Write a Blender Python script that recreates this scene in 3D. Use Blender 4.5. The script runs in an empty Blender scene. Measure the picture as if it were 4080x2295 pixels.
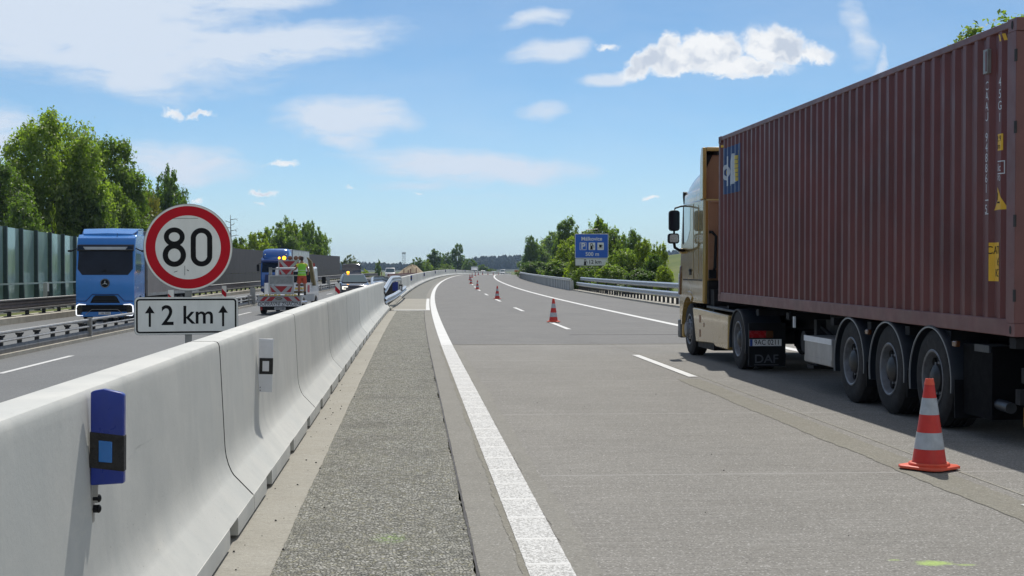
import bpy, math, random
import numpy as np
from mathutils import Vector, Matrix

R = math.radians
scene = bpy.context.scene
COL = scene.collection

# ------------------------------------------------------------------ camera
cam = bpy.data.cameras.new('camera')
camo = bpy.data.objects.new('camera', cam)
COL.objects.link(camo)
camo.location = (0, 0, 1.65)
camo.rotation_euler = (R(90 - 0.7204), 0, R(-4.0672))
cam.sensor_width = 36.0
cam.lens = 49.33
cam.clip_start = 0.1
cam.clip_end = 9000
scene.camera = camo

# ------------------------------------------------------------------ sun, exposure
SUN = Vector((0.125, 0.76, 1.0)).normalized()
SUN_EL = math.asin(SUN.z)
SUN_AZ = math.atan2(SUN.x, SUN.y)
sl = bpy.data.lights.new('sun', 'SUN')
sl.energy = 4.3
sl.angle = R(0.53)
sl.color = (1.0, 0.955, 0.88)
so = bpy.data.objects.new('sun', sl)
COL.objects.link(so)
so.rotation_euler = SUN.to_track_quat('Z', 'Y').to_euler()
so.location = (0, 0, 60)
scene.view_settings.view_transform = 'Standard'
scene.view_settings.look = 'None'
scene.view_settings.exposure = 0.0
scene.view_settings.gamma = 1.0
scene.cycles.use_denoising = True
try:
    scene.cycles.denoiser = 'OPENIMAGEDENOISE'
    scene.cycles.denoising_prefilter = 'ACCURATE'
except Exception:
    pass
scene.cycles.max_bounces = 6
scene.cycles.transparent_max_bounces = 12
scene.cycles.volume_bounces = 0
scene.cycles.sample_clamp_indirect = 6.0

# ------------------------------------------------------------------ world: daylight sky with clouds far away
SKY_STRENGTH = 0.1
world = bpy.data.worlds.new('World')
scene.world = world
world.use_nodes = True


class NT:
    """small helper round a node tree"""
    def __init__(s, nt):
        s.nt = nt; s.N = nt.nodes; s.L = nt.links

    def n(s, t, **kw):
        nd = s.N.new(t)
        for k, v in kw.items():
            setattr(nd, k, v)
        return nd

    def put(s, sock, v):
        if hasattr(v, 'is_output'):
            s.L.new(v, sock)
        elif v is not None:
            if sock.type == 'RGBA' and len(v) == 3:
                v = (*v, 1)
            sock.default_value = v

    def math(s, op, a, b=None, c=None, clamp=False):
        nd = s.n('ShaderNodeMath', operation=op, use_clamp=clamp)
        s.put(nd.inputs[0], a)
        if b is not None: s.put(nd.inputs[1], b)
        if c is not None: s.put(nd.inputs[2], c)
        return nd.outputs[0]

    def vmath(s, op, a, b=None):
        nd = s.n('ShaderNodeVectorMath', operation=op)
        s.put(nd.inputs[0], a)
        if b is not None:
            s.put(nd.inputs[3 if op == 'SCALE' else 1], b)
        return nd.outputs['Value'] if op in ('LENGTH', 'DOT_PRODUCT') else nd.outputs[0]

    def noise(s, vec, scale, detail=3, rough=0.55, dist=0.0):
        nd = s.n('ShaderNodeTexNoise')
        s.put(nd.inputs['Vector'], vec)
        nd.inputs['Scale'].default_value = scale
        nd.inputs['Detail'].default_value = detail
        nd.inputs['Roughness'].default_value = rough
        nd.inputs['Distortion'].default_value = dist
        return nd.outputs['Fac']

    def mapr(s, v, a, b, c=0.0, d=1.0, smooth=False):
        nd = s.n('ShaderNodeMapRange')
        if smooth: nd.interpolation_type = 'SMOOTHSTEP'
        s.put(nd.inputs[0], v)
        for i, x in enumerate((a, b, c, d)):
            s.put(nd.inputs[i + 1], x)
        return nd.outputs[0]

    def mix(s, fac, a, b, mode='MIX'):
        nd = s.n('ShaderNodeMix', data_type='RGBA', blend_type=mode)
        s.put(nd.inputs[0], fac); s.put(nd.inputs[6], a); s.put(nd.inputs[7], b)
        return nd.outputs[2]

    def mapping(s, vec, loc=(0, 0, 0), rot=(0, 0, 0), scale=(1, 1, 1), typ='POINT'):
        nd = s.n('ShaderNodeMapping', vector_type=typ)
        s.put(nd.inputs[0], vec)
        nd.inputs['Location'].default_value = loc
        nd.inputs['Rotation'].default_value = rot
        nd.inputs['Scale'].default_value = scale
        return nd.outputs[0]


def make_world():
    t = NT(world.node_tree)
    t.N.clear()
    out = t.n('ShaderNodeOutputWorld')
    bg = t.n('ShaderNodeBackground')
    t.L.new(bg.outputs[0], out.inputs[0])
    sky = t.n('ShaderNodeTexSky', sky_type='NISHITA')
    sky.sun_disc = False
    sky.sun_elevation = SUN_EL
    sky.sun_rotation = SUN_AZ
    sky.altitude = 300
    sky.air_density = 1.0
    sky.dust_density = 0.3
    sky.ozone_density = 2.0
    tc = t.n('ShaderNodeTexCoord')
    d = tc.outputs['Generated']
    sep = t.n('ShaderNodeSeparateXYZ'); t.L.new(d, sep.inputs[0])
    y = t.math('MAXIMUM', sep.outputs[1], 0.02)
    u = t.math('DIVIDE', sep.outputs[0], y)
    v = t.math('DIVIDE', sep.outputs[2], y)
    cmb = t.n('ShaderNodeCombineXYZ')
    t.L.new(u, cmb.inputs[0]); t.L.new(v, cmb.inputs[1])
    uv = cmb.outputs[0]
    # units: 1/3530 of a radian-like slope, so cloud sizes can be given in those
    p = t.vmath('SCALE', uv, 3530.0)
    # warps
    wn = t.n('ShaderNodeTexNoise'); t.put(wn.inputs['Vector'], p)
    wn.inputs['Scale'].default_value = 0.006; wn.inputs['Detail'].default_value = 4
    wv = t.vmath('SUBTRACT', wn.outputs['Color'], (0.5, 0.5, 0.5))
    ps = t.vmath('ADD', p, t.vmath('MULTIPLY', wv, (150, 60, 0)))
    wn2 = t.n('ShaderNodeTexNoise'); t.put(wn2.inputs['Vector'], p)
    wn2.inputs['Scale'].default_value = 0.022; wn2.inputs['Detail'].default_value = 6
    wn2.inputs['Roughness'].default_value = 0.6
    wv2 = t.vmath('SUBTRACT', wn2.outputs['Color'], (0.5, 0.5, 0.5))
    pc = t.vmath('ADD', p, t.vmath('MULTIPLY', wv2, (75, 60, 0)))

    def blob(vec, cx, cy, rx, ry, dens, rot=0.0, edge=1.0):
        m = t.mapping(vec, loc=(cx - 1037, 680 - cy, 0), rot=(0, 0, R(rot)), scale=(rx, ry, 1), typ='TEXTURE')
        ln = t.vmath('LENGTH', m)
        return t.mapr(ln, 1.0, 1.0 - edge, 0.0, dens, smooth=True)

    def total(lst):
        acc = lst[0]
        for x in lst[1:]:
            acc = t.math('MAXIMUM', acc, x)
        return acc
    soft = [blob(ps, *b) for b in (
        (150, 40, 900, 250, 1.1, 3), (330, 120, 620, 190, 1.0, -6), (640, 125, 640, 95, 1.0, 7), (360, 205, 260, 100, 0.85, -16), (640, -10, 420, 100, .95, 8),
        (-60, 350, 330, 150, 0.9, 0), (870, 300, 290, 100, 1.0, 0), (855, 345, 150, 60, .8, -14),
        (470, 412, 330, 90, 0.9, -4), (1180, 418, 520, 76, 0.95, -3), (1390, 120, 160, 60, 0.85, 12),
        (1340, 40, 140, 42, 0.75, 14), (2165, 70, 85, 190, 0.6, 14), (2224, 150, 30, 110, 0.55, 0),
        (1358, 276, 110, 48, 0.65, 0), (1530, 195, 150, 36, 0.9, 7), (1080, 468, 320, 36, 0.5, 2), (1200, 500, 500, 30, .3, 0),
        (2900, 300, 500, 160, 0.6, 0), (-900, 200, 500, 200, .7, 0), (3600, -300, 900, 300, .7, 5), (-1200, -900, 1500, 500, .7, 0),
    )]
    s_sum = total(soft)
    st = t.noise(t.mapping(ps, scale=(0.0035, 0.016, 1), rot=(0, 0, R(-6))), 1.0, 6, 0.62)
    fine = t.noise(t.mapping(ps, scale=(0.013, 0.042, 1), rot=(0, 0, R(-9))), 1.0, 7, 0.66)
    s_m = t.math('MULTIPLY', s_sum, t.mapr(t.math('ADD', t.math('MULTIPLY', st, .62), t.math('MULTIPLY', fine, .38)), 0.30, 0.60, 0.35, 1.0))
    s_m = t.mapr(s_m, 0.04, 0.66, 0.0, 0.95, smooth=True)
    veil = t.mapr(t.noise(t.mapping(ps, scale=(0.0012, 0.004, 1)), 1.0, 5, .6), .35, .7, .05, .22)
    s_m = t.math('MAXIMUM', s_m, veil)
    cum = [blob(pc, *b) for b in (
        (1625, 152, 95, 40, 1.05, 32, .7), (1688, 112, 40, 58, 1.05, -12, .7), (1710, 150, 110, 44, 1.1, 6, .6), (1790, 125, 130, 66, 1.1, 6, .6),
        (1960, 110, 110, 72, 1.1, -8, .6), (2060, 125, 85, 36, .95, -6, .8), (1850, 160, 220, 34, 1.0, -2, .7),
        (1860, 182, 90, 14, .8, 4, .9), (1524, 122, 40, 16, .8, 12, .9), (452, 290, 46, 18, .9, -10, .9), (515, 296, 48, 14, .85, 10, .9),
        (715, 414, 56, 15, .85, 3, .9), (668, 487, 48, 14, .85, 0, .9), (664, 514, 22, 7, .6, 0, 1), (1640, 493, 36, 10, .9, 4, .9),
        (880, 475, 24, 6, .6, 0, 1), (1050, 490, 26, 6, .6, 0, 1), (500, 512, 26, 10, .7, 0, 1),
    )]
    c_sum = total(cum)
    wisp = t.noise(t.mapping(pc, scale=(0.03, 0.045, 1)), 1.0, 5, 0.65)
    c_m = t.mapr(t.math('ADD', c_sum, t.math('MULTIPLY', t.math('SUBTRACT', wisp, .5), .5)), 0.06, 0.92, 0.0, 1.0, smooth=True)
    c_m = t.math('MULTIPLY', c_m, t.mapr(c_sum, 0.0, 0.08))
    # cumulus tone: slightly grey core and base
    core = t.noise(t.mapping(pc, scale=(0.012, 0.018, 1)), 1.0, 3, 0.5)
    tone = t.math('MULTIPLY', t.mapr(core, 0.42, 0.66, 0.0, 1.0, smooth=True), t.mapr(c_sum, 0.55, 1.0, 0, 1))
    c_col = t.mix(tone, (0.93, 0.95, 0.97), (0.58, 0.65, 0.76))
    # the clear-air colour, deeper blue overhead and pale blue low down
    low = t.mapr(sep.outputs[2], 0.0, 0.20, 1.0, 0.0)
    low = t.math('POWER', low, 1.6)
    tint = t.mix(low, (0.50, 0.72, 0.90), (0.72, 0.94, 1.22))
    blue = t.mix(1.0, sky.outputs[0], tint, 'MULTIPLY')
    # unseen broken bright cloud, added overhead and behind as fill light
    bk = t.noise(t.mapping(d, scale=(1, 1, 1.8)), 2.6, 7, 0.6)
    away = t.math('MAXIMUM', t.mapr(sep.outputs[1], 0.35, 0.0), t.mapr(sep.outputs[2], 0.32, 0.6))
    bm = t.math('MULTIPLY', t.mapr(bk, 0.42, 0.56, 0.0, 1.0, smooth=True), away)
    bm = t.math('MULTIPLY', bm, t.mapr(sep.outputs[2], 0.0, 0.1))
    bm = t.math('MULTIPLY', bm, t.mapr(sep.outputs[0], -0.55, 0.15, 0.3, 1.0))  # weaker on the left, so less fill reaches the trailer side
    # everything below is in units of sky strength, so divide the cloud colours by it
    k = 1.0 / SKY_STRENGTH
    front = t.mapr(sep.outputs[1], 0.02, 0.12, 0.0, 1.0)
    s_col = t.vmath('SCALE', (0.70, 0.785, 0.90), k)
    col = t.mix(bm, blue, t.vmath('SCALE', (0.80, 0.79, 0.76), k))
    col = t.mix(t.math('MULTIPLY', s_m, front), col, s_col)
    col = t.mix(t.math('MULTIPLY', c_m, front), col, t.vmath('SCALE', c_col, k))
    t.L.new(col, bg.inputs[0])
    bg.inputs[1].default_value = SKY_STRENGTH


make_world()

# ------------------------------------------------------------------ materials
def mat(name, col, rough=0.6, metal=0.0, var=0.12, vscale=6.0, bump=0.0, bscale=60.0, col2=None, stretch=None, coat=0.0, spec=0.5, dirt=None):
    m = bpy.data.materials.new(name); m.use_nodes = True
    t = NT(m.node_tree)
    b = t.N['Principled BSDF']
    tc = t.n('ShaderNodeTexCoord').outputs['Object']
    v = t.mapping(tc, scale=stretch) if stretch else tc
    c2 = col2 or tuple(min(1, c * (1 - 2 * var)) for c in col)
    if var > 0 or col2:
        f = t.mapr(t.noise(v, vscale, 5, 0.6), 0.3, 0.7)
        c = t.mix(f, col, c2)
    else:
        c = col
    if dirt:
        dc, ds, da = dirt
        f2 = t.mapr(t.noise(t.mapping(tc, scale=(1, 1, 0.25)), ds, 6, 0.65), 0.45, 0.75, 0.0, da)
        c = t.mix(f2, c, dc)
    t.put(b.inputs['Base Color'], c)
    b.inputs['Roughness'].default_value = rough
    if var > 0:
        t.put(b.inputs['Roughness'], t.mapr(t.noise(v, vscale * 2.3, 4), 0.3, 0.7, max(0, rough - 0.06), min(1, rough + 0.08)))
    b.inputs['Metallic'].default_value = metal
    b.inputs['Specular IOR Level'].default_value = spec
    b.inputs['Coat Weight'].default_value = coat
    b.inputs['Coat Roughness'].default_value = 0.06
    if bump > 0:
        bn = t.n('ShaderNodeBump'); bn.inputs['Strength'].default_value = min(1, bump)
        bn.inputs['Distance'].default_value = 0.01
        t.put(bn.inputs['Height'], t.noise(tc, bscale, 5, 0.6))
        t.L.new(bn.outputs[0], b.inputs['Normal'])
    return m


def emit(name, col, strength):
    m = bpy.data.materials.new(name); m.use_nodes = True
    b = m.node_tree.nodes['Principled BSDF']
    b.inputs['Base Color'].default_value = (*col, 1)
    b.inputs['Emission Color'].default_value = (*col, 1)
    b.inputs['Emission Strength'].default_value = strength
    return m


def pavement(name, base, dark, warm, slab=None, joint=(0.36, 0.35, 0.33), groove=True, grain=0.5, ncontr=1.0, paint=False):
    """concrete or asphalt sheet in object coordinates (x across, y along)"""
    m = bpy.data.materials.new(name); m.use_nodes = True
    t = NT(m.node_tree); b = t.N['Principled BSDF']
    tc = t.n('ShaderNodeTexCoord').outputs['Object']
    big = t.noise(t.mapping(tc, scale=(1, 0.45, 1)), 0.55, 6, 0.66)
    mid = t.noise(t.mapping(tc, scale=(0.5, 2.2, 1)), 1.1, 6, 0.65)
    fin = t.noise(tc, 55, 5, 0.75)
    c = t.mix(t.mapr(big, 0.3, 0.7), base, dark)
    c = t.mix(t.mapr(mid, 0.38, 0.72, 0, 0.55 * ncontr), c, warm)
    c = t.mix(t.mapr(fin, 0.36, 0.68, 0, 1), t.mix(1, c, (1 - .42 * grain,) * 3, 'MULTIPLY'), t.mix(1, c, (1 + .32 * grain,) * 3, 'MULTIPLY'))
    mot = t.noise(t.mapping(tc, scale=(1, 2.4, 1)), 9.0, 6, 0.7)
    c = t.mix(t.mapr(mot, 0.50, 0.74, 0, 0.55 * ncontr), c, t.mix(1, c, (.62, .62, .62), 'MULTIPLY'))
    c = t.mix(t.mapr(mot, 0.46, 0.25, 0, 0.35 * ncontr), c, t.mix(1, c, (1.25, 1.25, 1.25), 'MULTIPLY'))
    vor = t.n('ShaderNodeTexVoronoi'); t.put(vor.inputs['Vector'], tc); vor.inputs['Scale'].default_value = 95
    vc = t.n('ShaderNodeSeparateColor'); t.L.new(vor.outputs['Color'], vc.inputs[0])
    c = t.mix(t.mapr(vc.outputs[0], 0.86, 0.95, 0, 0.55 * grain), c, (0.07, 0.068, 0.065))
    c = t.mix(t.mapr(vc.outputs[1], 0.9, 0.97, 0, 0.5 * grain), c, (0.62, 0.61, 0.58))
    sep = t.n('ShaderNodeSeparateXYZ'); t.L.new(tc, sep.inputs[0])
    h = fin
    if groove:   # transverse brushing
        gr = t.noise(t.mapping(tc, scale=(1.2, 46, 1)), 1.0, 3, 0.6)
        c = t.mix(t.mapr(gr, 0.5, 0.72, 0, 0.28), c, (0.42, 0.41, 0.385))
        c = t.mix(t.mapr(gr, 0.45, 0.28, 0, 0.22), c, (0.10, 0.098, 0.09))
    if slab:
        sp, ph = slab
        yy = t.math('ADD', sep.outputs[1], t.math('MULTIPLY', t.math('SUBTRACT', t.noise(tc, 3.0, 2), 0.5), 0.03))
        fr = t.math('PINGPONG', t.math('SUBTRACT', yy, ph), sp)
        dd = t.math('MINIMUM', fr, t.math('SUBTRACT', sp, fr))
        # pingpong folds every sp; joints stand every sp
        c = t.mix(t.mapr(dd, 0.012, 0.03, 0.75, 0.0), c, joint)
        c = t.mix(t.mapr(dd, 0.0, 0.006, 0.8, 0.0), c, (0.05, 0.05, 0.05))
    if paint:    # sprayed yellow-green surveyor's marks
        for px_, py_, rx_, ry_, k_ in ((2.93, 7.70, .13, .085, .75), (2.74, 7.80, .05, .03, .4), (3.10, 7.64, .08, .03, .45)):
            ln = t.vmath('LENGTH', t.mapping(tc, loc=(px_, py_, 0), scale=(rx_, ry_, 1), typ='TEXTURE'))
            ln = t.math('ADD', ln, t.math('MULTIPLY', t.math('SUBTRACT', t.noise(tc, 16, 4, .7), .5), 1.3))
            c = t.mix(t.math('MULTIPLY', t.mapr(ln, 0.95, 0.45, 0, k_), t.mapr(fin, .3, .55, .35, 1)), c, (0.42, 0.60, 0.13))
    t.put(b.inputs['Base Color'], c)
    b.inputs['Roughness'].default_value = 0.9
    b.inputs['Specular IOR Level'].default_value = 0.25
    bn = t.n('ShaderNodeBump'); bn.inputs['Strength'].default_value = 0.6; bn.inputs['Distance'].default_value = 0.006
    t.put(bn.inputs['Height'], t.math('ADD', h, t.math('MULTIPLY', vc.outputs[2], 0.35)))
    t.L.new(bn.outputs[0], b.inputs['Normal'])
    return m


def gravel_mat():
    m = bpy.data.materials.new('gravel'); m.use_nodes = True
    t = NT(m.node_tree); b = t.N['Principled BSDF']
    tc = t.n('ShaderNodeTexCoord').outputs['Object']
    wn = t.n('ShaderNodeTexNoise'); t.put(wn.inputs['Vector'], tc); wn.inputs['Scale'].default_value = 30
    v = t.vmath('ADD', tc, t.vmath('SCALE', wn.outputs['Color'], 0.02))
    vo = t.n('ShaderNodeTexVoronoi'); t.put(vo.inputs['Vector'], v); vo.inputs['Scale'].default_value = 46
    ve = t.n('ShaderNodeTexVoronoi', feature='DISTANCE_TO_EDGE'); t.put(ve.inputs['Vector'], v); ve.inputs['Scale'].default_value = 46
    v2 = t.n('ShaderNodeTexVoronoi'); t.put(v2.inputs['Vector'], v); v2.inputs['Scale'].default_value = 110
    sc = t.n('ShaderNodeSeparateColor'); t.L.new(vo.outputs['Color'], sc.inputs[0])
    c = t.mix(t.mapr(sc.outputs[0], 0, 1), (0.155, 0.155, 0.135), (0.50, 0.49, 0.43))
    c = t.mix(t.mapr(sc.outputs[1], 0.72, 0.95, 0, 0.7), c, (0.31, 0.295, 0.19))
    c = t.mix(t.mapr(sc.outputs[2], 0.85, 0.97, 0, 0.8), c, (0.58, 0.57, 0.53))
    c = t.mix(t.mapr(ve.outputs['Distance'], 0.0, 0.085, 0.8, 0.0), c, (0.06, 0.06, 0.052))
    c = t.mix(t.mapr(t.noise(t.mapping(tc, scale=(1, .5, 1)), 2.2, 5, .65), 0.45, 0.75, 0, 0.4), c, (0.29, 0.28, 0.22))
    c = t.mix(t.mapr(t.noise(tc, 1.3, 3), 0.3, 0.5, 0.35, 0), c, (0.13, 0.13, 0.115))
    # a patch of spilled yellow-green marker paint
    pv = t.vmath('LENGTH', t.mapping(tc, loc=(-0.14, 8.62, 0), scale=(0.13, 0.2, 1), typ='TEXTURE'))
    c = t.mix(t.math('MULTIPLY', t.mapr(pv, 1.0, 0.2, 0, 0.6), t.mapr(sc.outputs[1], 0.3, 0.6)), c, (0.36, 0.55, 0.16))
    t.put(b.inputs['Base Color'], c)
    b.inputs['Roughness'].default_value = 0.9
    b.inputs['Specular IOR Level'].default_value = 0.3
    bn = t.n('ShaderNodeBump'); bn.inputs['Strength'].default_value = 1.0; bn.inputs['Distance'].default_value = 0.012
    h = t.math('ADD', t.mapr(ve.outputs['Distance'], 0, 0.22), t.math('MULTIPLY', sc.outputs[0], 0.9))
    t.put(bn.inputs['Height'], t.math('ADD', h, t.math('MULTIPLY', v2.outputs['Distance'], .3)))
    t.L.new(bn.outputs[0], b.inputs['Normal'])
    return m


def barrier_mat():
    m = bpy.data.materials.new('barrier_concrete'); m.use_nodes = True
    t = NT(m.node_tree); b = t.N['Principled BSDF']
    tc = t.n('ShaderNodeTexCoord')
    oi = t.n('ShaderNodeObjectInfo')
    o = t.vmath('ADD', tc.outputs['Object'], t.vmath('SCALE', oi.outputs['Location'], 0.73))
    c = t.mix(t.mapr(t.noise(o, 1.6, 6, 0.62), 0.32, 0.7), (0.585, 0.58, 0.54), (0.47, 0.475, 0.45))
    streak = t.noise(t.mapping(o, scale=(2, 1.6, 0.3)), 1.9, 6, 0.68)
    c = t.mix(t.mapr(streak, 0.5, 0.78, 0, 0.5), c, (0.36, 0.375, 0.365))
    c = t.mix(t.mapr(t.noise(t.mapping(o, scale=(1, 1, .6)), 0.9, 6, .7), .48, .72, 0, .5), c, (0.47, 0.49, 0.475))
    c = t.mix(t.mapr(t.noise(t.mapping(o, scale=(1, .3, 1)), 3.1, 6, 0.7), 0.6, 0.74, 0, 0.5), c, (0.68, 0.65, 0.57))
    vo = t.n('ShaderNodeTexVoronoi'); t.put(vo.inputs['Vector'], o); vo.inputs['Scale'].default_value = 26
    sc = t.n('ShaderNodeSeparateColor'); t.L.new(vo.outputs['Color'], sc.inputs[0])
    pit = t.math('MULTIPLY', t.mapr(vo.outputs['Distance'], 0.06, 0.16, 1, 0), t.mapr(sc.outputs[0], 0.9, 0.93))
    c = t.mix(t.math('MULTIPLY', pit, 0.7), c, (0.2, 0.2, 0.19))
    c = t.mix(t.mapr(t.noise(o, 40, 4, 0.7), 0.35, 0.7, 0, 0.25), c, (0.55, 0.56, 0.53))
    sc_ = t.noise(t.mapping(o, scale=(2, .5, 9)), 2.0, 5, .7)
    c = t.mix(t.math('MULTIPLY', t.mapr(sc_, .66, .74, 0, .45), t.mapr(t.noise(o, .8, 2), .45, .6)), c, (0.26, 0.265, 0.255))
    rnd = t.mapr(oi.outputs['Random'], 0, 1, 0.9, 1.05)
    c = t.vmath('SCALE', c, rnd)
    t.put(b.inputs['Base Color'], c)
    b.inputs['Roughness'].default_value = 0.72
    b.inputs['Specular IOR Level'].default_value = 0.3
    bn = t.n('ShaderNodeBump'); bn.inputs['Strength'].default_value = 0.35; bn.inputs['Distance'].default_value = 0.004
    t.put(bn.inputs['Height'], t.math('SUBTRACT', t.noise(o, 22, 6, 0.7), t.math('MULTIPLY', pit, 1.5)))
    t.L.new(bn.outputs[0], b.inputs['Normal'])
    return m


def line_mat(name, cov, near=True):
    """white road marking; cov = how much of the textured paint covers"""
    m = bpy.data.materials.new(name); m.use_nodes = True
    t = NT(m.node_tree); b = t.N['Principled BSDF']
    tc = t.n('ShaderNodeTexCoord').outputs['Object']
    n1 = t.noise(t.mapping(tc, scale=(1, .7, 1)), 70, 4, 0.7)
    n2 = t.noise(tc, 2.2, 4, 0.6)
    cover = t.mapr(t.math('ADD', n1, t.math('MULTIPLY', n2, .12)), 0.60 - cov * .25, 0.66 - cov * .25)
    c = t.mix(cover, (0.30, 0.295, 0.28), t.mix(t.mapr(n2, .3, .7), (0.62, 0.62, 0.60), (0.52, 0.52, 0.505)))
    t.put(b.inputs['Base Color'], c)
    b.inputs['Roughness'].default_value = 0.7
    bn = t.n('ShaderNodeBump'); bn.inputs['Strength'].default_value = 0.6; bn.inputs['Distance'].default_value = 0.003
    t.put(bn.inputs['Height'], cover); t.L.new(bn.outputs[0], b.inputs['Normal'])
    return m


def leaf_mat(name, dark, light, trans=0.35):
    m = bpy.data.materials.new(name); m.use_nodes = True
    t = NT(m.node_tree)
    t.N.clear()
    out = t.n('ShaderNodeOutputMaterial')
    geo = t.n('ShaderNodeNewGeometry')
    tc = t.n('ShaderNodeTexCoord').outputs['Object']
    oi = t.n('ShaderNodeObjectInfo')
    cl = t.noise(t.vmath('ADD', tc, t.vmath('SCALE', oi.outputs['Location'], .31)), 0.55, 3, 0.6)
    f = t.math('ADD', t.math('MULTIPLY', t.mapr(cl, 0.38, 0.62), 0.55), t.math('MULTIPLY', geo.outputs['Random Per Island'], 0.55))
    c = t.mix(f, dark, light)
    d = t.n('ShaderNodeBsdfDiffuse'); t.put(d.inputs[0], c)
    tr = t.n('ShaderNodeBsdfTranslucent')
    t.put(tr.inputs[0], t.mix(1, c, (1.6, 1.9, 0.6), 'MULTIPLY'))
    gl = t.n('ShaderNodeBsdfGlossy'); gl.inputs['Roughness'].default_value = 0.45
    gl.inputs['Color'].default_value = (.5, .5, .5, 1)
    m1 = t.n('ShaderNodeMixShader'); m1.inputs[0].default_value = trans
    t.L.new(d.outputs[0], m1.inputs[1]); t.L.new(tr.outputs[0], m1.inputs[2])
    m2 = t.n('ShaderNodeMixShader'); m2.inputs[0].default_value = 0.06
    t.L.new(m1.outputs[0], m2.inputs[1]); t.L.new(gl.outputs[0], m2.inputs[2])
    t.L.new(m2.outputs[0], out.inputs[0])
    return m


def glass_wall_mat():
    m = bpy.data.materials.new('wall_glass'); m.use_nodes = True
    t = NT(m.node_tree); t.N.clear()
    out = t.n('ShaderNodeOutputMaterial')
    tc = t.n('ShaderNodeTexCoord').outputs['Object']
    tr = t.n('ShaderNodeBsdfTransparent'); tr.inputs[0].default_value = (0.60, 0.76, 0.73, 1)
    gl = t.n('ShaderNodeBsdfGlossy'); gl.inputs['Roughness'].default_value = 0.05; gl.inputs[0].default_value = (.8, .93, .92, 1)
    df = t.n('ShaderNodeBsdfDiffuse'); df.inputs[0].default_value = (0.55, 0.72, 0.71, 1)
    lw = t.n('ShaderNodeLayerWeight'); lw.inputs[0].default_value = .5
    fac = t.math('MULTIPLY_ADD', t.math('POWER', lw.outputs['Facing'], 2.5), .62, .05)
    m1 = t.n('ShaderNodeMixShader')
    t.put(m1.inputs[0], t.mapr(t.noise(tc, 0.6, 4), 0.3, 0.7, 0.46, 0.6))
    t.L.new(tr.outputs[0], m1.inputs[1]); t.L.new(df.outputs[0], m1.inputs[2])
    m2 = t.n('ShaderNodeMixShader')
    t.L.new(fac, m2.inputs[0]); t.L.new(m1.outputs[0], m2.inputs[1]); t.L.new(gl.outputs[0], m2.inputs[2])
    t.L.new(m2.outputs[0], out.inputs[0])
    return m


def ground_mat():
    m = bpy.data.materials.new('meadow'); m.use_nodes = True
    t = NT(m.node_tree); b = t.N['Principled BSDF']
    tc = t.n('ShaderNodeTexCoord').outputs['Object']
    c = t.mix(t.mapr(t.noise(tc, 0.02, 6, .6), .35, .65), (0.10, 0.135, 0.035), (0.17, 0.18, 0.06))
    c = t.mix(t.mapr(t.noise(tc, 0.5, 6, .7), .35, .7, 0, .6), c, (0.07, 0.10, 0.028))
    c = t.mix(t.mapr(t.noise(tc, 0.16, 4, .6), .55, .75, 0, .5), c, (0.24, 0.2, 0.10))
    t.put(b.inputs['Base Color'], c); b.inputs['Roughness'].default_value = 0.95
    b.inputs['Specular IOR Level'].default_value = 0.1
    return m


M = {}
M['concrete_road'] = pavement('concrete_road', (0.265, 0.254, 0.23), (0.215, 0.206, 0.186), (0.20, 0.19, 0.168), slab=(4.8, 11.2), grain=.85, paint=True)
M['old_road'] = pavement('old_road', (0.178, 0.175, 0.168), (0.14, 0.139, 0.136), (0.205, 0.20, 0.19), slab=(4.8, 11.2), joint=(0.3, 0.3, 0.295))
M['asphalt'] = pavement('asphalt', (0.170, 0.177, 0.180), (0.148, 0.154, 0.157), (0.19, 0.194, 0.193), groove=False, ncontr=.6)
M['gutter'] = pavement('gutter_concrete', (0.36, 0.345, 0.30), (0.31, 0.296, 0.256), (0.28, 0.262, 0.215), groove=False, grain=.28)
M['band'] = pavement('worn_band', (0.225, 0.213, 0.175), (0.20, 0.19, 0.155), (0.25, 0.238, 0.20), groove=False)
M['band2'] = pavement('worn_band_pale', (0.245, 0.236, 0.21), (0.215, 0.206, 0.18), (0.27, 0.26, 0.23), groove=False)
M['gravel'] = gravel_mat()
M['strip2'] = pavement('chip_strip', (0.185, 0.185, 0.165), (0.16, 0.16, 0.145), (0.215, 0.21, 0.18), groove=True)
M['barrier'] = barrier_mat()
M['line'] = line_mat('line_paint', 0.38)
M['rib'] = line_mat('line_rib', 1.6)
M['line_plain'] = line_mat('line_paint_plain', 1.15)
M['line_worn'] = line_mat('line_paint_worn', 0.75)
M['ground'] = ground_mat()
M['hub'] = mat('hub_dark', (0.03, 0.03, 0.032), .5, .2, var=.3)
M['kerb'] = mat('kerb_concrete', (0.46, 0.43, 0.36), .85, var=.12, vscale=3, bump=.3, dirt=((0.25, .22, .17), 2.0, .5))
M['galv'] = mat('galvanised', (0.50, 0.53, 0.56), .38, .85, var=.12, vscale=9)
M['galv_dull'] = mat('galvanised_dull', (0.40, 0.40, 0.39), .55, .6, var=.2, vscale=5, dirt=((0.22, .17, .12), 1.4, .5))
M['rail_grey'] = mat('rail_grey', (0.22, 0.215, 0.21), .6, .3, var=.2, vscale=3, dirt=((0.13, .11, .09), 1.4, .5))
M['rail_brown'] = mat('rail_weathered', (0.24, 0.20, 0.18), .6, .3, var=.2, vscale=4)
M['post_dark'] = mat('post_dark', (0.055, 0.055, 0.055), .7, .3, var=.25)
M['post_green'] = mat('wall_post_paint', (0.035, 0.06, 0.062), .45, .2, var=.15)
M['rail_teal'] = mat('wall_rail_paint', (0.34, 0.44, 0.44), .45, .3, var=.15)
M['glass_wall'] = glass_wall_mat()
M['noise_wall'] = mat('noise_wall_panel', (0.062, 0.058, 0.064), .85, var=.12, vscale=1.2, bump=.5, bscale=30, stretch=(1, 1, .3))
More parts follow.
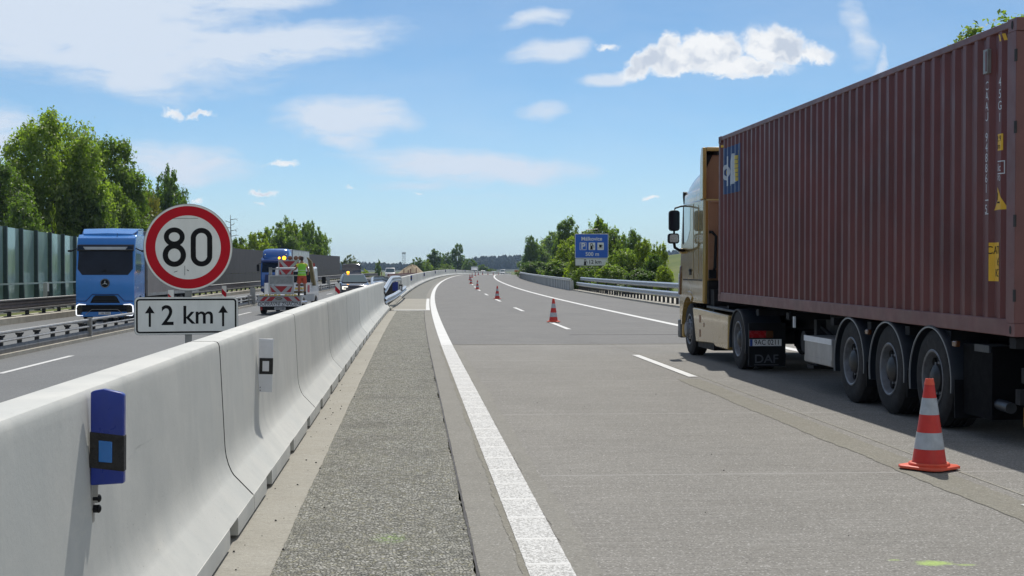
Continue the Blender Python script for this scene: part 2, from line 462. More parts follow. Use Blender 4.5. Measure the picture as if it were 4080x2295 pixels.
M['leaf_a'] = leaf_mat('leaves_mid', (0.075, 0.125, 0.026), (0.26, 0.32, 0.075), .52)
M['leaf_b'] = leaf_mat('leaves_dark', (0.05, 0.09, 0.026), (0.17, 0.235, 0.06), .48)
M['leaf_c'] = leaf_mat('leaves_bright', (0.090, 0.140, 0.016), (0.32, 0.36, 0.045), .52)
M['leaf_d'] = leaf_mat('leaves_olive', (0.12, 0.115, 0.028), (0.26, 0.23, 0.06), .42)
M['leaf_e'] = leaf_mat('leaves_silver', (0.10, 0.13, 0.085), (0.24, 0.27, 0.20), .3)
M['leaf_f'] = leaf_mat('leaves_forest', (0.016, 0.032, 0.016), (0.036, 0.056, 0.026), .2)
M['bark'] = mat('bark', (0.10, 0.085, 0.07), .9, var=.25, vscale=5, bump=.6, bscale=14, stretch=(1, 1, .3))
M['bark_pale'] = mat('bark_dead', (0.17, 0.16, 0.15), .9, var=.2)
M['container'] = mat('container_paint', (0.155, 0.036, 0.032), .44, var=.2, vscale=.9, bump=.2, bscale=5, dirt=((0.15, 0.062, 0.05), 1.3, .4), spec=.42)
M['container_frame'] = mat('container_frame_paint', (0.185, 0.070, 0.066), .46, var=.16, vscale=2.2, dirt=((0.12, 0.048, 0.04), 2.5, .6))
M['seal'] = mat('rubber_seal', (0.03, 0.028, 0.028), .8)
M['logo_blue'] = mat('logo_blue', (0.020, 0.050, 0.165), .4, var=.1)
M['logo_white'] = mat('logo_white', (0.52, 0.55, 0.60), .45, var=.1)
M['logo_yellow'] = mat('logo_yellow', (0.60, 0.45, 0.06), .45, var=.1)
M['label_yellow'] = mat('label_yellow', (0.80, 0.45, 0.015), .45, var=.08)
M['ink'] = mat('black_ink', (0.010, 0.010, 0.011), .6, var=0, spec=.15)
M['letter'] = mat('stencil_white', (0.66, 0.68, 0.70), .5, var=.08)
M['gold'] = mat('gold_paint', (0.38, 0.25, 0.07), .22, .25, var=.03, vscale=1.5, coat=.8, dirt=((0.30, .25, .14), 1.2, .2))
M['gold_rear'] = mat('gold_paint_dirty_shaded', (0.34, 0.185, 0.105), .6, .0, var=.15, vscale=1.5, dirt=((0.2, .12, .07), 2, .5))  # dirty gold paint, with the rear wall's shade mixed into the brown
M['roof_clear'] = mat('roof_panel_silver', (0.50, 0.50, 0.48), .22, .4, var=.08, vscale=2, coat=.6)
M['black'] = mat('black_plastic', (0.008, 0.009, 0.011), .6, var=.2, spec=.2)
M['black_gloss'] = mat('black_gloss', (0.010, 0.011, 0.013), .12, var=0, coat=.5)
M['flap_rubber'] = mat('flap_rubber', (0.005, 0.005, 0.006), .8, var=.2, spec=.1)
M['chassis'] = mat('chassis_dark', (0.012, 0.012, 0.014), .65, .0, var=.3, vscale=4, dirt=((0.03, .028, .026), 3, .5), spec=.2)
M['fender'] = mat('fender_plastic', (0.022, 0.028, 0.038), .45, var=.2, vscale=3)
M['fender_edge'] = mat('fender_edge', (0.34, 0.36, 0.38), .35, .4, var=.1)
M['tyre'] = mat('tyre_rubber', (0.016, 0.0155, 0.016), .85, var=.3, vscale=7, bump=.3, bscale=30, dirt=((0.045, .04, .036), 3, .4))
M['rim'] = mat('rim_paint', (0.22, 0.23, 0.25), .45, .2, var=.2, vscale=8, dirt=((0.06, .055, .05), 6, .7))
M['alu'] = mat('aluminium_box', (0.42, 0.41, 0.40), .5, .35, var=.15, vscale=3, dirt=((0.2, .17, .14), 3, .5))
M['white_strip'] = mat('white_strip', (0.72, 0.74, 0.76), .4, var=.08)
M['window'] = mat('window_teal', (0.16, 0.32, 0.36), .05, .35, var=0, coat=1.0)
M['glass_dark'] = mat('windscreen', (0.012, 0.017, 0.030), .08, var=.2, vscale=1.5, coat=.0, spec=.25)
M['car_glass'] = mat('car_glass', (0.07, 0.11, 0.125), .05, var=0, coat=.3, spec=.5)
M['red_lens'] = mat('red_lens', (0.34, 0.012, 0.016), .25, var=.1, coat=.4)
M['amber_lens'] = mat('amber_lens', (0.10, 0.035, 0.012), .25, var=0, coat=.4)
M['plate_white'] = mat('plate_white', (0.78, 0.79, 0.80), .45, var=.05)
M['plate_blue'] = mat('plate_blue', (0.02, 0.06, 0.26), .45, var=0)
M['flap_text'] = mat('flap_text', (0.09, 0.095, 0.11), .6, var=.1)
M['cone_red'] = mat('cone_red', (0.60, 0.026, 0.014), .42, var=.08, vscale=14, dirt=((.35, .05, .03), 9, .3))
M['cone_foot'] = mat('cone_foot', (0.78, 0.10, 0.045), .5, var=.1, vscale=12, dirt=((.4, .1, .06), 8, .5))
M['cone_white'] = mat('cone_white', (0.46, 0.50, 0.53), .4, var=.14, vscale=11)
M['sign_white'] = mat('sign_white', (0.86, 0.86, 0.80), .5, var=.04, vscale=5, dirt=((.62, .62, .56), 6, .45))
M['sign_red'] = mat('sign_red', (0.56, 0.006, 0.018), .5, var=.08, vscale=4, spec=.2)
M['sign_back'] = mat('sign_back_metal', (0.36, 0.37, 0.37), .5, .5, var=.15)
M['sign_blue'] = mat('sign_blue', (0.008, 0.11, 0.56), .45, var=.06, vscale=1.5)
M['sign_text'] = mat('sign_text_white', (0.72, 0.74, 0.76), .45, var=.05)
M['del_blue'] = mat('delineator_blue', (0.012, 0.036, 0.30), .32, var=.12, vscale=8, dirt=((.04, .06, .2), 9, .5))
M['del_blue2'] = mat('reflector_blue', (0.02, 0.17, 0.52), .2, var=.05, coat=.5)
M['del_black'] = mat('delineator_black', (0.028, 0.027, 0.027), .75, var=.3, vscale=30, bump=.4, bscale=120)
M['del_white'] = mat('delineator_white', (0.68, 0.70, 0.74), .4, var=.06, vscale=9)
M['blue_paint'] = mat('blue_paint', (0.045, 0.235, 0.66), .2, .1, var=.05, vscale=1, coat=.7)
M['blue_paint2'] = mat('blue_paint_dark', (0.03, 0.13, 0.46), .2, .1, var=.05, vscale=1, coat=.7)
M['blue_deep'] = mat('blue_panel_deep', (0.012, 0.035, 0.16), .35, var=.1)
M['white_paint'] = mat('white_paint', (0.78, 0.79, 0.80), .3, var=.05, vscale=1, coat=.4)
M['grey_paint'] = mat('grey_paint', (0.52, 0.54, 0.56), .45, var=.12, vscale=2)
M['curtain'] = mat('curtain_grey', (0.23, 0.20, 0.185), .6, var=.12, vscale=1)
M['black_paint'] = mat('car_black', (0.018, 0.022, 0.034), .15, .2, var=0, coat=.9)
M['silver'] = mat('silver_trim', (0.6, 0.6, 0.62), .25, .8, var=.05)
M['olive'] = mat('olive_tarp', (0.155, 0.125, 0.05), .75, var=.2, vscale=3)
M['orange'] = mat('orange_cloth', (0.62, 0.10, 0.05), .75, var=.15, vscale=9)
M['vest'] = mat('vest_green', (0.28, 0.72, 0.06), .65, var=.12, vscale=7)
M['vest_edge'] = mat('vest_yellow', (0.66, 0.72, 0.04), .6, var=.1)
M['vest_tape'] = mat('vest_tape', (0.55, 0.66, 0.50), .35, var=.05)
M['skin'] = mat('skin', (0.36, 0.18, 0.115), .55, var=.1)
M['hair'] = mat('hair_dark', (0.04, 0.025, 0.02), .7, var=.2)
M['boot'] = mat('boot_dark', (0.045, 0.03, 0.028), .7, var=.2)
M['board_white'] = mat('board_white', (0.46, 0.47, 0.48), .5, var=.1, vscale=3)
M['board_light'] = mat('board_light', (0.74, 0.75, 0.77), .5, var=.05)
M['board_red'] = mat('board_red', (0.40, 0.022, 0.03), .5, var=.1, vscale=3)
M['yellow'] = mat('yellow_tape', (0.75, 0.6, 0.14), .5, var=.15, vscale=10)
M['lamp_off'] = mat('lamp_lens_off', (0.24, 0.09, 0.045), .3, var=.1, coat=.4)
M['lamp_on'] = emit('lamp_amber_on', (1.0, 0.42, 0.02), 4.0)
M['lamp_white'] = emit('headlight_on', (1.0, 0.98, 0.85), 1.6)
M['lamp_drl'] = emit('daylight_lamp_on', (0.95, 0.97, 1.0), 1.1)
M['sand'] = mat('sand', (0.46, 0.36, 0.23), .95, var=.14, vscale=.6, bump=.5, bscale=3)
M['rust'] = mat('rusty_red', (0.20, 0.065, 0.04), .8, var=.2)
M['hill'] = mat('hill_forest_floor', (0.028, 0.045, 0.02), .95, var=.2, vscale=.02)
M['tower'] = mat('lattice_grey', (0.42, 0.44, 0.46), .6, .2, var=.1)
M['orange_sign'] = mat('orange_board', (0.50, 0.20, 0.09), .6, var=.1)

# ------------------------------------------------------------------ helpers: meshes
class MB:
    """collects faces with material names and builds ONE mesh object"""
    def __init__(s, Mx=None):
        s.v = []; s.f = []; s.m = []; s.names = []; s.M = Mx or Matrix.Identity(4)

    def mi(s, name):
        if name not in s.names: s.names.append(name)
        return s.names.index(name)

    def add(s, vs, fs, m):
        o = len(s.v); k = s.mi(m)
        s.v += [tuple(s.M @ Vector(p)) for p in vs]
        for f in fs:
            s.f.append([i + o for i in f]); s.m.append(k)
        return s

    def box(s, x0, x1, y0, y1, z0, z1, m):
        x0, x1 = sorted((x0, x1)); y0, y1 = sorted((y0, y1)); z0, z1 = sorted((z0, z1))
        return s.add([(x0, y0, z0), (x1, y0, z0), (x1, y1, z0), (x0, y1, z0), (x0, y0, z1), (x1, y0, z1), (x1, y1, z1), (x0, y1, z1)],
                     [(0, 3, 2, 1), (4, 5, 6, 7), (0, 1, 5, 4), (1, 2, 6, 5), (2, 3, 7, 6), (3, 0, 4, 7)], m)

    def hexa(s, b, t, m):
        """b, t: four bottom and four top points"""
        return s.add(list(b) + list(t), [(0, 3, 2, 1), (4, 5, 6, 7), (0, 1, 5, 4), (1, 2, 6, 5), (2, 3, 7, 6), (3, 0, 4, 7)], m)

    def prism(s, poly, axis, a, b, m, caps=True):
        """poly in the other two axes (cyclic order x->(y,z), y->(x,z), z->(x,y)), drawn from a to b"""
        n = len(poly)
        def P(p, w):
            return {'x': (w, p[0], p[1]), 'y': (p[0], w, p[1]), 'z': (p[0], p[1], w)}[axis]
        vs = [P(p, a) for p in poly] + [P(p, b) for p in poly]
        fs = [(i, (i + 1) % n, n + (i + 1) % n, n + i) for i in range(n)]
        if caps: fs += [tuple(range(n))[::-1], tuple(range(n, 2 * n))]
        return s.add(vs, fs, m)

    def loft(s, rings, m, caps=True, closed=True):
        n = len(rings[0]); vs = [p for r in rings for p in r]; fs = []
        for k in range(len(rings) - 1):
            for i in range(n if closed else n - 1):
                j = (i + 1) % n
                fs.append((k * n + i, k * n + j, (k + 1) * n + j, (k + 1) * n + i))
        if caps:
            fs.append(tuple(range(n))[::-1]); fs.append(tuple(range((len(rings) - 1) * n, len(rings) * n)))
        return s.add(vs, fs, m)

    def lathe(s, prof, axis, c, m, n=24, a0=0.0, a1=2 * math.pi):
        """prof: (radius, along) pairs"""
        full = abs(a1 - a0 - 2 * math.pi) < 1e-6
        k = n if full else n + 1
        rings = []
        for r, h in prof:
            ring = []
            for i in range(k):
                a = a0 + (a1 - a0) * i / n
                ca, sa = math.cos(a) * r, math.sin(a) * r
                ring.append({'z': (c[0] + ca, c[1] + sa, c[2] + h), 'x': (c[0] + h, c[1] + ca, c[2] + sa), 'y': (c[0] + ca, c[1] + h, c[2] + sa)}[axis])
            rings.append(ring)
        return s.loft(rings, m, caps=False, closed=full)

    def cyl(s, p0, p1, r0, m, r1=None, n=12):
        p0, p1 = Vector(p0), Vector(p1); d = p1 - p0
        r1 = r0 if r1 is None else r1
        q = d.to_track_quat('Z', 'Y')
        ra = [tuple(p0 + q @ Vector((math.cos(2 * math.pi * i / n) * r0, math.sin(2 * math.pi * i / n) * r0, 0))) for i in range(n)]
        rb = [tuple(p1 + q @ Vector((math.cos(2 * math.pi * i / n) * r1, math.sin(2 * math.pi * i / n) * r1, 0))) for i in range(n)]
        return s.loft([ra, rb], m)

    def tube(s, pts, r, m, n=8):
        pts = [Vector(p) for p in pts]; rings = []
        rr = r if isinstance(r, (list, tuple)) else [r] * len(pts)
        for i, p in enumerate(pts):
            d = (pts[min(i + 1, len(pts) - 1)] - pts[max(i - 1, 0)]).normalized()
            u = d.orthogonal() if abs(d.z) > .95 else d.cross(Vector((0, 0, 1)))
            u.normalize(); w = d.cross(u)
            rings.append([tuple(p + (u * math.cos(2 * math.pi * k / n) + w * math.sin(2 * math.pi * k / n)) * rr[i]) for k in range(n)])
        return s.loft(rings, m)

    def quad(s, a, b, c, d, m):
        return s.add([a, b, c, d], [(0, 1, 2, 3)], m)

    def ell(s, c, r, m, n=16, k=10):
        rings = []
        for i in range(k + 1):
            ph = math.pi * (i / k - .5) * .998
            rings.append([(c[0] + r[0] * math.cos(ph) * math.cos(2 * math.pi * j / n), c[1] + r[1] * math.cos(ph) * math.sin(2 * math.pi * j / n), c[2] + r[2] * math.sin(ph)) for j in range(n)])
        return s.loft(rings, m)

    def tris2d(s, tris, org, right, up, m, off=0.002):
        """flat shapes [(pts2d)...] laid on a plane"""
        org, right, up = Vector(org), Vector(right), Vector(up)
        nrm = right.cross(up).normalized() * off
        for t in tris:
            s.add([tuple(org + right * p[0] + up * p[1] + nrm) for p in t], [tuple(range(len(t)))], m)
        return s

    def build(s, name, parent=None, bevel=0.0, seg=2, sharp=35, loc=None, smooth=True):
        me = bpy.data.meshes.new(name)
        me.from_pydata(s.v, [], s.f)
        for nme in s.names: me.materials.append(M[nme])
        me.polygons.foreach_set('material_index', s.m)
        if smooth:
            me.polygons.foreach_set('use_smooth', [True] * len(s.f))
            me.set_sharp_from_angle(angle=R(sharp))
        me.update()
        o = bpy.data.objects.new(name, me); COL.objects.link(o)
        if parent: o.parent = parent
        if loc: o.location = loc
        if bevel:
            b = o.modifiers.new('bevel', 'BEVEL'); b.width = bevel; b.segments = seg; b.limit_method = 'ANGLE'; b.angle_limit = R(40)
            b.harden_normals = False
        return o


def tag(o, label=None, cat=None, group=None, kind=None):
    if label: o['label'] = label
    if cat: o['category'] = cat
    if group: o['group'] = group
    if kind: o['kind'] = kind
    return o


def thing(name, label, cat, loc=(0, 0, 0), rz=0.0, group=None):
    o = bpy.data.objects.new(name, None); COL.objects.link(o)
    o.empty_display_size = .2; o.location = loc; o.rotation_euler = (0, 0, rz)
    return tag(o, label, cat, group)


def kids(o):
    return [c for c in bpy.data.objects if c.parent == o]


def dup(root, loc, rz=0.0, label=None, group=None, scale=None):
    def rec(o, par):
        c = o.copy(); COL.objects.link(c); c.parent = par
        for ch in CH.get(o.name) or []: rec(ch, c)
        return c
    CH = {}
    def walk(o):
        CH[o.name] = kids(o)
        for x in CH[o.name]: walk(x)
    walk(root)
    r = rec(root, None)
    r.location = loc; r.rotation_euler = (0, 0, rz)
    if scale: r.scale = scale
    if label: r['label'] = label
    if group: r['group'] = group
    return r


_tx = {}
def glyphs(text, size=1.0, bold=0.0, align='CENTER', spacing=1.0, sx=1.0):
    """triangles of a line of lettering, centred, cap height about 0.7*size"""
    key = (text, bold, align, spacing)
    if key not in _tx:
        cu = bpy.data.curves.new('lettering', 'FONT')
        cu.body = text; cu.align_x = align; cu.align_y = 'CENTER'; cu.offset = bold; cu.space_character = spacing
        cu.resolution_u = 6
        o = bpy.data.objects.new('lettering', cu); COL.objects.link(o)
        dg = bpy.context.evaluated_depsgraph_get()
        me = bpy.data.meshes.new_from_object(o.evaluated_get(dg))
        _tx[key] = [[tuple(me.vertices[i].co[:2]) for i in p.vertices] for p in me.polygons]
        bpy.data.objects.remove(o); bpy.data.curves.remove(cu); bpy.data.meshes.remove(me)
    return [[(x * size * sx, y * size) for x, y in t] for t in _tx[key]]


def ring2d(cx, cy, rx, ry, w, n=40, straight=0.0):
    """a closed stroke (ellipse or stadium) as quads: outer radii rx, ry, stroke w; straight = half length of upright sides"""
    def pt(a, k):
        x, y = math.cos(a) * (rx - k), math.sin(a) * (ry - k)
        return (cx + x, cy + y + (straight if math.sin(a) > 1e-9 else -straight if math.sin(a) < -1e-9 else 0))
    A = [2 * math.pi * i / n for i in range(n)]
    out = []
    for i in range(n):
        a, b = A[i], A[(i + 1) % n]
        out.append([pt(a, 0), pt(b, 0), pt(b, w), pt(a, w)])
    return out


def rrect(w, h, r, n=5):
    pts = []
    for cx, cy, a0 in ((w / 2 - r, h / 2 - r, 0), (-w / 2 + r, h / 2 - r, 90), (-w / 2 + r, -h / 2 + r, 180), (w / 2 - r, -h / 2 + r, 270)):
        for i in range(n + 1):
            a = R(a0 + 90 * i / n); pts.append((cx + r * math.cos(a), cy + r * math.sin(a)))
    return pts


def frame2d(w, h, r, t, n=5):
    a, b = rrect(w, h, r, n), rrect(w - 2 * t, h - 2 * t, max(.001, r - t), n)
    k = len(a)
    return [[a[i], a[(i + 1) % k], b[(i + 1) % k], b[i]] for i in range(k)]


# ------------------------------------------------------------------ the road's line: a gentle bend to the right over a small rise
_ry = np.array([-200, 0, 80, 116, 152, 188, 224, 260, 296, 332, 368, 404, 440, 520, 600, 700, 900, 9000.])
_rz = np.array([0, 0, 0, .06, .19, .33, .48, .61, .68, .62, .52, .40, .26, -.1, -.5, -1.0, -2., -2.])
def rz(y):
    return float(np.mean(np.interp([y - 15, y - 7, y, y + 7, y + 15], _ry, _rz)))
def off(y):
    if y <= 25: return 0.0
    yy = min(y, 900); d = ((yy - 25) * .0115) ** 2
    return d + (y - yy) * 2 * (900 - 25) * .0115 ** 2
def head(y):
    return math.atan(2 * (min(y, 900) - 25) * .0115 ** 2) if y > 25 else 0.0
def cross(l):
    if l > 8: return -.025 * (l - 8)
    if l < -1.76: return -.27 + .022 * l
    return 0.0
def P(lat, y, dz=0.0):
    return (lat + off(y), y, rz(y) + cross(lat) + dz)
def yrange(a, b, s):
    n = max(1, int(math.ceil((b - a) / s - 1e-6)))
    return [a + (b - a) * i / n for i in range(n + 1)]


def ribbon(name, lats, y0, y1, m, dz=0.0, step=6.0, kind='structure', lift=None, skirt=0.0):
    mb = MB(); ys = yrange(y0, y1, step); n = len(lats)
    vs = [(P(l, y, dz + (lift(l, y) if lift else 0))) for y in ys for l in lats]
    fs = [(k * n + i, k * n + i + 1, (k + 1) * n + i + 1, (k + 1) * n + i) for k in range(len(ys) - 1) for i in range(n - 1)]
    mb.add(vs, fs, m)
    o = mb.build(name, smooth=False)
    if kind: o['kind'] = kind
    return o


def sweep(mb, prof, ys, m, caps=True, base=None):
    """closed profile of (lat, z) carried along the road; base = lat whose level the profile stands on"""
    rings = []
    for y in ys:
        zb = rz(y) + (cross(base) if base is not None else 0)
        rings.append([(l + off(y), y, zb + z) for l, z in prof])
    mb.loft(rings, m, caps=caps)
    return mb


def wbeam(lat, z0, h=0.31, d=0.08, side=1):
    f = [(0, 0), (.25, .06), (1, .2), (1, .34), (.3, .46), (.3, .54), (1, .66), (1, .8), (.25, .94), (0, 1)]
    pts = [(lat + side * d * a, z0 + h * b) for a, b in f]
    back = [(lat + side * (d * a - .012), z0 + h * b) for a, b in reversed(f)]
    p = pts + back
    return p if side > 0 else p[::-1]


# ================================================================== SETTING
def terrain(x, y):
    lat = x - off(min(max(y, -50), 900))
    z = rz(min(y, 640)) - 0.95
    if lat > 10: z += 0.45 * min(1, (lat - 10) / 4)
    def g(cx, cy, sx, sy, h): return h * math.exp(-((x - cx) / sx) ** 2 - ((y - cy) / sy) ** 2)
    if lat > 24:
        z += min(1, (lat - 24) / 30) * (g(150, 400, 85, 190, 9.2) + g(330, 700, 200, 380, 16))
    if lat < -24:
        z += min(1, (-lat - 24) / 40) * g(-160, 300, 90, 200, 3)
    if y > 700: z += (y - 700) * .0012
    return z

def make_ground():
    def axis(seg):
        out = []
        for a, b, s in seg: out += list(np.arange(a, b, s))
        return out
    xs = axis([(-3000, -400, 200), (-400, -100, 25), (-100, 140, 6), (140, 400, 20), (400, 3200, 200)]) + [3200]
    ys = axis([(-150, 0, 25), (0, 640, 10), (640, 1200, 40), (1200, 6200, 250)]) + [6200]
    n = len(xs)
    mb = MB()
    mb.add([(x, y, terrain(x, y)) for y in ys for x in xs],
           [(k * n + i, k * n + i + 1, (k + 1) * n + i + 1, (k + 1) * n + i) for k in range(len(ys) - 1) for i in range(n - 1)], 'ground')
    o = mb.build('ground'); o['kind'] = 'structure'
make_ground()

YEND = 640
# right carriageway
ribbon('road', [0.62, 0.95, 2.5, 3.98], -12, 31.1, 'concrete_road', step=3).name = 'road'
ribbon('road', [3.98, 4.4, 6, 8, 10, 12.3], -12, 31.1, 'concrete_road', step=3)
ribbon('road', [0.62, 4.4, 8, 10, 12.3], 31.1, YEND, 'old_road')
ribbon('road', [0.36, 0.62], -12, YEND, 'band2', step=4)
# filled joints and worn strips where old lines were ground off
def worn(l0, l1, y0, y1, m, dz, j, seed):
    rg = random.Random(seed); mb = MB(); ys = yrange(y0, y1, .11); vs = []
    for y in ys:
        vs += [P(l0 + rg.uniform(-j, j) + j * math.sin(y * 2.1 + seed), y, dz), P(l1 + rg.uniform(-j, j) + j * math.sin(y * 1.3 + seed), y, dz)]
    mb.add(vs, [(2 * k, 2 * k + 1, 2 * k + 3, 2 * k + 2) for k in range(len(ys) - 1)], m)
    mb.build('worn_strip')['kind'] = 'structure'
worn(3.99, 4.33, -12, 21.0, 'band', .004, .012, 1)
worn(0.875, 1.03, -12, 31.0, 'band2', .004, .014, 2)
worn(0.59, 0.64, -12, 31.0, 'band', .0035, .010, 3)
ribbon('road_joint', [4.458, 4.476], -12, 31.0, 'gutter', dz=.004)
ribbon('road_joint', [4.476, 4.482], -12, 31.0, 'band', dz=.0038)
mb = MB(); mb.box(.63, 12.3, 31.06, 31.13, -.05, .005, 'band'); mb.build('road_joint')['kind'] = 'structure'
mb = MB(); mb.box(4.0, 12.3, 35.6, 35.63, -.05, .0045, 'seal'); mb.build('road_joint')['kind'] = 'structure'
# edge lines
ribbon('edge_line', [0.63, 0.88], -12, 31.0, 'line', dz=.008, step=4)
mb = MB()
for k in range(-16, 32):
    y = 7.79 + .745 * k
    if y < 31: mb.hexa([(.627, y - .03, .004), (.883, y - .03, .004), (.883, y + .03, .004), (.627, y + .03, .004)], [(.63, y - .012, .0122), (.88, y - .012, .0122), (.88, y + .012, .0122), (.63, y + .012, .0122)], 'rib')
mb.build('edge_line_rib')['kind'] = 'structure'
ribbon('edge_line', [0.63, 0.88], 31.0, YEND, 'line_plain', dz=.006, step=5)
ribbon('edge_line', [7.78, 8.03], -12, YEND, 'line_plain', dz=.006, step=5)
# dashed lane line
for k in range(-1, 20):
    y0 = 21.4 + 17.45 * k
    ribbon('lane_line', [4.255, 4.40], y0, y0 + 5.6, 'line_plain' if k < 8 else 'line_plain', dz=.009, step=3)
# shoulder strip on the left: concrete gutter, stone chippings, later asphalt
ribbon('gutter_strip', [-1.80, -1.2, -0.76], -12, 57.5, 'gutter', dz=-.004, step=4)
def ragged(l, y): return -.012 + (.01 * math.sin(3.1 * y + l * 9) if -.7 < l < .3 else 0) * .4
def gravel_strip():
    ys = yrange(-12, 57.6, .12); random.seed(5); mb = MB()
    n = 6; vs = []
    for y in ys:
        a = -.772 + .003 * math.sin(y * 1.7) + random.uniform(-.004, .004)
        b = .352 + .012 * math.sin(y * 2.3) + random.uniform(-.012, .012)
        for i in range(n):
            l = a + (b - a) * i / (n - 1)
            vs.append(P(l, y, (.006 if 0 < i < n - 1 else .0005)))
    mb.add(vs, [(k * n + i, k * n + i + 1, (k + 1) * n + i + 1, (k + 1) * n + i) for k in range(len(ys) - 1) for i in range(n - 1)], 'gravel')
    mb.build('gravel_strip')['kind'] = 'structure'
gravel_strip()
def gap_line():
    mb = MB(); random.seed(9); ys = yrange(-12, 57.6, .1); vs = []
    for y in ys:
        w = .007 + .006 * random.random()
        vs += [P(.356 - w, y, .0075), P(.356 + w * .7, y, .0075)]
    mb.add(vs, [(2 * k, 2 * k + 1, 2 * k + 3, 2 * k + 2) for k in range(len(ys) - 1)], 'seal')
    mb.build('road_joint')['kind'] = 'structure'
gap_line()
ribbon('asphalt_strip', [-1.80, -1.0, .36], 57.5, YEND, 'strip2', dz=-.006, step=5)
ribbon('concrete_pad', [-1.2, -.4, .44], 58.4, 81, 'gutter', dz=.004, step=6)
mb = MB()
for a, b, c, d in ((.42, .58, 57.7, 81), (-.9, .42, 57.7, 58.5)):
    ys = yrange(c, d, 5)
    mb.add([P(l, y, .012) for y in ys for l in (a, b)], [(2 * k, 2 * k + 1, 2 * k + 3, 2 * k + 2) for k in range(len(ys) - 1)], 'line_plain')
mb.build('pad_line')['kind'] = 'structure'
# loose paint marks and crumbs on the concrete
def splat(name, cx, cy, rx, ry, m, seed, n=7):
    random.seed(seed); mb = MB()
    for k in range(n):
        a = random.uniform(0, 6.28); d = random.random() ** .7
        x, y = cx + math.cos(a) * rx * d, cy + math.sin(a) * ry * d
        r = rx * random.uniform(.15, .4); q = random.uniform(0, 3)
        pts = [(x + math.cos(q + t * .785) * r * random.uniform(.6, 1.3), y + math.sin(q + t * .785) * r * .42 * random.uniform(.6, 1.3), .0052 + .0007 * k) for t in range(8)]
        mb.add(pts, [tuple(range(8))], m)
    o = mb.build(name); o['kind'] = 'structure'; return o
def crumbs():
    random.seed(11); mb = MB()
    for k in range(150):
        if k < 60: x, y = random.uniform(-1.06, -.74), random.uniform(4, 26)
        elif k < 110: x, y = random.uniform(-.7, .34), random.uniform(6, 26)
        else: x, y = random.uniform(.4, 5), random.uniform(6.5, 20)
        r = random.choice((.003, .004, .006, .009)) * (1 if k < 60 else .8)
        mt = 'seal' if k < 110 else random.choice(('seal', 'kerb', 'seal'))
        z0 = 0 if x < -.76 or x > .36 else .004
        n = 5; a0 = random.uniform(0, 6)
        lo = [(x + r * math.cos(a0 + i * 1.257) * random.uniform(.7, 1.3), y + r * math.sin(a0 + i * 1.257) * random.uniform(.7, 1.3), z0) for i in range(n)]
        hi = [(x + (p[0] - x) * .5, y + (p[1] - y) * .5, z0 + r * .9) for p in lo]
        mb.loft([lo, hi], mt)
    o = mb.build('loose_stones'); tag(o, kind='stuff')
    o['label'] = 'small dark crumbs and grit scattered on the concrete gutter and road'
crumbs()

# left carriageways
ribbon('carriageway', [-9.95, -6, -1.76], -12, YEND, 'asphalt', step=6)
ribbon('carriageway', [-17.15, -14, -10.35], -12, YEND, 'asphalt', dz=-.0, step=6)
ribbon('median_strip', [-10.35, -9.95], -12, YEND, 'strip2', dz=-.01)
ribbon('edge_line', [-10.95, -10.75], -12, YEND, 'line_plain', dz=.005)
ribbon('edge_line', [-2.6, -2.4], -12, YEND, 'line_worn', dz=.005)
for k in range(-2, 24):
    y0 = 29.2 - 18 + 18 * k
    ribbon('lane_line', [-8.45, -8.30], y0, y0 + 6, 'line_plain', dz=.006, step=3)
mb = MB()
sweep(mb, [(-1.78, -.6), (-1.70, -.6), (-1.70, -.02), (-1.78, -.02)], yrange(-12, YEND, 6), 'gutter'); mb.build('kerb')['kind'] = 'structure'
mb = MB(); sweep(mb, [(-10.02, -.2), (-9.86, -.2), (-9.86, .10), (-10.02, .10)], yrange(-12, YEND, 4), 'kerb', base=-9.9); mb.build('kerb')['kind'] = 'structure'
mb = MB(); sweep(mb, [(-17.9, -.3), (-17.12, -.3), (-17.12, .27), (-17.2, .30), (-17.9, .30)], yrange(-12, 500, 5), 'kerb', base=-17.1); mb.build('kerb')['kind'] = 'structure'
ribbon('verge', [-24, -20, -17.9], -12, YEND, 'ground', dz=.25)
mb = MB(); sweep(mb, [(12.22, -.4), (15.4, -.4), (15.4, .06), (12.22, .10)], yrange(-12, 116, 5), 'kerb', base=12.3); mb.build('kerb')['kind'] = 'structure'
ribbon('verge', [12.3, 14, 18, 24], -12, YEND, 'ground', dz=-.06, lift=lambda l, y: .03 * (l - 12.3))

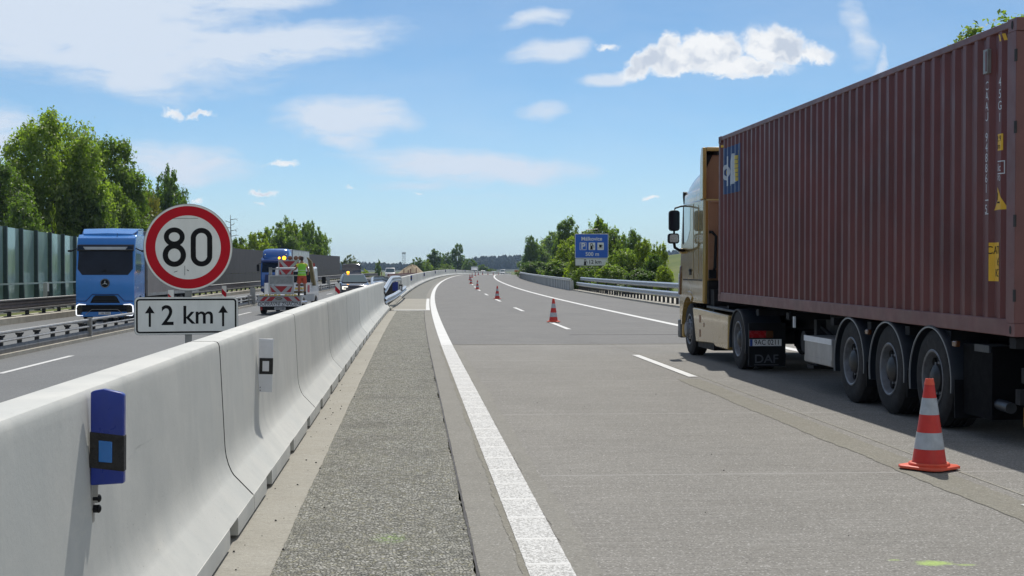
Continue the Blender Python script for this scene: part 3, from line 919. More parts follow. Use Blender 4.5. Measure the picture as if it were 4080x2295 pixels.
# far wooded ridges
def hill_top(px):
    xs = [-3000, 200, 700, 860, 905, 960, 1035, 1110, 1180, 1200, 1250, 1325, 1400, 1600, 2000, 3200]
    zs = [30, 36, 30, 22, 27, 22, 19, 26, 34, 41, 43, 46, 50, 56, 60, 60]
    return float(np.interp(px, xs, zs))
HY = 2100.0
def hills():
    k = HY / 3530
    mb = MB(); xs = np.linspace(-900, 3000, 160); rows = []
    prof = [(-420, -12), (-300, 2), (-160, .45), (-40, .82), (0, 1.0), (260, 1.0), (700, .6)]
    for dy, f in prof:
        row = []
        for px in xs:
            h = (hill_top(px) - 3) * k * .93
            zz = f if dy < -200 else 1.65 + h * f - 12 * min(1, f * 1.5)
            row.append(((px - 1037) * k, HY + dy, zz))
        rows.append(row)
    mb.loft(rows, 'hill', caps=False, closed=False)
    o = mb.build('hills'); o['kind'] = 'structure'
    # the forest on them, one mass
    random.seed(21); vs = []; fs = []
    def tree(x, y, z, h, r):
        n = 6; o0 = len(vs); a0 = random.uniform(0, 6)
        con = random.random() < .55
        lv = ((0, .55), (.25, 1.0), (.55, .62), (.8, .3), (1, .04)) if con else ((0, .5), (.3, 1.0), (.6, .98), (.85, .6), (1, .12))
        for hh, rr in lv:
            for i in range(n):
                a = a0 + i * 6.283 / n; q = r * rr * random.uniform(.75, 1.2)
                vs.append((x + math.cos(a) * q, y + math.sin(a) * q, z + h * hh))
        for k2 in range(4):
            for i in range(n):
                j = (i + 1) % n
                fs.append((o0 + k2 * n + i, o0 + k2 * n + j, o0 + (k2 + 1) * n + j, o0 + (k2 + 1) * n + i))
    for i in range(5200):
        px = random.uniform(560, 1900) if i % 6 else random.uniform(-800, 2900)
        t = random.random(); dy = -230 + 250 * t ** .6
        f = float(np.interp(dy, [p[0] for p in prof], [p[1] for p in prof])) if dy > -160 else np.interp(dy, [-230, -160], [.1, .45])
        z = 1.65 + (hill_top(px) - 3) * k * .93 * f - 12 * min(1, f * 1.5)
        tree((px - 1037) * k, HY + dy, z - 2, random.uniform(10.5, 15.5), random.uniform(3.2, 5.5))
    me = bpy.data.meshes.new('forest'); me.from_pydata(vs, [], fs); me.materials.append(M['leaf_f'])
    me.polygons.foreach_set('use_smooth', [True] * len(fs))
    o = bpy.data.objects.new('forest', me); COL.objects.link(o)
    tag(o, 'dark blue green forest covering the far ridge beyond the bend', kind='stuff')
hills()

ORD = 'first second third fourth fifth sixth seventh eighth ninth tenth eleventh twelfth thirteenth fourteenth fifteenth sixteenth seventeenth eighteenth nineteenth twentieth'.split()
# ================================================================== concrete barrier blocks
BL = 6.08
def barrier_block():
    mb = MB(); L = BL / 2 - .010
    half = [(.335, .125), (.328, .134), (.205, .262), (.187, .29), (.168, .335), (.153, .39), (.146, .44), (.142, .50), (.140, .54), (.112, 1.09), (.109, 1.13), (.104, 1.152), (.092, 1.166), (.072, 1.17)]
    prof = half + [(-a, z) for a, z in reversed(half)]
    def ring(y, s=0.0):
        return [(a * (1 - s * .25 / max(abs(a), .1) * .1), y, z) for a, z in prof]
    ch = .010
    def inset(y, k): return [(math.copysign(max(0, abs(a) - k), a), y, z - (k if z > 1 else 0)) for a, z in prof]
    nseg = 6
    rings = [inset(-L, ch), inset(-L + ch, 0)] + [inset(-L + ch + (2 * L - 2 * ch) * i / nseg, 0) for i in range(1, nseg)] + [inset(L - ch, 0), inset(L, ch)]
    mb.loft(rings[1:-1], 'barrier')
    mb.loft(rings[:2], 'seal'); mb.loft(rings[-2:], 'seal')
    # foot between the drainage slots
    foot = [(-.34, .018), (.34, .018), (.34, .10), (.337, .128), (-.337, .128), (-.34, .10)]
    cuts = [-L, -2.22, -1.84, -.22, .16, 1.78, 2.16, L]
    for i in range(0, len(cuts), 2):
        mb.prism(foot, 'y', cuts[i] + (.004 if i == 0 else 0), cuts[i + 1] - (.004 if i == 6 else 0), 'barrier')
    return mb
XB = -1.41
def bloc(i0, y): return (XB + off(y), y, rz(y))
blk = None
def place_block(yc, label, group):
    global blk
    sl = math.atan2(rz(yc + 2) - rz(yc - 2), 4)
    if blk is None:
        blk = barrier_block().build('barrier_block', sharp=28)
        o = blk
    else:
        o = blk.copy(); COL.objects.link(o)
    o.location = bloc(0, yc); o.rotation_euler = (sl, 0, -head(yc))
    tag(o, label, 'concrete barrier', group)
    return o
Y0 = 9.6
nearlab = ['pale concrete barrier block behind and below the camera end of the row',
           'nearest pale concrete barrier block carrying the blue delineator',
           'pale concrete barrier block carrying the small white delineator in front of the speed sign']
k = 0
for j in range(-2, 8):
    yc = Y0 + BL * (j + .5)
    if j < 1 and j >= -2:
        lab = ['pale concrete barrier block beside the camera, before the one with the blue delineator', nearlab[1], nearlab[2]][j + 2]
    else:
        lab = '%s pale concrete barrier block past the one with the white delineator' % ORD[j - 1]
        if j == 7: lab = 'last pale concrete barrier block of the near row, touching the steel gate rails'
    place_block(yc, lab, 'concrete barrier blocks')
y = 82.0 + BL / 2; j = 0
while y < 600:
    lab = ('%s pale concrete barrier block past the steel gate' % ORD[j]) if j < 12 else 'pale concrete barrier block in the far bending stretch of the row'
    place_block(y, lab, 'concrete barrier blocks' if j < 12 else 'far concrete barrier blocks')
    y += BL; j += 1

# ================================================================== delineators on the barrier
def delineator_blue():
    t = thing('delineator', 'blue delineator post with black band and blue reflector, bolted to the nearest barrier block', 'delineator', (-1.285, 5.72, .62))
    # panel: a hollow plastic blade facing the traffic
    mb = MB()
    pts = [(-.005, .17), (.128, .15), (.128, .505), (.124, .515), (.06, .535), (.0, .525), (-.005, .515)]
    mb.prism([(.0, .17), (.131, .178), (.131, .533), (.118, .541), (.05, .556), (.006, .548), (.0, .54)], 'y', -.022, .022, 'del_blue')
    mb.build('panel', t, bevel=.006)
    mb = MB(); mb.prism([(-.002, .242), (.133, .226), (.133, .370), (-.002, .386)], 'y', -.0245, .0245, 'del_black'); mb.build('black_band', t, bevel=.003)
    mb = MB(); mb.prism([(.034, .266), (.087, .262), (.087, .346), (.034, .352)], 'y', -.029, -.023, 'del_blue2'); mb.build('reflector', t, bevel=.002)
    mb = MB(); mb.box(.002, .010, -.02, .02, .02, .19, 'galv_dull')
    mb.box(.008, .03, -.018, -.012, .10, .19, 'galv_dull'); mb.build('bracket', t, bevel=.002)
    for z in (.075, .117):
        mb = MB(); mb.cyl((.008, -.004, z), (.026, -.004, z), .016, 'black'); mb.ell((.03, -.004, z), (.011, .017, .017), 'black', 12, 8); mb.build('bolt_cap', t)
    t.rotation_euler = (0, R(.4), 0)
    return t
delineator_blue()
def delineator_white():
    t = thing('delineator', 'white delineator panel with black square reflector on the second barrier block', 'delineator', (-1.287, 11.83, .62))
    mb = MB(); mb.box(0, .118, -.012, .012, .015, .46, 'del_white'); mb.build('panel', t, bevel=.004)
    mb = MB(); mb.box(.008, .119, -.0145, .0145, .165, .30, 'del_black'); mb.build('black_band', t, bevel=.002)
    mb = MB(); mb.box(.034, .088, -.0185, -.013, .19, .275, 'del_white'); mb.build('reflector', t, bevel=.002)
    mb = MB(); mb.box(.0, .006, -.02, .02, -.02, .10, 'galv_dull'); mb.build('bracket', t)
    for z in (.03, .055):
        mb = MB(); mb.cyl((.02, -.0125, z), (.02, -.016, z), .004, 'black', n=8); mb.build('bolt_cap', t)
    t.rotation_euler = (0, R(1.5), 0)
    return t
delineator_white()
def delineator_far(yc, lab):
    t = thing('delineator', lab, 'delineator', (XB + .125 + off(yc), yc, rz(yc) + .62), -head(yc), 'delineators along the far barrier')
    mb = MB(); mb.box(0, .13, -.02, .02, .1, .53, 'del_blue'); mb.build('panel', t)
    mb = MB(); mb.box(-.003, .135, -.024, .024, .22, .37, 'del_black'); mb.build('black_band', t)
    mb = MB(); mb.box(0, .01, -.02, .02, -.02, .12, 'galv_dull'); mb.build('bracket', t)
    return t
d0 = delineator_far(118, 'dark blue delineator on the far barrier, nearest one past the steel gate')
for i, yy in enumerate((166, 214, 262, 310, 358, 406)):
    dup(d0, (XB + .125 + off(yy), yy, rz(yy) + .62), -head(yy), '%s small dark delineator on the far barrier past the steel gate' % ORD[i + 1])

# ================================================================== steel gate between the two rows
def steel_gate():
    t = thing('crossover_gate', 'galvanised steel guardrail gate bridging the gap in the concrete barrier', 'guardrail gate', (0, 0, 0))
    def beam(name, pts, h=.31, side=1):
        mb = MB(); rings = []
        for l, y, z in pts:
            rings.append([(a + off(y), y, rz(y) + b) for a, b in wbeam(l, z, h, .085, side)])
        mb.loft(rings, 'galv'); mb.build(name, t, sharp=25)
    beam('lower_rail', [(-1.26, 57.0, .22), (-1.24, 58.4, .25), (-1.0, 63, .33), (-.92, 68, .37), (-.86, 75, .40), (-.84, 82.3, .43), (-.95, 84.5, .44)])
    beam('upper_rail', [(-1.29, 57.0, .66), (-1.28, 58.6, .70), (-1.26, 61.5, .84), (-1.22, 65.8, 1.05), (-1.16, 67.5, 1.075), (-1.10, 79, 1.03), (-1.12, 81, .98), (-1.2, 85.5, .74)])
    beam('rear_rail', [(-1.54, 57.0, .66), (-1.6, 58.6, .70), (-1.9, 61.5, .84), (-2.05, 65.8, 1.05), (-2.05, 67.5, 1.07), (-2.0, 79, 1.03), (-1.9, 81, .95), (-1.6, 85.5, .74)], side=-1)
    beam('rear_lower_rail', [(-1.6, 57.0, .22), (-1.75, 58.4, .25), (-2.05, 63, .33), (-2.1, 75, .40), (-1.8, 83, .43)], side=-1)
    for i, yy in enumerate(yrange(60.4, 80.6, 1.85)):
        mb = MB(); x = -1.45 + off(yy)
        mb.box(x - .26, x + .26, yy - .05, yy + .05, .03, .52 + .02 * i, 'post_dark')
        mb.box(x - .10, x + .10, yy - .06, yy + .06, .5, .98, 'post_dark')
        mb.box(x - .34, x + .34, yy - .04, yy + .04, .40, .48, 'post_dark')
        mb.build('post', t)
    mb = MB()
    sweep(mb, [(-1.78, -.05), (-1.02, -.05), (-1.02, .05), (-1.10, .14), (-1.7, .14), (-1.78, .05)], yrange(58.5, 81.8, 4), 'gutter')
    mb.build('base_slab', t)
    mb = MB()   # rounded concrete shoe that carries the end of the row
    rings = []
    for k in range(7):
        f = k / 6; y = 58.35 + 1.5 * f; w = .34 * math.cos(f * 1.25); h = .36 * math.cos(f * 1.3) + .06
        rings.append([(XB + off(y) + a * w, y, b * h) for a, b in ((-1, 0), (1, 0), (1, .4), (.62, .8), (.45, 1), (-.45, 1), (-.62, .8), (-1, .4))])
    mb.loft(rings, 'barrier'); mb.build('end_shoe', t)
    mb = MB(); y = 58.3
    mb.box(XB - .11 + off(y), XB + .11 + off(y), y - .02, y + .03, .35, 1.1, 'galv_dull'); mb.build('end_plate', t)
steel_gate()
def gate_delineator():
    yc = 70.5; t = thing('delineator', 'blue delineator hanging between the rails of the steel gate', 'delineator', (-1.06 + off(yc), yc, rz(yc) + .50), -head(yc))
    mb = MB(); mb.box(-.20, .08, -.03, .03, .12, .58, 'del_blue'); mb.build('panel', t, bevel=.01)
    mb = MB(); mb.box(.12, .30, -.035, .035, .12, .44, 'del_black'); mb.build('black_band', t)
    mb = MB(); mb.box(.16, .25, -.04, -.034, .18, .36, 'del_white'); mb.build('reflector', t)
    mb = MB(); mb.box(.08, .18, -.02, .02, -.1, .5, 'galv'); mb.build('bracket', t)
gate_delineator()

# ================================================================== traffic cones
def traffic_cone():
    t = thing('traffic_cone', 'nearest red and white traffic cone, beside the rear wheels of the container trailer', 'traffic cone', (0, 0, 0), R(36), 'traffic cones along the dashed lane line')
    mb = MB(); w = .20; c = .055
    o = [(-w + c, -w), (w - c, -w), (w, -w + c), (w, w - c), (w - c, w), (-w + c, w), (-w, w - c), (-w, -w + c)]
    mb.loft([[(x, y, .012) for x, y in o], [(x, y, .03) for x, y in o], [(x * .96, y * .96, .036) for x, y in o]], 'cone_foot')
    for sx in (-1, 1):
        for sy in (-1, 1):
            mb.box(sx * .11 - .03, sx * .11 + .03, sy * .11 - .03, sy * .11 + .03, 0, .013, 'cone_foot')
    mb.lathe([(.165, .034), (.168, .05), (.158, .06), (.142, .06)], 'z', (0, 0, 0), 'cone_foot', 28)
    mb.build('base', t, bevel=.004)
    def r(z): return .140 + (.033 - .140) * (z - .05) / .70
    mb = MB()
    mb.lathe([(r(.05), .05), (r(.715), .715), (.0315, .742), (.028, .744), (.024, .744), (.024, .66)], 'z', (0, 0, 0), 'cone_red', 28)
    mb.build('cone_body', t)
    mb = MB(); mb.lathe([(r(.70) + .001, .70), (r(.70) + .003, .702), (.034, .742), (.032, .75), (.025, .75), (.025, .70)], 'z', (0, 0, 0), 'cone_foot', 28); mb.build('sunlit_tip', t)  # brighter ring colour stands for sunlight glowing through the cone tip
    for a, b in ((.172, .308), (.455, .592)):
        mb = MB(); mb.lathe([(r(a), a), (r(a) + .0018, a), (r(b) + .0018, b), (r(b), b)], 'z', (0, 0, 0), 'cone_white', 28); mb.build('reflective_band', t)
    return t
cone0 = traffic_cone(); cone0.location = (4.27, 11.33, .004)
def clab(i):
    return ['second nearest red and white traffic cone, standing at the start of a white dash',
            'third traffic cone from the front along the dashed line', 'fourth traffic cone from the front along the dashed line', 'fifth traffic cone from the front along the dashed line',
            'sixth traffic cone from the front along the dashed line'][i] if i < 5 else 'tiny far traffic cone in the line running round the bend'
for i in range(12):
    yy = 44.3 + 36 * i
    if yy > 470: break
    random.seed(i); dx = [.08, .12, -.05, -.12, -.15][i] if i < 5 else random.uniform(-.25, .1)
    x, y, z = P(4.34 + dx, yy)
    dup(cone0, (x, y, z + .004), R(random.uniform(0, 90)), clab(i), 'traffic cones along the dashed lane line' if i < 5 else 'far traffic cones round the bend')

# ================================================================== speed sign with distance plate
def speed_sign():
    t = thing('speed_sign', 'round 80 speed limit sign over a 2 km distance plate, behind the concrete barrier', 'traffic sign', (-2.284, 14.55, -.32), -R(9.2) * 0)
    z0 = 1.885 + .32; Rr = .446
    t.rotation_euler = (0, 0, R(9.5))
    mb = MB()
    mb.lathe([(0.0, .0), (Rr - .012, .0), (Rr, .004), (Rr, .026), (Rr - .008, .026), (Rr - .01, .01), (0, .012)], 'y', (0, 0, z0), 'sign_back', 64)
    mb.build('disc', t, sharp=30)
    F = lambda m, tris, off: face.tris2d(tris, (0, 0, z0), (1, 0, 0), (0, 0, 1), m, off)
    face = MB()
    n = 64
    circ = lambda r: [[(0, 0), (r * math.cos(2 * math.pi * i / n), r * math.sin(2 * math.pi * i / n)), (r * math.cos(2 * math.pi * (i + 1) / n), r * math.sin(2 * math.pi * (i + 1) / n))] for i in range(n)]
    F('sign_white', circ(.440), .002)
    F('sign_red', ring2d(0, 0,   .422, .422, .095, 72), .0035)
    # numerals as strokes
    s = Rr / 361.0
    F('ink', ring2d(-112 * s, 86 * s, 84 * s, 78 * s, 40 * s, 40), .0038)
    F('ink', ring2d(-112 * s, -64 * s, 94 * s, 97 * s, 43 * s, 44), .0046)
    F('ink', ring2d(107 * s, 2 * s, 88 * s, 90 * s, 42 * s, 40, straight=70 * s), .0038)
    def scratch(x0, y0, x1, y1, w): F('ink', [[(x0 * s, (y0 - w) * s), (x1 * s, (y1 - w) * s), (x1 * s, (y1 + w) * s), (x0 * s, (y0 + w) * s)]], .0052)
    scratch(-22, -232, -19, -152, 1.4) if False else F('ink', [[(-30 * s, -232 * s), (-27 * s, -232 * s), (-27 * s, -152 * s), (-30 * s, -152 * s)]], .0052)
    scratch(-128, 238, 80, 240, 1.2); scratch(-115, -205, -88, -196, 2.2); scratch(-12, -186, 4, -194, 3)
    face.build('face', t, smooth=False)
    # plate
    W, H = 1.035, .385; zc = 1.18 + .32 + .005; xo = -.018
    mb = MB(); mb.prism([(x + xo, z + zc) for x, z in rrect(W, H, .045)], 'y', 0, .018, 'sign_back'); mb.build('plate', t, bevel=.003)
    face = MB()
    G = lambda m, tris, off: face.tris2d(tris, (xo, 0, zc), (1, 0, 0), (0, 0, 1), m, off)
    rr = rrect(W - .008, H - .008, .042)
    G('sign_white', [[(0, 0), rr[i], rr[(i + 1) % len(rr)]] for i in range(len(rr))], .0015)
    G('ink', frame2d(W - .034, H - .034, .036, .017), .003)
    for ax in (-.365, .365):
        G('ink', [[(ax - .011, -.11), (ax + .011, -.11), (ax + .011, .04), (ax - .011, .04)]], .003)
        G('ink', [[(ax - .048, .028), (ax, .008 + .022), (ax, .105)], [(ax, .030), (ax + .048, .028), (ax, .105)]], .0033)
    G('ink', [[(x - .19, y - .004) for x, y in tr] for tr in glyphs('2', .285, .012, sx=.92)], .003)
    G('ink', [[(x + .115, y + .0) for x, y in tr] for tr in glyphs('km', .262, .010, sx=.98)], .003)
    face.build('plate_face', t, smooth=False)
    mb = MB(); mb.box(-.035, .035, .022, .062, -.02, z0 + .3, 'galv_dull'); mb.build('post', t, bevel=.004)
    for zz in (z0 - .25, z0 + .2, zc - .08, zc + .08):
        mb = MB(); mb.box(-.2, .2, .0185, .03, zz - .02, zz + .02, 'galv_dull'); mb.build('clamp_rail', t)
    mb = MB(); mb.box(-.4, .4, -.25, .3, -.03, .09, 'black'); mb.build('foot', t, bevel=.02)
speed_sign()

# ================================================================== right-hand guardrail, parapet, blue sign
def right_guardrail():
    t = thing('guardrail', 'galvanised double guardrail on dark posts along the right shoulder', 'guardrail', (0, 0, 0))
    ys = yrange(-8, 116.5, 4)
    mb = MB(); sweep(mb, wbeam(12.62, .42, .30, .085, -1), ys, 'galv', base=12.3); mb.build('lower_rail', t, sharp=25)
    mb = MB(); sweep(mb, wbeam(12.95, .84, .29, .085, -1), ys, 'galv', base=12.3); mb.build('upper_rail', t, sharp=25)
    mb = MB()
    for i, y in enumerate(yrange(-7, 116, 1.33)):
        x, yy, z = P(12.78, y)
        tgt = mb
        one = MB(); one.box(x - .06, x + .06, yy - .05, yy + .05, z - .3, z + .70, 'post_dark')
        if i % 4 == 0: one.box(x + .17, x + .26, yy - .04, yy + .04, z - .3, z + 1.08, 'post_dark'); one.box(x, x + .2, yy - .03, yy + .03, z + .5, z + .56, 'post_dark')
        one.build('post', t)
    for y in yrange(66, 116, 8):
        x, yy, z = P(12.9, y); one = MB(); one.box(x, x + .35, yy - .05, yy + .05, z + .55, z + .65, 'post_dark'); one.build('brace', t)
right_guardrail()
def parapet():
    t = thing('bridge_parapet', 'low pale concrete parapet with a steel handrail beyond the guardrail', 'parapet', (0, 0, 0))
    ys = yrange(116.6, 226, 4)
    mb = MB(); sweep(mb, [(12.0, -.3), (12.4, -.3), (12.32, .82), (12.08, .82)], ys, 'barrier', base=12.2); mb.build('wall', t, sharp=25)
    mb = MB(); sweep(mb, [(11.98, .86), (12.12, .86), (12.18, .93), (12.12, 1.02), (11.98, 1.02)], ys, 'galv', base=12.2); mb.build('handrail', t)
    for y in yrange(117, 225, 2.2):
        x, yy, z = P(12.2, y); one = MB(); one.box(x - .05, x + .05, yy - .05, yy + .05, z + .8, z + .98, 'galv_dull')
        one.box(x - .215, x - .185, yy - .02, yy + .02, z - .2, z + .8, 'seal'); one.build('handrail_post', t)
    x, y, z = P(12.2, 226.5); one = MB(); one.box(x - .3, x + .3, y - .4, y + 1.2, z - .4, z + .5, 'kerb'); one.build('end_block', t, bevel=.05)
parapet()
def far_rail():
    t = thing('guardrail', 'distant grey guardrail on posts past the concrete parapet', 'guardrail', (0, 0, 0))
    mb = MB(); sweep(mb, wbeam(12.5, .42, .3, .085, -1), yrange(229, 420, 6), 'galv_dull', base=12.3); mb.build('rail', t)
    for y in yrange(230, 419, 2.66):
        x, yy, z = P(12.6, y); one = MB(); one.box(x - .05, x + .05, yy - .05, yy + .05, z - .3, z + .75, 'post_dark'); one.build('post', t)
far_rail()
def services_sign():
    yc = 124.0; xc = 15.92; zc = 1.65 + (680 - 628.5) / 3530 * 124.8; KS = 1.107
    t = thing('services_sign', 'large blue services sign reading 500 m with parking, fuel and cup symbols', 'road sign', (xc, yc, P(13.5, yc)[2] - .5), -R(2))
    t.scale = (KS, 1, KS); z0 = (zc - t.location.z) / KS
    W, H, H2 = 2.70, 1.98, .58
    zb = z0 + .31; zw = z0 - H / 2 + .31 - H2 / 2 - .01
    mb = MB(); mb.prism([(x, z + zb) for x, z in rrect(W, H, .08)], 'y', 0, .06, 'sign_back'); mb.build('panel', t, bevel=.01)
    face = MB()
    def G(m, tris, off, c): face.tris2d(tris, (0, 0, c), (1, 0, 0), (0, 0, 1), m, off)
    def poly(p): return [[p[0], p[i], p[i + 1]] for i in range(1, len(p) - 1)]
    G('sign_text', poly(rrect(W - .01, H - .01, .08)), .002, zb)
    G('sign_blue', poly(rrect(W - .09, H - .09, .06)), .006, zb)
    G('sign_text', [[(x, y + .57) for x, y in tr] for tr in glyphs('Málkovice', .42, .018)], .010, zb)
    G('sign_text', [[(x + .05, y - .66) for x, y in tr] for tr in glyphs('500 m', .42, .018, spacing=1.05)], .010, zb)
    G('sign_text', [[(x - .69, y - .02) for x, y in q] for q in frame2d(.54, .6, .05, .035)], .010, zb)
    G('sign_text', [[(x - .69, y - .03) for x, y in tr] for tr in glyphs('P', .66, .02)], .010, zb)
    for cx in (.02, .72):
        G('sign_text', poly([(x + cx, y - .02) for x, y in rrect(.52, .6, .05)]), .010, zb)
    # fuel pump
    def pump(cx, cy, k, c, off):
        for a, b, x2, y2 in ((-.11, -.2, .05, .2), (-.14, -.23, .08, -.19)):
            G('ink', [[(cx + a * k, cy + b * k), (cx + x2 * k, cy + b * k), (cx + x2 * k, cy + y2 * k), (cx + a * k, cy + y2 * k)]], off, c)
        G('ink', [[(cx + .05 * k, cy + .06 * k), (cx + .12 * k, cy + .0 * k), (cx + .15 * k, cy + .02 * k), (cx + .05 * k, cy + .1 * k)], [(cx + .12 * k, cy - .12 * k), (cx + .15 * k, cy - .12 * k), (cx + .15 * k, cy + .02 * k), (cx + .12 * k, cy + .02 * k)]], off + .001, c)
        G('sign_text', [[(cx - .075 * k, cy + .05 * k), (cx + .015 * k, cy + .05 * k), (cx + .015 * k, cy + .15 * k), (cx - .075 * k, cy + .15 * k)]], off + .003, c)
    pump(.02, -.02, 1.15, zb, .014)
    # cup
    cx, cy = .72, -.02
    G('ink', poly([(cx - .13, cy + .13), (cx + .09, cy + .13), (cx + .08, cy - .03), (cx + .04, cy - .09), (cx - .08, cy - .09), (cx - .12, cy - .03)]), .014, zb)
    G('ink', [[(cx + x, cy + y) for x, y in q] for q in ring2d(.11, .05, .065, .06, .025, 16)], .0145, zb)
    G('ink', [[(cx - .2, cy - .15), (cx + .18, cy - .15), (cx + .18, cy - .115), (cx - .2, cy - .115)]], .014, zb)
    face.build('face', t, smooth=False)
    mb = MB(); mb.prism([(x, z + zw) for x, z in rrect(W - .04, H2, .08)], 'y', 0, .06, 'sign_back'); mb.build('distance_plate', t, bevel=.01)
    face = MB()
    G('sign_text', poly(rrect(W - .06, H2 - .02, .07)), .002, zw)
    G('sign_back', frame2d(W - .1, H2 - .06, .06, .02), .005, zw)
    G('ink', [[(x + .27, y) for x, y in tr] for tr in glyphs('12 km', .42, .012)], .006, zw)
    pump(-.5, 0, 1.05, zw, .006)
    face.build('distance_face', t, smooth=False)
    for s in (-.9, .9):
        mb = MB(); mb.cyl((s, .14, -.5), (s, .14, zb + .9), .07, 'galv_dull'); mb.build('post', t)
    for zz in (zb - .6, zb + .6, zw):
        mb = MB(); mb.box(-1.2, 1.2, .065, .1, zz - .04, zz + .04, 'galv_dull'); mb.build('clamp_rail', t)
    mb = MB(); mb.tube([(-.5, .1, zb + .95), (-.45, .1, zb + 1.3), (.5, .1, zb + 1.36), (.62, .1, zb + 1.1)], .03, 'galv_dull'); mb.box(-.5, .5, .05, .4, zb + 1.12, zb + 1.16, 'galv_dull'); mb.build('top_bracket', t)
services_sign()
def roadside_post():
    x, y, z = P(13.2, 70, 0)
    t = thing('roadside_post', 'white roadside post with a red reflector behind the guardrail beside the truck cab', 'marker post', (x, y, z))
    mb = MB(); mb.prism([(-.07, -.04), (.07, -.04), (.07, .03), (0, .07), (-.07, .03)], 'z', -.3, 1.62, 'del_white'); mb.build('post', t, bevel=.01)
    mb = MB(); mb.box(-.06, .06, -.046, -.039, 1.14, 1.44, 'red_lens'); mb.build('reflector', t)
roadside_post()
def orange_board():
    x, y, z = P(15.5, 330, 0)
    t = thing('orange_board', 'small orange board on two thin posts far off at the right roadside', 'road sign', (x - 3, y, z))
    mb = MB(); mb.box(-.75, .75, -.03, .03, .75, 1.3, 'orange_sign'); mb.build('board', t)
    for s in (-.6, .6):
        mb = MB(); mb.box(s - .05, s + .05, .03, .1, -.8, 1.25, 'galv_dull'); mb.build('post', t)
orange_board()

# ================================================================== median guardrail (low, with T posts) and its beacons
def median_rail():
    t = thing('median_guardrail', 'low weathered median guardrail with thin double rails on dark T shaped posts', 'guardrail', (0, 0, 0))
    ys = yrange(-6, 330, 5)
    for nm, z0, z1, l in (('top_rail', .575, .64, -10.02), ('middle_rail', .385, .435, -10.0)):
        mb = MB(); sweep(mb, [(l - .05, z0), (l + .05, z0), (l + .065, (z0 + z1) / 2), (l + .05, z1), (l - .05, z1)], ys, 'galv_dull', base=-9.9); mb.build(nm, t)
    mb = MB(); sweep(mb, [(-10.05, .10), (-9.96, .10), (-9.95, .20), (-9.98, .285), (-10.05, .285)], ys, 'rail_grey', base=-9.9); mb.build('lower_beam', t, sharp=25)
    far = MB()
    for i, y in enumerate(yrange(14, 329, 1.67)):
        x, yy, z = P(-10.22, y); h = head(y)
        one = MB() if y < 172 else far
        one.box(x - .05, x + .05, yy - .06, yy + .06, z - .3, z + .52, 'post_dark')
        one.hexa([(x - .06, yy - .12, z + .47), (x + .06, yy - .12, z + .47), (x + .06, yy + .12, z + .47), (x - .06, yy + .12, z + .47)],
                 [(x - .07, yy - .17, z + .53), (x + .07, yy - .17, z + .53), (x + .07, yy + .17, z + .53), (x - .07, yy + .17, z + .53)], 'post_dark')
        if one is not far: one.build('post', t)
    o = far.build('far_posts', t); o['kind'] = 'stuff'
    for y in yrange(34.4, 160, 10):
        x, yy, z = P(-9.97, y); one = MB(); one.box(x - .06, x + .07, yy - .06, yy + .06, z - .1, z + .68, 'galv_dull'); one.box(x - .3, x - .1, yy - .12, yy + .12, z - .2, z + .5, 'post_dark'); one.build('splice_post', t)
median_rail()
def outer_rail():
    t = thing('outer_guardrail', 'brown weathered guardrail on dark posts along the kerb below the noise barrier', 'guardrail', (0, 0, 0))
    ys = yrange(-6, 300, 5)
    mb = MB(); sweep(mb, wbeam(-17.4, .62, .36, .08, 1), ys, 'rail_brown', base=-17.1); mb.build('beam', t, sharp=25)
    mb = MB(); sweep(mb, [(-17.42, .98), (-17.28, .98), (-17.26, 1.04), (-17.42, 1.05)], ys, 'galv_dull', base=-17.1); mb.build('top_edge', t)
    mb = MB(); sweep(mb, [(-17.42, .56), (-17.28, .54), (-17.26, .62), (-17.42, .63)], ys, 'galv_dull', base=-17.1); mb.build('lower_edge', t)
    far = MB()
    for y in yrange(40, 299, 2.75):
        x, yy, z = P(-17.5, y, 0); one = MB() if y < 300 else far
        one.box(x - .07, x + .07, yy - .09, yy + .09, z + .1, z + .98, 'post_dark'); one.box(x - .2, x + .25, yy - .16, yy + .16, z + .29, z + .33, 'post_dark')
        one.build('post', t)
outer_rail()
def beacon(name_lab, lat, y, front, z0=.35, base=False, wide=.25, rz_=0):
    x, yy, z = P(lat, y)
    t = thing('beacon_panel', name_lab, 'beacon', (x, yy, z), rz_, 'striped beacon panels by the median')
    h = 1.0; w = wide
    mb = MB(); mb.prism([(a, b + z0 + h / 2) for a, b in rrect(w, h, .05, 3)], 'y', -.012, .012, 'sign_back'); mb.build('panel', t)
    if front:
        f = MB(); c = z0 + h / 2
        f.tris2d([[(-w / 2 + .008, -h / 2 + .01), (w / 2 - .008, -h / 2 + .01), (w / 2 - .008, h / 2 - .01), (-w / 2 + .008, h / 2 - .01)]], (0, -.012, c), (1, 0, 0), (0, 0, 1), 'sign_white', .002)
        a = w / 2 - .012; s = 2 * a
        for q in (-.42, .08):
            f.tris2d([[(-a, q), (a, q - s * 1.0), (a, q - s * 1.0 + .27), (-a, q + .27)]] if q > -.3 else [[(-a, q), (a, max(q - s, -.48)), (a, q - s + .27), (-a, q + .27)]], (0, -.012, c), (1, 0, 0), (0, 0, 1), 'sign_red', .004)
        f.tris2d([[(-a, .48), (-a, .47), (-a + .01, .48)]], (0, -.012, c), (1, 0, 0), (0, 0, 1), 'sign_red', .004)
        f.build('face', t, smooth=False)
    mb = MB(); mb.box(-.02, .02, .014, .05, .02, z0 + h * .9, 'galv_dull'); mb.build('post', t)
    if base:
        mb = MB(); mb.box(-.25, .25, -.4, .4, 0, .12, 'black'); mb.build('foot', t, bevel=.03)
    return t
beacon('red and white striped beacon panel standing on the road in front of the black car', -4.55, 79, True, .30, True, .29)
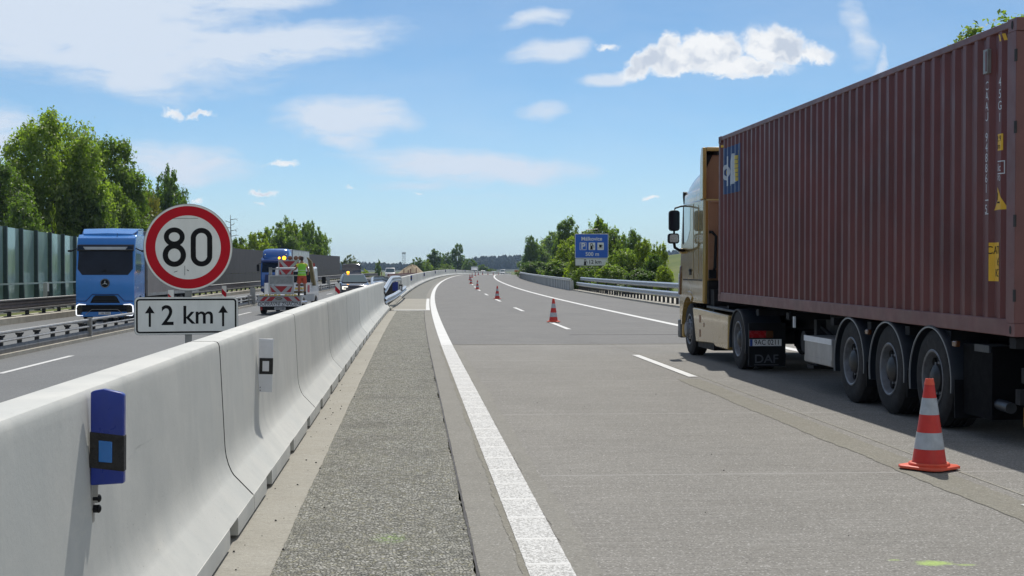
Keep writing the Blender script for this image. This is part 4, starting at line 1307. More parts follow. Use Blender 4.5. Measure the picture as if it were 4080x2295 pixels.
beacon('striped beacon panel on the median half hidden below the speed sign disc', -9.95, 58, True, .35)
beacon('striped beacon panel on the median just right of the speed sign disc', -9.95, 73, True, .35)
b0 = beacon('grey back of a beacon panel on the median left of the flatbed truck', -9.95, 84.5, False, .1, wide=.32)
beacon('grey back of a beacon panel on the median right of the flatbed truck', -10.05, 140, False, .35, wide=.32)
beacon('grey back of a beacon panel on the median beside the black car', -10.05, 156, False, .35, wide=.32)

# ================================================================== noise barriers
def glass_barrier():
    t = thing('noise_barrier', 'transparent glass noise barrier with dark green posts above the guardrail', 'noise barrier', (0, 0, 0))
    lat = -20.0; P0 = [66.8 + 2.66 * i for i in range(-22, 12)]
    for i, y in enumerate(P0):
        x, yy, z = P(lat, y, .3)
        top = 3.80 - .012 * (y - 66.8); b = z
        mb = MB(); mb.box(x + .02, x + .20, yy - .075, yy + .075, b - .2, top + .04, 'post_green')
        mb.hexa([(x + .2, yy - .075, b - .2), (x + .32, yy - .075, b - .2), (x + .32, yy + .075, b - .2), (x + .2, yy + .075, b - .2)],
                [(x + .2, yy - .075, b + 1.5), (x + .22, yy - .075, b + 1.5), (x + .22, yy + .075, b + 1.5), (x + .2, yy + .075, b + 1.5)], 'post_green')
        mb.build('post', t)
        if i < len(P0) - 1:
            y2 = P0[i + 1]; xa, _, za = P(lat, y, .3); xb, _, zb = P(lat, y2, .3)
            t2 = 3.80 - .012 * (y2 - 66.8)
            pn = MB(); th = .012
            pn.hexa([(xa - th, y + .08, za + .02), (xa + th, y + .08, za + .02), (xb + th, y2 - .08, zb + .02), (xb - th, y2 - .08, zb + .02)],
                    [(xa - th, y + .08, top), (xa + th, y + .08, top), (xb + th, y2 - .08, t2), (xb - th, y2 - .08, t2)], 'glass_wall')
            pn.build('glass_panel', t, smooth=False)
    for nm, h in (('rail', 1.35), ('base_rail', .38)):
        mb = MB(); rings = []
        for y in (P0[0], P0[-1]):
            x, yy, z = P(lat, y, .3)
            rings.append([(x + .03, yy, z + h), (x + .12, yy, z + h), (x + .12, yy, z + h + .08), (x + .03, yy, z + h + .08)])
        rings = [[(P(lat, y, .3)[0] + a, y, P(lat, y, .3)[2] + h + b) for a, b in ((.215, 0), (.30, 0), (.30, .08), (.215, .08))] for y in P0]
        mb.loft(rings, 'rail_teal'); mb.build(nm, t)
    mb = MB(); sweep(mb, [(-20.3, -.6), (-19.7, -.6), (-19.7, .30), (-20.3, .30)], yrange(P0[0], P0[-1], 6), 'kerb', base=-20); mb.build('plinth', t)
    x, y, z = P(-19.6, 75.2, .3)
    mb = MB(); mb.box(x, x + .2, y - .2, y + .2, z + .55, z + 1.4, 'grey_paint'); mb.box(x + .2, x + .22, y - .13, y + .13, z + .6, z + .95, 'black'); mb.build('switch_box', t)
glass_barrier()
def dark_wall():
    t = thing('noise_wall', 'dark grey panelled noise wall below the row of trees', 'noise wall', (0, 0, 0))
    lat = -20.0; n = 34; ys = [96.5 + (254 - 96.5) * i / n for i in range(n + 1)]
    def top(y): return 3.78 + .42 * (y - 96) / 158
    for i in range(n):
        a, b = ys[i], ys[i + 1]; xa, _, za = P(lat, a, -.3); xb, _, zb = P(lat, b, -.3)
        mid = .46
        for q0, q1, e in ((0, mid, 0), (mid, 1, .012)):
            mb = MB(); g = .012
            za0, za1 = za + (top(a) - za) * q0, za + (top(a) - za) * q1 - .02
            zb0, zb1 = zb + (top(b) - zb) * q0, zb + (top(b) - zb) * q1 - .02
            mb.hexa([(xa - .1, a + g, za0), (xa + .1 - e, a + g, za0), (xb + .1 - e, b - g, zb0), (xb - .1, b - g, zb0)],
                    [(xa - .1, a + g, za1), (xa + .1 - e, a + g, za1), (xb + .1 - e, b - g, zb1), (xb - .1, b - g, zb1)], 'noise_wall')
            mb.build('wall_panel', t, smooth=False)
    for y in ys:
        x, _, z = P(lat, y, -.3); mb = MB(); mb.box(x - .08, x + .09, y - .07, y + .07, z, top(y) - .04, 'noise_wall'); mb.build('post', t)
dark_wall()
def low_wall():
    t = thing('low_noise_wall', 'lower dark grey noise wall continuing past the end of the tall one', 'noise wall', (0, 0, 0))
    for a, b, h in ((254.3, 266, 1.9), (266.2, 280, 1.7)):
        mb = MB(); sweep(mb, [(-20.1, -.6), (-19.9, -.6), (-19.9, h), (-20.1, h)], yrange(a, b, 4), 'noise_wall', base=-20); mb.build('wall_panel', t)
    x, y, z = P(-20, 266.1); mb = MB(); mb.box(x - .12, x + .12, y - .08, y + .08, z - .5, z + 1.9, 'noise_wall'); mb.build('post', t)
low_wall()

# ================================================================== vehicles
def wheel(parent, x, y, z, r, w, side, rimmat='rim', dish=True, name='wheel', holes=True, T=None):
    """a tyre round the x axis with its rim; side = +1/-1 is the outward direction"""
    mb = MB(T); ri = r * .57
    prof = [(ri, -w / 2 + .01), (r * .8, -w / 2), (r - .035, -w / 2 + .01), (r, -w / 2 + .04), (r, -w * .2), (r - .012, -w * .19), (r - .012, -w * .15), (r, -w * .14), (r, -.02), (r - .012, -.015), (r - .012, .015), (r, .02),
            (r, w * .14), (r - .012, w * .15), (r - .012, w * .19), (r, w * .2), (r, w / 2 - .04), (r - .035, w / 2 - .01), (r * .8, w / 2), (ri, w / 2 - .01)]
    mb.lathe(prof, 'x', (x, y, z), 'tyre', 40)
    t = mb.build(name, parent, sharp=40)
    mb = MB(T); s = side; e = w / 2 - .005
    if dish:   # deep rim, disc set back
        p = [(ri + .012, e), (ri, e + .008), (ri - .018, e), (ri - .03, e - .06), (ri - .045, e - .11), (ri * .62, e - .09), (ri * .52, e - .075)]
        q = [(ri * .52, e - .076), (ri * .48, e - .03), (ri * .3, e + .0), (0.001, e + .005)]
    else:      # front wheel, disc bulging out
        p = [(ri + .012, e), (ri, e + .008), (ri - .018, e), (ri - .04, e - .05), (ri * .75, e - .02), (ri * .55, e + .03), (ri * .50, e + .035)]
        q = [(ri * .5, e + .034), (ri * .45, e + .08), (0.001, e + .09)]
    mb.lathe([(a, b * s) for a, b in p][::s], 'x', (x, y, z), rimmat, 40)
    mb.lathe([(a, b * s) for a, b in q][::s], 'x', (x, y, z), 'hub' if dish else rimmat, 28)
    if holes:
        for i in range(10):
            a = 2 * math.pi * i / 10 + .2; rr = ri * .74
            yy, zz = y + math.cos(a) * rr, z + math.sin(a) * rr
            xo = x + s * (e - .10 if dish else e - .03)
            mb.cyl((xo, yy, zz), (xo + s * .03, yy, zz), ri * .155, 'black', n=10)
            a += .314; rr = ri * .56
            yy, zz = y + math.cos(a) * rr, z + math.sin(a) * rr
            xo = x + s * (e - .09 if dish else e + .02)
            mb.cyl((xo, yy, zz), (xo + s * .035, yy, zz), .016, 'rim', n=6)
    mb.build('rim', t, sharp=30)
    return t


def ring_points(n, hw, zb, zt, y, px=.5, pz=.6):
    out = []
    for i in range(n + 1):
        a = math.pi * i / n
        c, s = math.cos(a), math.sin(a)
        out.append((-math.copysign(abs(c) ** px, c) * hw, y, zb + (zt - zb) * abs(s) ** pz))
    return out


# ------------------------------------------------------------------ gold tractor unit
def gold_truck():
    root = thing('truck_tractor', 'gold truck tractor with dirty, shaded brown rear cab wall pulling the maroon container', 'truck', (6.64, 22.0, 0))
    T = Matrix.Translation((-6.64, -22.0, 0))
    mk = lambda: MB(T)
    XL, XR = 5.385, 7.895
    arc = [(27.08 + .60 * math.cos(R(a)), .52 + .62 * math.sin(R(a))) for a in range(8, 126, 13)]
    prof = [(25.76, 1.03), (25.71, 1.5), (25.70, 2.98), (27.66, 2.99), (27.73, 2.90), (27.97, 1.78), (28.03, 1.25), (28.05, .55), (28.0, .34), (27.72, .31)] + arc + [(26.72, 1.03)]
    mb = mk(); mb.prism(prof, 'x', XL, XR, 'gold'); mb.build('cab', root, bevel=.045, seg=3)
    # rear wall of the cab
    mb = mk(); mb.box(5.47, 7.81, 25.672, 25.705, 1.47, 2.94, 'gold_rear'); mb.box(5.50, 7.78, 25.655, 25.68, 2.90, 2.93, 'gold_rear')
    for z in (1.62, 1.9, 2.15): mb.box(5.49, 7.79, 25.664, 25.68, z, z + .03, 'gold_rear')
    for x in (5.62, 6.1, 6.7): mb.box(x, x + .03, 25.662, 25.68, 1.5, 2.88, 'gold_rear')
    mb.build('rear_wall', root, bevel=.006)
    mb = mk(); mb.box(5.46, 7.82, 25.60, 25.74, 1.03, 1.46, 'chassis'); mb.box(5.5, 7.78, 25.3, 25.6, .9, 1.3, 'chassis'); mb.build('rear_skirt', root)
    mb = mk(); mb.tube([(5.50, 25.63, 1.55), (5.58, 25.60, 1.7), (5.60, 25.60, 2.28), (5.53, 25.62, 2.36), (5.48, 25.64, 2.36)], .028, 'black'); mb.box(5.47, 5.6, 25.58, 25.66, 1.5, 1.66, 'black'); mb.build('air_pipe', root)
    mb = mk(); mb.lathe([(.0, 0), (.10, 0), (.10, -.012), (.0, -.012)], 'y', (5.84, 25.66, 2.04), 'sign_red', 24); mb.lathe([(.0, -.0125), (.07, -.0125), (.07, -.016), (0, -.016)], 'y', (5.84, 25.66, 2.04), 'plate_white', 24); mb.build('round_badge', root)
    # roof: gold band, silver dome, side fins and rear lip
    mb = mk(); rings = []
    for y, zt, k in ((27.76, 3.04, .97), (27.72, 3.22, .985), (27.55, 3.26, 1), (26.6, 3.30, 1), (25.93, 3.34, 1)):
        rings.append([(6.64 + p[0], p[1], p[2]) for p in ring_points(18, 1.245 * k, 2.96, zt, y, .28, .35)])
    mb.loft(rings, 'gold'); mb.build('roof_band', root, sharp=50)
    mb = mk(); rings = []
    for y, zt, hw in ((27.71, 3.12, 1.14), (27.63, 3.30, 1.18), (27.42, 3.46, 1.20), (27.1, 3.60, 1.20), (26.7, 3.68, 1.20), (26.3, 3.73, 1.20), (25.93, 3.75, 1.20), (25.88, 3.75, 1.20)):
        rings.append([(6.64 + p[0], p[1], p[2]) for p in ring_points(24, hw, 3.1, zt, y, .42, .62)])
    mb.loft(rings, 'roof_clear'); mb.build('roof_dome', root, sharp=60)
    mb = mk()
    for a, b in ((5.368, 5.44), (7.84, 7.912)):
        mb.prism([(25.69, 2.97), (25.69, 3.93), (25.84, 3.93), (25.93, 3.75), (25.99, 2.97)], 'x', a, b, 'gold')
    mb.build('side_fin', root, bevel=.015)
    mb = mk(); mb.prism([(25.685, 3.86), (25.685, 3.935), (25.84, 3.935), (25.93, 3.80), (25.90, 3.76), (25.82, 3.86)], 'x', 5.44, 7.84, 'gold')
    mb.build('roof_lip', root, bevel=.012)
    mb = mk(); mb.box(5.44, 7.84, 25.86, 25.89, 2.98, 3.85, 'gold_rear')
    mb.prism([(5.46, 3.85), (5.46, 3.55), (5.6, 3.85)], 'y', 25.80, 25.85, 'chassis'); mb.box(5.46, 7.8, 25.8, 25.86, 3.80, 3.86, 'chassis')
    mb.build('spoiler_back', root)
    mb = mk(); mb.prism([(27.62, 2.94), (27.70, 2.94), (27.79, 3.12), (27.77, 3.22), (27.66, 3.20)], 'x', 5.40, 7.88, 'black'); mb.build('sun_visor', root, bevel=.01)
    # door, window, trim on the near side
    def door(side):
        X = XL if side < 0 else XR; o = side
        mb = mk(); mb.prism([(27.53, 2.905), (26.93, 2.88), (26.93, 2.44), (27.16, 2.25), (27.30, 2.2), (27.50, 2.2)], 'x', X - .004 if o < 0 else X - .01, X + .01 if o < 0 else X + .004, 'window'); w = mb
        dr = mk(); dr.prism([(27.60, 2.935), (26.62, 2.92), (26.62, 1.49), (27.62, 1.49), (27.68, 2.2)], 'x', X + o * .006, X - o * .02, 'gold')
        d = dr.build('door', root, bevel=.012)
        ww = MB(T); ww.prism([(27.53, 2.905), (26.93, 2.88), (26.93, 2.44), (27.16, 2.25), (27.30, 2.2), (27.50, 2.2)], 'x', X + o * .010, X - o * .004, 'window'); ww.build('window', d)
        ww = MB(T); ww.prism([(27.62, 2.93), (27.535, 2.92), (27.505, 2.2), (27.62, 2.16), (27.69, 2.2)], 'x', X + o * .011, X - o * .003, 'black'); ww.build('pillar', d)
        ww = MB(T); ww.box(X + o * .012, X, 26.78, 26.98, 1.56, 1.68, 'black'); ww.box(X + o * .03, X, 26.8, 26.96, 1.63, 1.66, 'black'); ww.build('handle', d)
        p = mk(); p.prism([(26.58, 2.9), (26.14, 2.88), (26.14, 1.6), (26.58, 1.6)], 'x', X + o * .005, X, 'gold'); p.build('side_panel', root, bevel=.012)
        p = mk(); p.box(X + o * .003, X, 26.588, 26.612, 1.49, 2.93, 'seal'); p.box(X + o * .003, X, 25.8, 27.65, 1.455, 1.48, 'seal'); p.build('door_gap', root)
        # arch lip
        p = mk(); rings = []
        for a in range(5, 131, 9):
            c, s = math.cos(R(a)), math.sin(R(a)); y, z = 27.08, .52
            rings.append([(X + o * .02, y + .60 * c, z + .62 * s), (X + o * .02, y + .70 * c, z + .72 * s), (X - o * .05, y + .72 * c, z + .74 * s), (X - o * .05, y + .60 * c, z + .62 * s)])
        p.loft(rings, 'gold'); p.build('wheel_arch', root)
        # corner deflector and bumper end
        p = mk(); p.hexa([(X - .03, 27.90, 1.16), (X + .05, 27.90, 1.16), (X + .05, 28.06, 1.16), (X - .03, 28.06, 1.16)], [(X - .02, 27.80, 1.74), (X + .05, 27.80, 1.74), (X + .05, 27.92, 1.74), (X - .02, 27.92, 1.74)], 'amber_lens' if o < 0 else 'gold'); p.build('corner_deflector', root, bevel=.02)
        p = mk(); p.box(X - .02, X + .09, 27.80, 28.10, .30, .66, 'fender'); p.box(X - .025, X + .06, 27.9, 28.06, .42, .58, 'rim'); p.build('bumper_end', root, bevel=.02)
        # tank cover with its top shelf
        A, B2 = (X + .012, X + .5) if o < 0 else (X - .5, X - .012)
        p = mk(); p.prism([(23.73, .285), (23.70, .875), (26.70, .945), (26.76, .93), (26.44, .29), (24.9, .33), (24.7, .285)], 'x', A, B2, 'gold'); s = p.build('side_skirt', root, bevel=.02)
        for zz in (.74, .47):
            q = MB(T); q.box(X + .008 if o < 0 else X - .02, X + .02 if o < 0 else X - .008, 25.98, 26.12, zz - .07, zz + .07, 'gold_rear'); q.build('vent', s)
        q = MB(T); q.box(X + .009 if o < 0 else X - .02, X + .02 if o < 0 else X - .009, 25.66, 25.74, .6, .68, 'gold_rear'); q.build('vent', s)
        p = mk(); p.prism([(23.4, .93), (23.4, .97), (25.7, 1.0), (25.7, .955)], 'x', X + .06 if o < 0 else X - .9, X + .9 if o < 0 else X - .06, 'fender'); p.build('deck_plate', root, bevel=.01)
        p = mk(); p.box(X + .05 if o < 0 else X - .6, X + .6 if o < 0 else X - .05, 25.0, 26.4, .2, .32, 'chassis'); p.build('step_box', root)
    door(-1); door(1)
    # mirrors
    for o in (-1, 1):
        cx = 5.13 if o < 0 else 8.15
        mb = mk()
        mb.prism([(x + cx, z + 2.625) for x, z in rrect(.205, .405, .06)], 'y', 27.20, 27.34, 'black')
        m = mb.build('mirror', root, bevel=.02)
        q = MB(T); q.prism([(x + cx, z + 2.625) for x, z in rrect(.165, .36, .05)], 'y', 27.192, 27.199, 'glass_dark'); q.build('mirror_glass', m)
        mb = mk(); mb.prism([(x + cx - .015 * -o, z + 2.275) for x, z in rrect(.215, .20, .05)], 'y', 27.20, 27.34, 'black'); m2 = mb.build('mirror', root, bevel=.02)
        q = MB(T); q.prism([(x + cx - .015 * -o, z + 2.275) for x, z in rrect(.17, .155, .04)], 'y', 27.192, 27.199, 'silver'); q.build('mirror_glass', m2)
        mb = mk(); mb.tube([(cx - o * .30, 27.45, 2.93), (cx - o * .15, 27.35, 2.91), (cx - o * .02, 27.28, 2.87), (cx, 27.27, 2.80)], .017, 'black')
        mb.tube([(cx, 27.27, 2.45), (cx, 27.27, 2.36)], .02, 'black'); mb.tube([(cx, 27.27, 2.2), (cx - o * .02, 27.3, 2.10), (cx - o * .12, 27.4, 2.05), (cx - o * .3, 27.55, 2.04)], .03, 'black'); mb.build('mirror_arm', root)
        mb = mk(); mb.box(5.3 if o < 0 else 7.86, 5.42 if o < 0 else 7.98, 27.5, 27.7, 1.98, 2.09, 'gold'); mb.build('mirror_foot', root, bevel=.03)
    # windscreen
    mb = mk(); mb.hexa([(5.5, 27.93, 1.95), (7.78, 27.93, 1.95), (7.78, 27.96, 1.95), (5.5, 27.96, 1.95)], [(5.5, 27.74, 2.86), (7.78, 27.74, 2.86), (7.78, 27.77, 2.86), (5.5, 27.77, 2.86)], 'glass_dark'); mb.build('windscreen', root)
    # frame and running gear
    mb = mk()
    for x in (6.2, 6.94): mb.box(x, x + .14, 22.2, 27.3, .72, .98, 'chassis')
    mb.box(5.75, 7.53, 25.7, 27.9, .45, 1.0, 'chassis'); mb.box(6.2, 7.08, 22.2, 22.35, .7, .95, 'chassis'); mb.box(6.1, 7.2, 22.7, 23.9, .95, 1.04, 'chassis')
    mb.cyl((5.6, 23.1, .52), (7.7, 23.1, .52), .1, 'chassis'); mb.ell((6.64, 23.1, .52), (.3, .25, .24), 'chassis'); mb.cyl((5.7, 27.08, .5), (7.6, 27.08, .5), .08, 'chassis')
    mb.build('frame', root)
    for o in (-1, 1):
        c = 6.64 + o * 1.09
        wheel(root, c, 27.08, .505, .505, .30, o, dish=False, T=T)
        wheel(root, 6.64 + o * 1.08, 23.1, .505, .505, .27, o, T=T)
        wheel(root, 6.64 + o * .76, 23.1, .505, .505, .27, o, holes=False, T=T)
        mb = mk(); x0 = 6.64 + o * 1.23; x1 = 6.64 + o * .6
        rings = []
        for a in range(-12, 200, 8):
            y, z = 23.1 + .60 * math.cos(R(a)), .45 + .56 * math.sin(R(a))
            y2, z2 = 23.1 + .575 * math.cos(R(a)), .45 + .535 * math.sin(R(a))
            rings.append([(x0, y, z - .01), (x0 - o * .03, y, z), (x1, y, z), (x1, y2, z2), (x0 - o * .02, y2, z2), (x0, y2, z2 - .0)])
        mb.loft(rings, 'fender'); mb.build('fender', root)
        mb = mk(); xa, xb = sorted((6.64 + o * 1.22, 6.64 + o * .62)); mb.box(xa, xb, 22.30, 22.33, .10, .80, 'black'); f = mb.build('mudflap', root)
        g = MB(T); cxx = 6.64 + o * .935
        g.tris2d([[(p[0], p[1]) for p in t] for t in glyphs('DAF', .19, .012, sx=1.12)], (cxx, 22.30, .215), (1, 0, 0), (0, 0, 1), 'flap_text', .003)
        g.tris2d([[(-.2, 0), (.2, 0), (.2, .012), (-.2, .012)]], (cxx, 22.30, .12), (1, 0, 0), (0, 0, 1), 'flap_text', .003)
        g.build('lettering', f, smooth=False)
        la, lb = sorted((6.64 + o * 1.235, 6.64 + o * .83))
        mb = mk(); mb.box(la, lb, 22.25, 22.296, .555, .685, 'black'); l = mb.build('tail_lamp', root, bevel=.008)
        q = MB(T); q.box(la + .01 if o < 0 else lb - .28, la + .28 if o < 0 else lb - .01, 22.24, 22.252, .563, .677, 'red_lens'); q.build('red_lens', l, bevel=.004)
        q = MB(T); q.box(la + .285 if o < 0 else la + .01, lb - .01 if o < 0 else lb - .285, 22.24, 22.252, .563, .677, 'amber_lens' ); q.build('amber_lens', l, bevel=.004)
    mb = mk(); mb.box(5.425, 5.945, 22.27, 22.285, .43, .54, 'plate_white'); mb.box(5.425, 5.47, 22.266, 22.272, .431, .539, 'plate_blue')
    mb.tris2d([[(p[0], p[1]) for p in t] for t in glyphs('9AC 0211', .118, .004, sx=.86)], (5.708, 22.27, .486), (1, 0, 0), (0, 0, 1), 'ink', .003)
    mb.build('number_plate', root, smooth=False)
    return root
gold_truck()


# ------------------------------------------------------------------ container trailer
def container_trailer():
    root = thing('container_trailer', 'black three axle container chassis trailer with silver side box under the maroon container', 'trailer', (6.64, 12.4, 0))
    T = Matrix.Translation((-6.64, -12.4, 0)); mk = lambda: MB(T)
    mb = mk()
    for x in (6.12, 7.0):
        mb.box(x, x + .16, 12.5, 20.4, .68, 1.0, 'chassis'); mb.box(x, x + .16, 20.4, 24.2, .90, 1.06, 'chassis')
    for y in (12.45, 14.0, 15.2, 16.5, 18.0, 20.2, 22.0, 24.1): mb.box(5.50, 7.78, y, y + .14, .93, 1.03, 'chassis')
    mb.box(5.95, 7.33, 13.4, 18.0, .62, .70, 'chassis')
    mb.build('frame', root)
    ax = (17.17, 15.78, 14.42)
    for y in ax:
        mb = mk(); mb.cyl((5.6, y, .5), (7.68, y, .5), .075, 'chassis'); mb.box(6.1, 6.3, y - .5, y + .2, .4, .72, 'chassis'); mb.box(6.98, 7.18, y - .5, y + .2, .4, .72, 'chassis'); mb.build('axle', root)
        for o in (-1, 1):
            wheel(root, 6.64 + o * .985, y, .515, .515, .385, o, T=T)
            x0 = 6.64 + o * 1.205; x1 = 6.64 + o * .74
            rings = []
            for a in range(-14, 195, 7):
                ca, sa = math.cos(R(a)), math.sin(R(a))
                q = lambda r: (y + r * ca, .50 + (r - .045) * sa if sa > 0 else .50 + r * sa)
                rings.append([(x0, *q(.60)), (x0, *q(.615)), (x0 - o * .05, *q(.625)), (x1, *q(.625)), (x1, *q(.61)), (x0 - o * .04, *q(.61))])
            mb = mk(); mb.loft(rings, 'fender'); f = mb.build('fender', root, sharp=30)
            rr = []
            for a in range(-14, 195, 7):
                ca, sa = math.cos(R(a)), math.sin(R(a))
                q = lambda r: (y + r * ca, .50 + (r - .045) * sa if sa > 0 else .50 + r * sa)
                rr.append([(x0 + o * .006, *q(.592)), (x0 + o * .006, *q(.602)), (x0 - o * .01, *q(.602)), (x0 - o * .01, *q(.592))])
            e = MB(T); e.loft(rr, 'fender_edge'); e.build('edge_trim', f)
            xa, xb = sorted((6.64 + o * 1.19, 6.64 + o * .76))
            mb = mk(); mb.box(xa, xb, y - .655, y - .64, .16 if y == ax[2] else .25, .55, 'black'); mb.build('mudflap', root)
    for o in (-1, 1):
        xa, xb = sorted((6.64 + o * 1.185, 6.64 + o * .72))
        mb = mk(); mb.box(xa, xb, 17.94, 19.21, .385, .745, 'alu'); bx = mb.build('side_box', root, bevel=.012)
        q = MB(T); q.box(6.64 + o * 1.195, 6.64 + o * 1.182, 17.935, 19.215, .675, .75, 'white_strip'); q.box(6.64 + o * 1.19, 6.64 + o * 1.182, 17.95, 19.2, .40, .47, 'alu'); q.build('box_lid_strip', bx)
        mb = mk(); mb.box(6.64 + o * .93, 6.64 + o * .80, 19.5, 19.62, .30, .95, 'chassis'); mb.box(6.64 + o * 1.0, 6.64 + o * .72, 19.4, 19.72, .26, .31, 'chassis'); mb.tube([(6.64 + o * .86, 19.5, .85), (6.64 + o * .6, 18.9, .5)], .03, 'chassis'); mb.build('landing_leg', root)
        mb = mk(); mb.box(6.64 + o * 1.12, 6.64 + o * .7, 13.02, 13.72, .22, .92, 'flap_rubber') if o < 0 else mb.box(6.64 + o * 1.12, 6.64 + o * 1.05, 13.0, 13.72, .5, .92, 'flap_rubber'); mb.build('rear_side_guard', root)
        mb = mk(); mb.box(6.64 + o * 1.2, 6.64 + o * 1.17, 19.72, 19.76, .83, .99, 'white_strip'); mb.build('marker_lamp', root)
        for yy in (16.45, 13.72):
            mb = mk(); mb.box(6.64 + o * 1.2, 6.64 + o * 1.15, yy, yy + .11, .88, .94, 'amber_lens'); mb.build('marker_lamp', root, bevel=.01)
        mb = mk(); mb.box(6.64 + o * 1.14, 6.64 + o * .9, 13.05, 13.4, .86, .93, 'fender'); mb.build('bracket', root)
    mb = mk(); mb.box(5.52, 7.76, 12.40, 12.50, .42, .56, 'chassis'); mb.box(5.9, 6.0, 12.42, 12.6, .5, .95, 'chassis'); mb.box(7.28, 7.38, 12.42, 12.6, .5, .95, 'chassis'); mb.build('rear_bumper', root)
    for o in (-1, 1):
        mb = mk(); mb.box(6.64 + o * 1.1, 6.64 + o * .6, 12.36, 12.42, .62, .76, 'black'); mb.box(6.64 + o * 1.08, 6.64 + o * .8, 12.352, 12.362, .63, .75, 'red_lens'); mb.box(6.64 + o * .79, 6.64 + o * .62, 12.352, 12.362, .63, .75, 'amber_lens'); mb.build('tail_lamp', root)
        mb = mk(); mb.cyl((6.64 + o * 1.05, 13.25, .38), (6.64 + o * 1.05, 12.75, .36), .055, 'fender'); mb.build('air_valve', root)
    for y, x in ((20.3, 6.05), (20.3, 7.0)):
        mb = mk(); mb.cyl((x - .3, y, .6), (x + .5, y, .6), .16, 'chassis', n=16); mb.build('air_tank', root)
    mb = mk(); mb.box(5.56, 5.74, 12.38, 12.41, .22, .40, 'label_yellow'); mb.build('rear_reflector', root)
container_trailer()


# ------------------------------------------------------------------ the container
def container():
    W, L, H = 2.438, 12.155, 2.896
    root = thing('shipping_container', 'long maroon corrugated shipping container on the trailer behind the gold truck', 'container', (5.455, 12.375, 1.045))
    root.rotation_euler = (R(.302), 0, R(.235))
    y0, y1 = .205, L - .11
    # facets: (ya, xa, yb, xb)
    fac = []; y = .655 - .036 - .278 * 3; depth = .036; base = .010
    while y < y1:
        for dy, xa, xb in ((.072, 0, 0), (.068, 0, depth), (.070, depth, depth), (.068, depth, 0)):
            a, b = y, y + dy
            if b > y0 and a < y1:
                q = lambda yy: base + xa + (xb - xa) * (yy - a) / dy
                aa, bb = max(a, y0), min(b, y1)
                fac.append((aa, q(aa), bb, q(bb)))
            y += dy
    zb, zt = .155, H - .075
    def wall(xmap, flip):
        mb = MB(); vs = []; fs = []
        for a, xa, b, xb in fac:
            o = len(vs)
            vs += [(xmap(xa), a, zb), (xmap(xb), b, zb), (xmap(xb), b, zt), (xmap(xa), a, zt)]
            fs.append((o, o + 1, o + 2, o + 3) if flip else (o, o + 3, o + 2, o + 1))
        mb.add(vs, fs, 'container')
        # small fillers where the sheet meets the rails
        for z, s in ((zb, 1), (zt, -1)):
            for a, xa, b, xb in fac:
                mb.add([(xmap(xa), a, z), (xmap(xb), b, z), (xmap(.06), b, z), (xmap(.06), a, z)], [(0, 1, 2, 3) if s > 0 else (3, 2, 1, 0)], 'container')
        return mb.build('side_wall', root, smooth=False)
    near = wall(lambda x: x, False)
    wall(lambda x: W - x, True)
    for x0, x1 in ((.0, .06), (W - .06, W)):
        mb = MB(); mb.box(x0, x1, .178, L - .178, 0, .155, 'container_frame'); mb.build('bottom_rail', root, bevel=.008)
        mb = MB(); mb.box(x0 + (.004 if x0 == 0 else 0), x1 - (0 if x0 == 0 else .004), .178, L - .178, H - .075, H - .005, 'container_frame'); mb.build('top_rail', root, bevel=.008)
        s = 1 if x0 == 0 else -1; xe = 0 if x0 == 0 else W
        mb = MB(); mb.prism([(xe + s * a, b) for a, b in ((.0, .012), (.0, .20), (.05, .20), (.05, .12), (.14, .12), (.14, .012))], 'z', .118, H - .118, 'container_frame'); mb.build('corner_post', root, bevel=.005)
        mb = MB(); mb.prism([(xe + s * a, b) for a, b in ((.002, L - .012), (.002, L - .108), (.05, L - .108), (.10, L - .012))], 'z', .118, H - .118, 'container_frame'); mb.build('corner_post', root, bevel=.005)
    # corner castings with their oval holes
    for cx in (0, W - .162):
        for cy in (0, L - .178):
            for cz in (0, H - .118):
                mb = MB(); mb.box(cx - .002, cx + .164, cy - .002, cy + .180, cz, cz + .118, 'container_frame')
                xs = cx - .004 if cx == 0 else cx + .166
                mb.prism([(cy + .089 + .022 * math.cos(2 * math.pi * i / 16), cz + .059 + .04 * math.sin(2 * math.pi * i / 16)) for i in range(16)], 'x', xs - .001, xs + .001, 'seal')
                mb.build('corner_casting', root, bevel=.004)
    # roof, floor, front and doors
    mb = MB(); mb.box(.05, W - .05, .15, L - .15, H - .05, H - .02, 'container'); mb.build('roof', root)
    mb = MB(); mb.box(.05, W - .05, .15, L - .1, .1, .13, 'chassis')
    for y in yrange(.6, L - .6, .5): mb.box(.05, W - .05, y, y + .06, .01, .1, 'container_frame')
    mb.build('floor', root)
    mb = MB(); mb.box(.1, W - .1, L - .06, L - .03, .12, H - .1, 'container'); mb.box(.162, W - .162, L - .1, L, .0, .12, 'container_frame'); mb.box(.162, W - .162, L - .1, L, H - .1, H, 'container_frame'); mb.build('front_wall', root)
    mb = MB(); mb.box(.162, W - .162, .012, .12, .0, .13, 'container_frame'); mb.box(.162, W - .162, .012, .12, H - .12, H, 'container_frame'); mb.build('door_frame', root)
    for a, b in ((.142, W / 2 - .006), (W / 2 + .006, W - .142)):
        mb = MB(); mb.box(a, b, .03, .07, .135, H - .125, 'container'); d = mb.build('door', root, bevel=.006)
        for fx in (.3, .72):
            x = a + (b - a) * fx; q = MB(); q.cyl((x, .0, .1), (x, .0, H - .1), .018, 'galv_dull')
            for z in (.25, 1.0, 2.0, 2.6): q.box(x - .04, x + .04, .0, .03, z, z + .05, 'galv_dull')
            q.build('lock_bar', d)
    for xe in (0.0, W):
        for z in (.32, 1.0, 1.85, 2.5):
            mb = MB(); mb.box(xe - .006, xe + .006, -.006, .035, z, z + .11, 'seal'); mb.build('hinge', root)
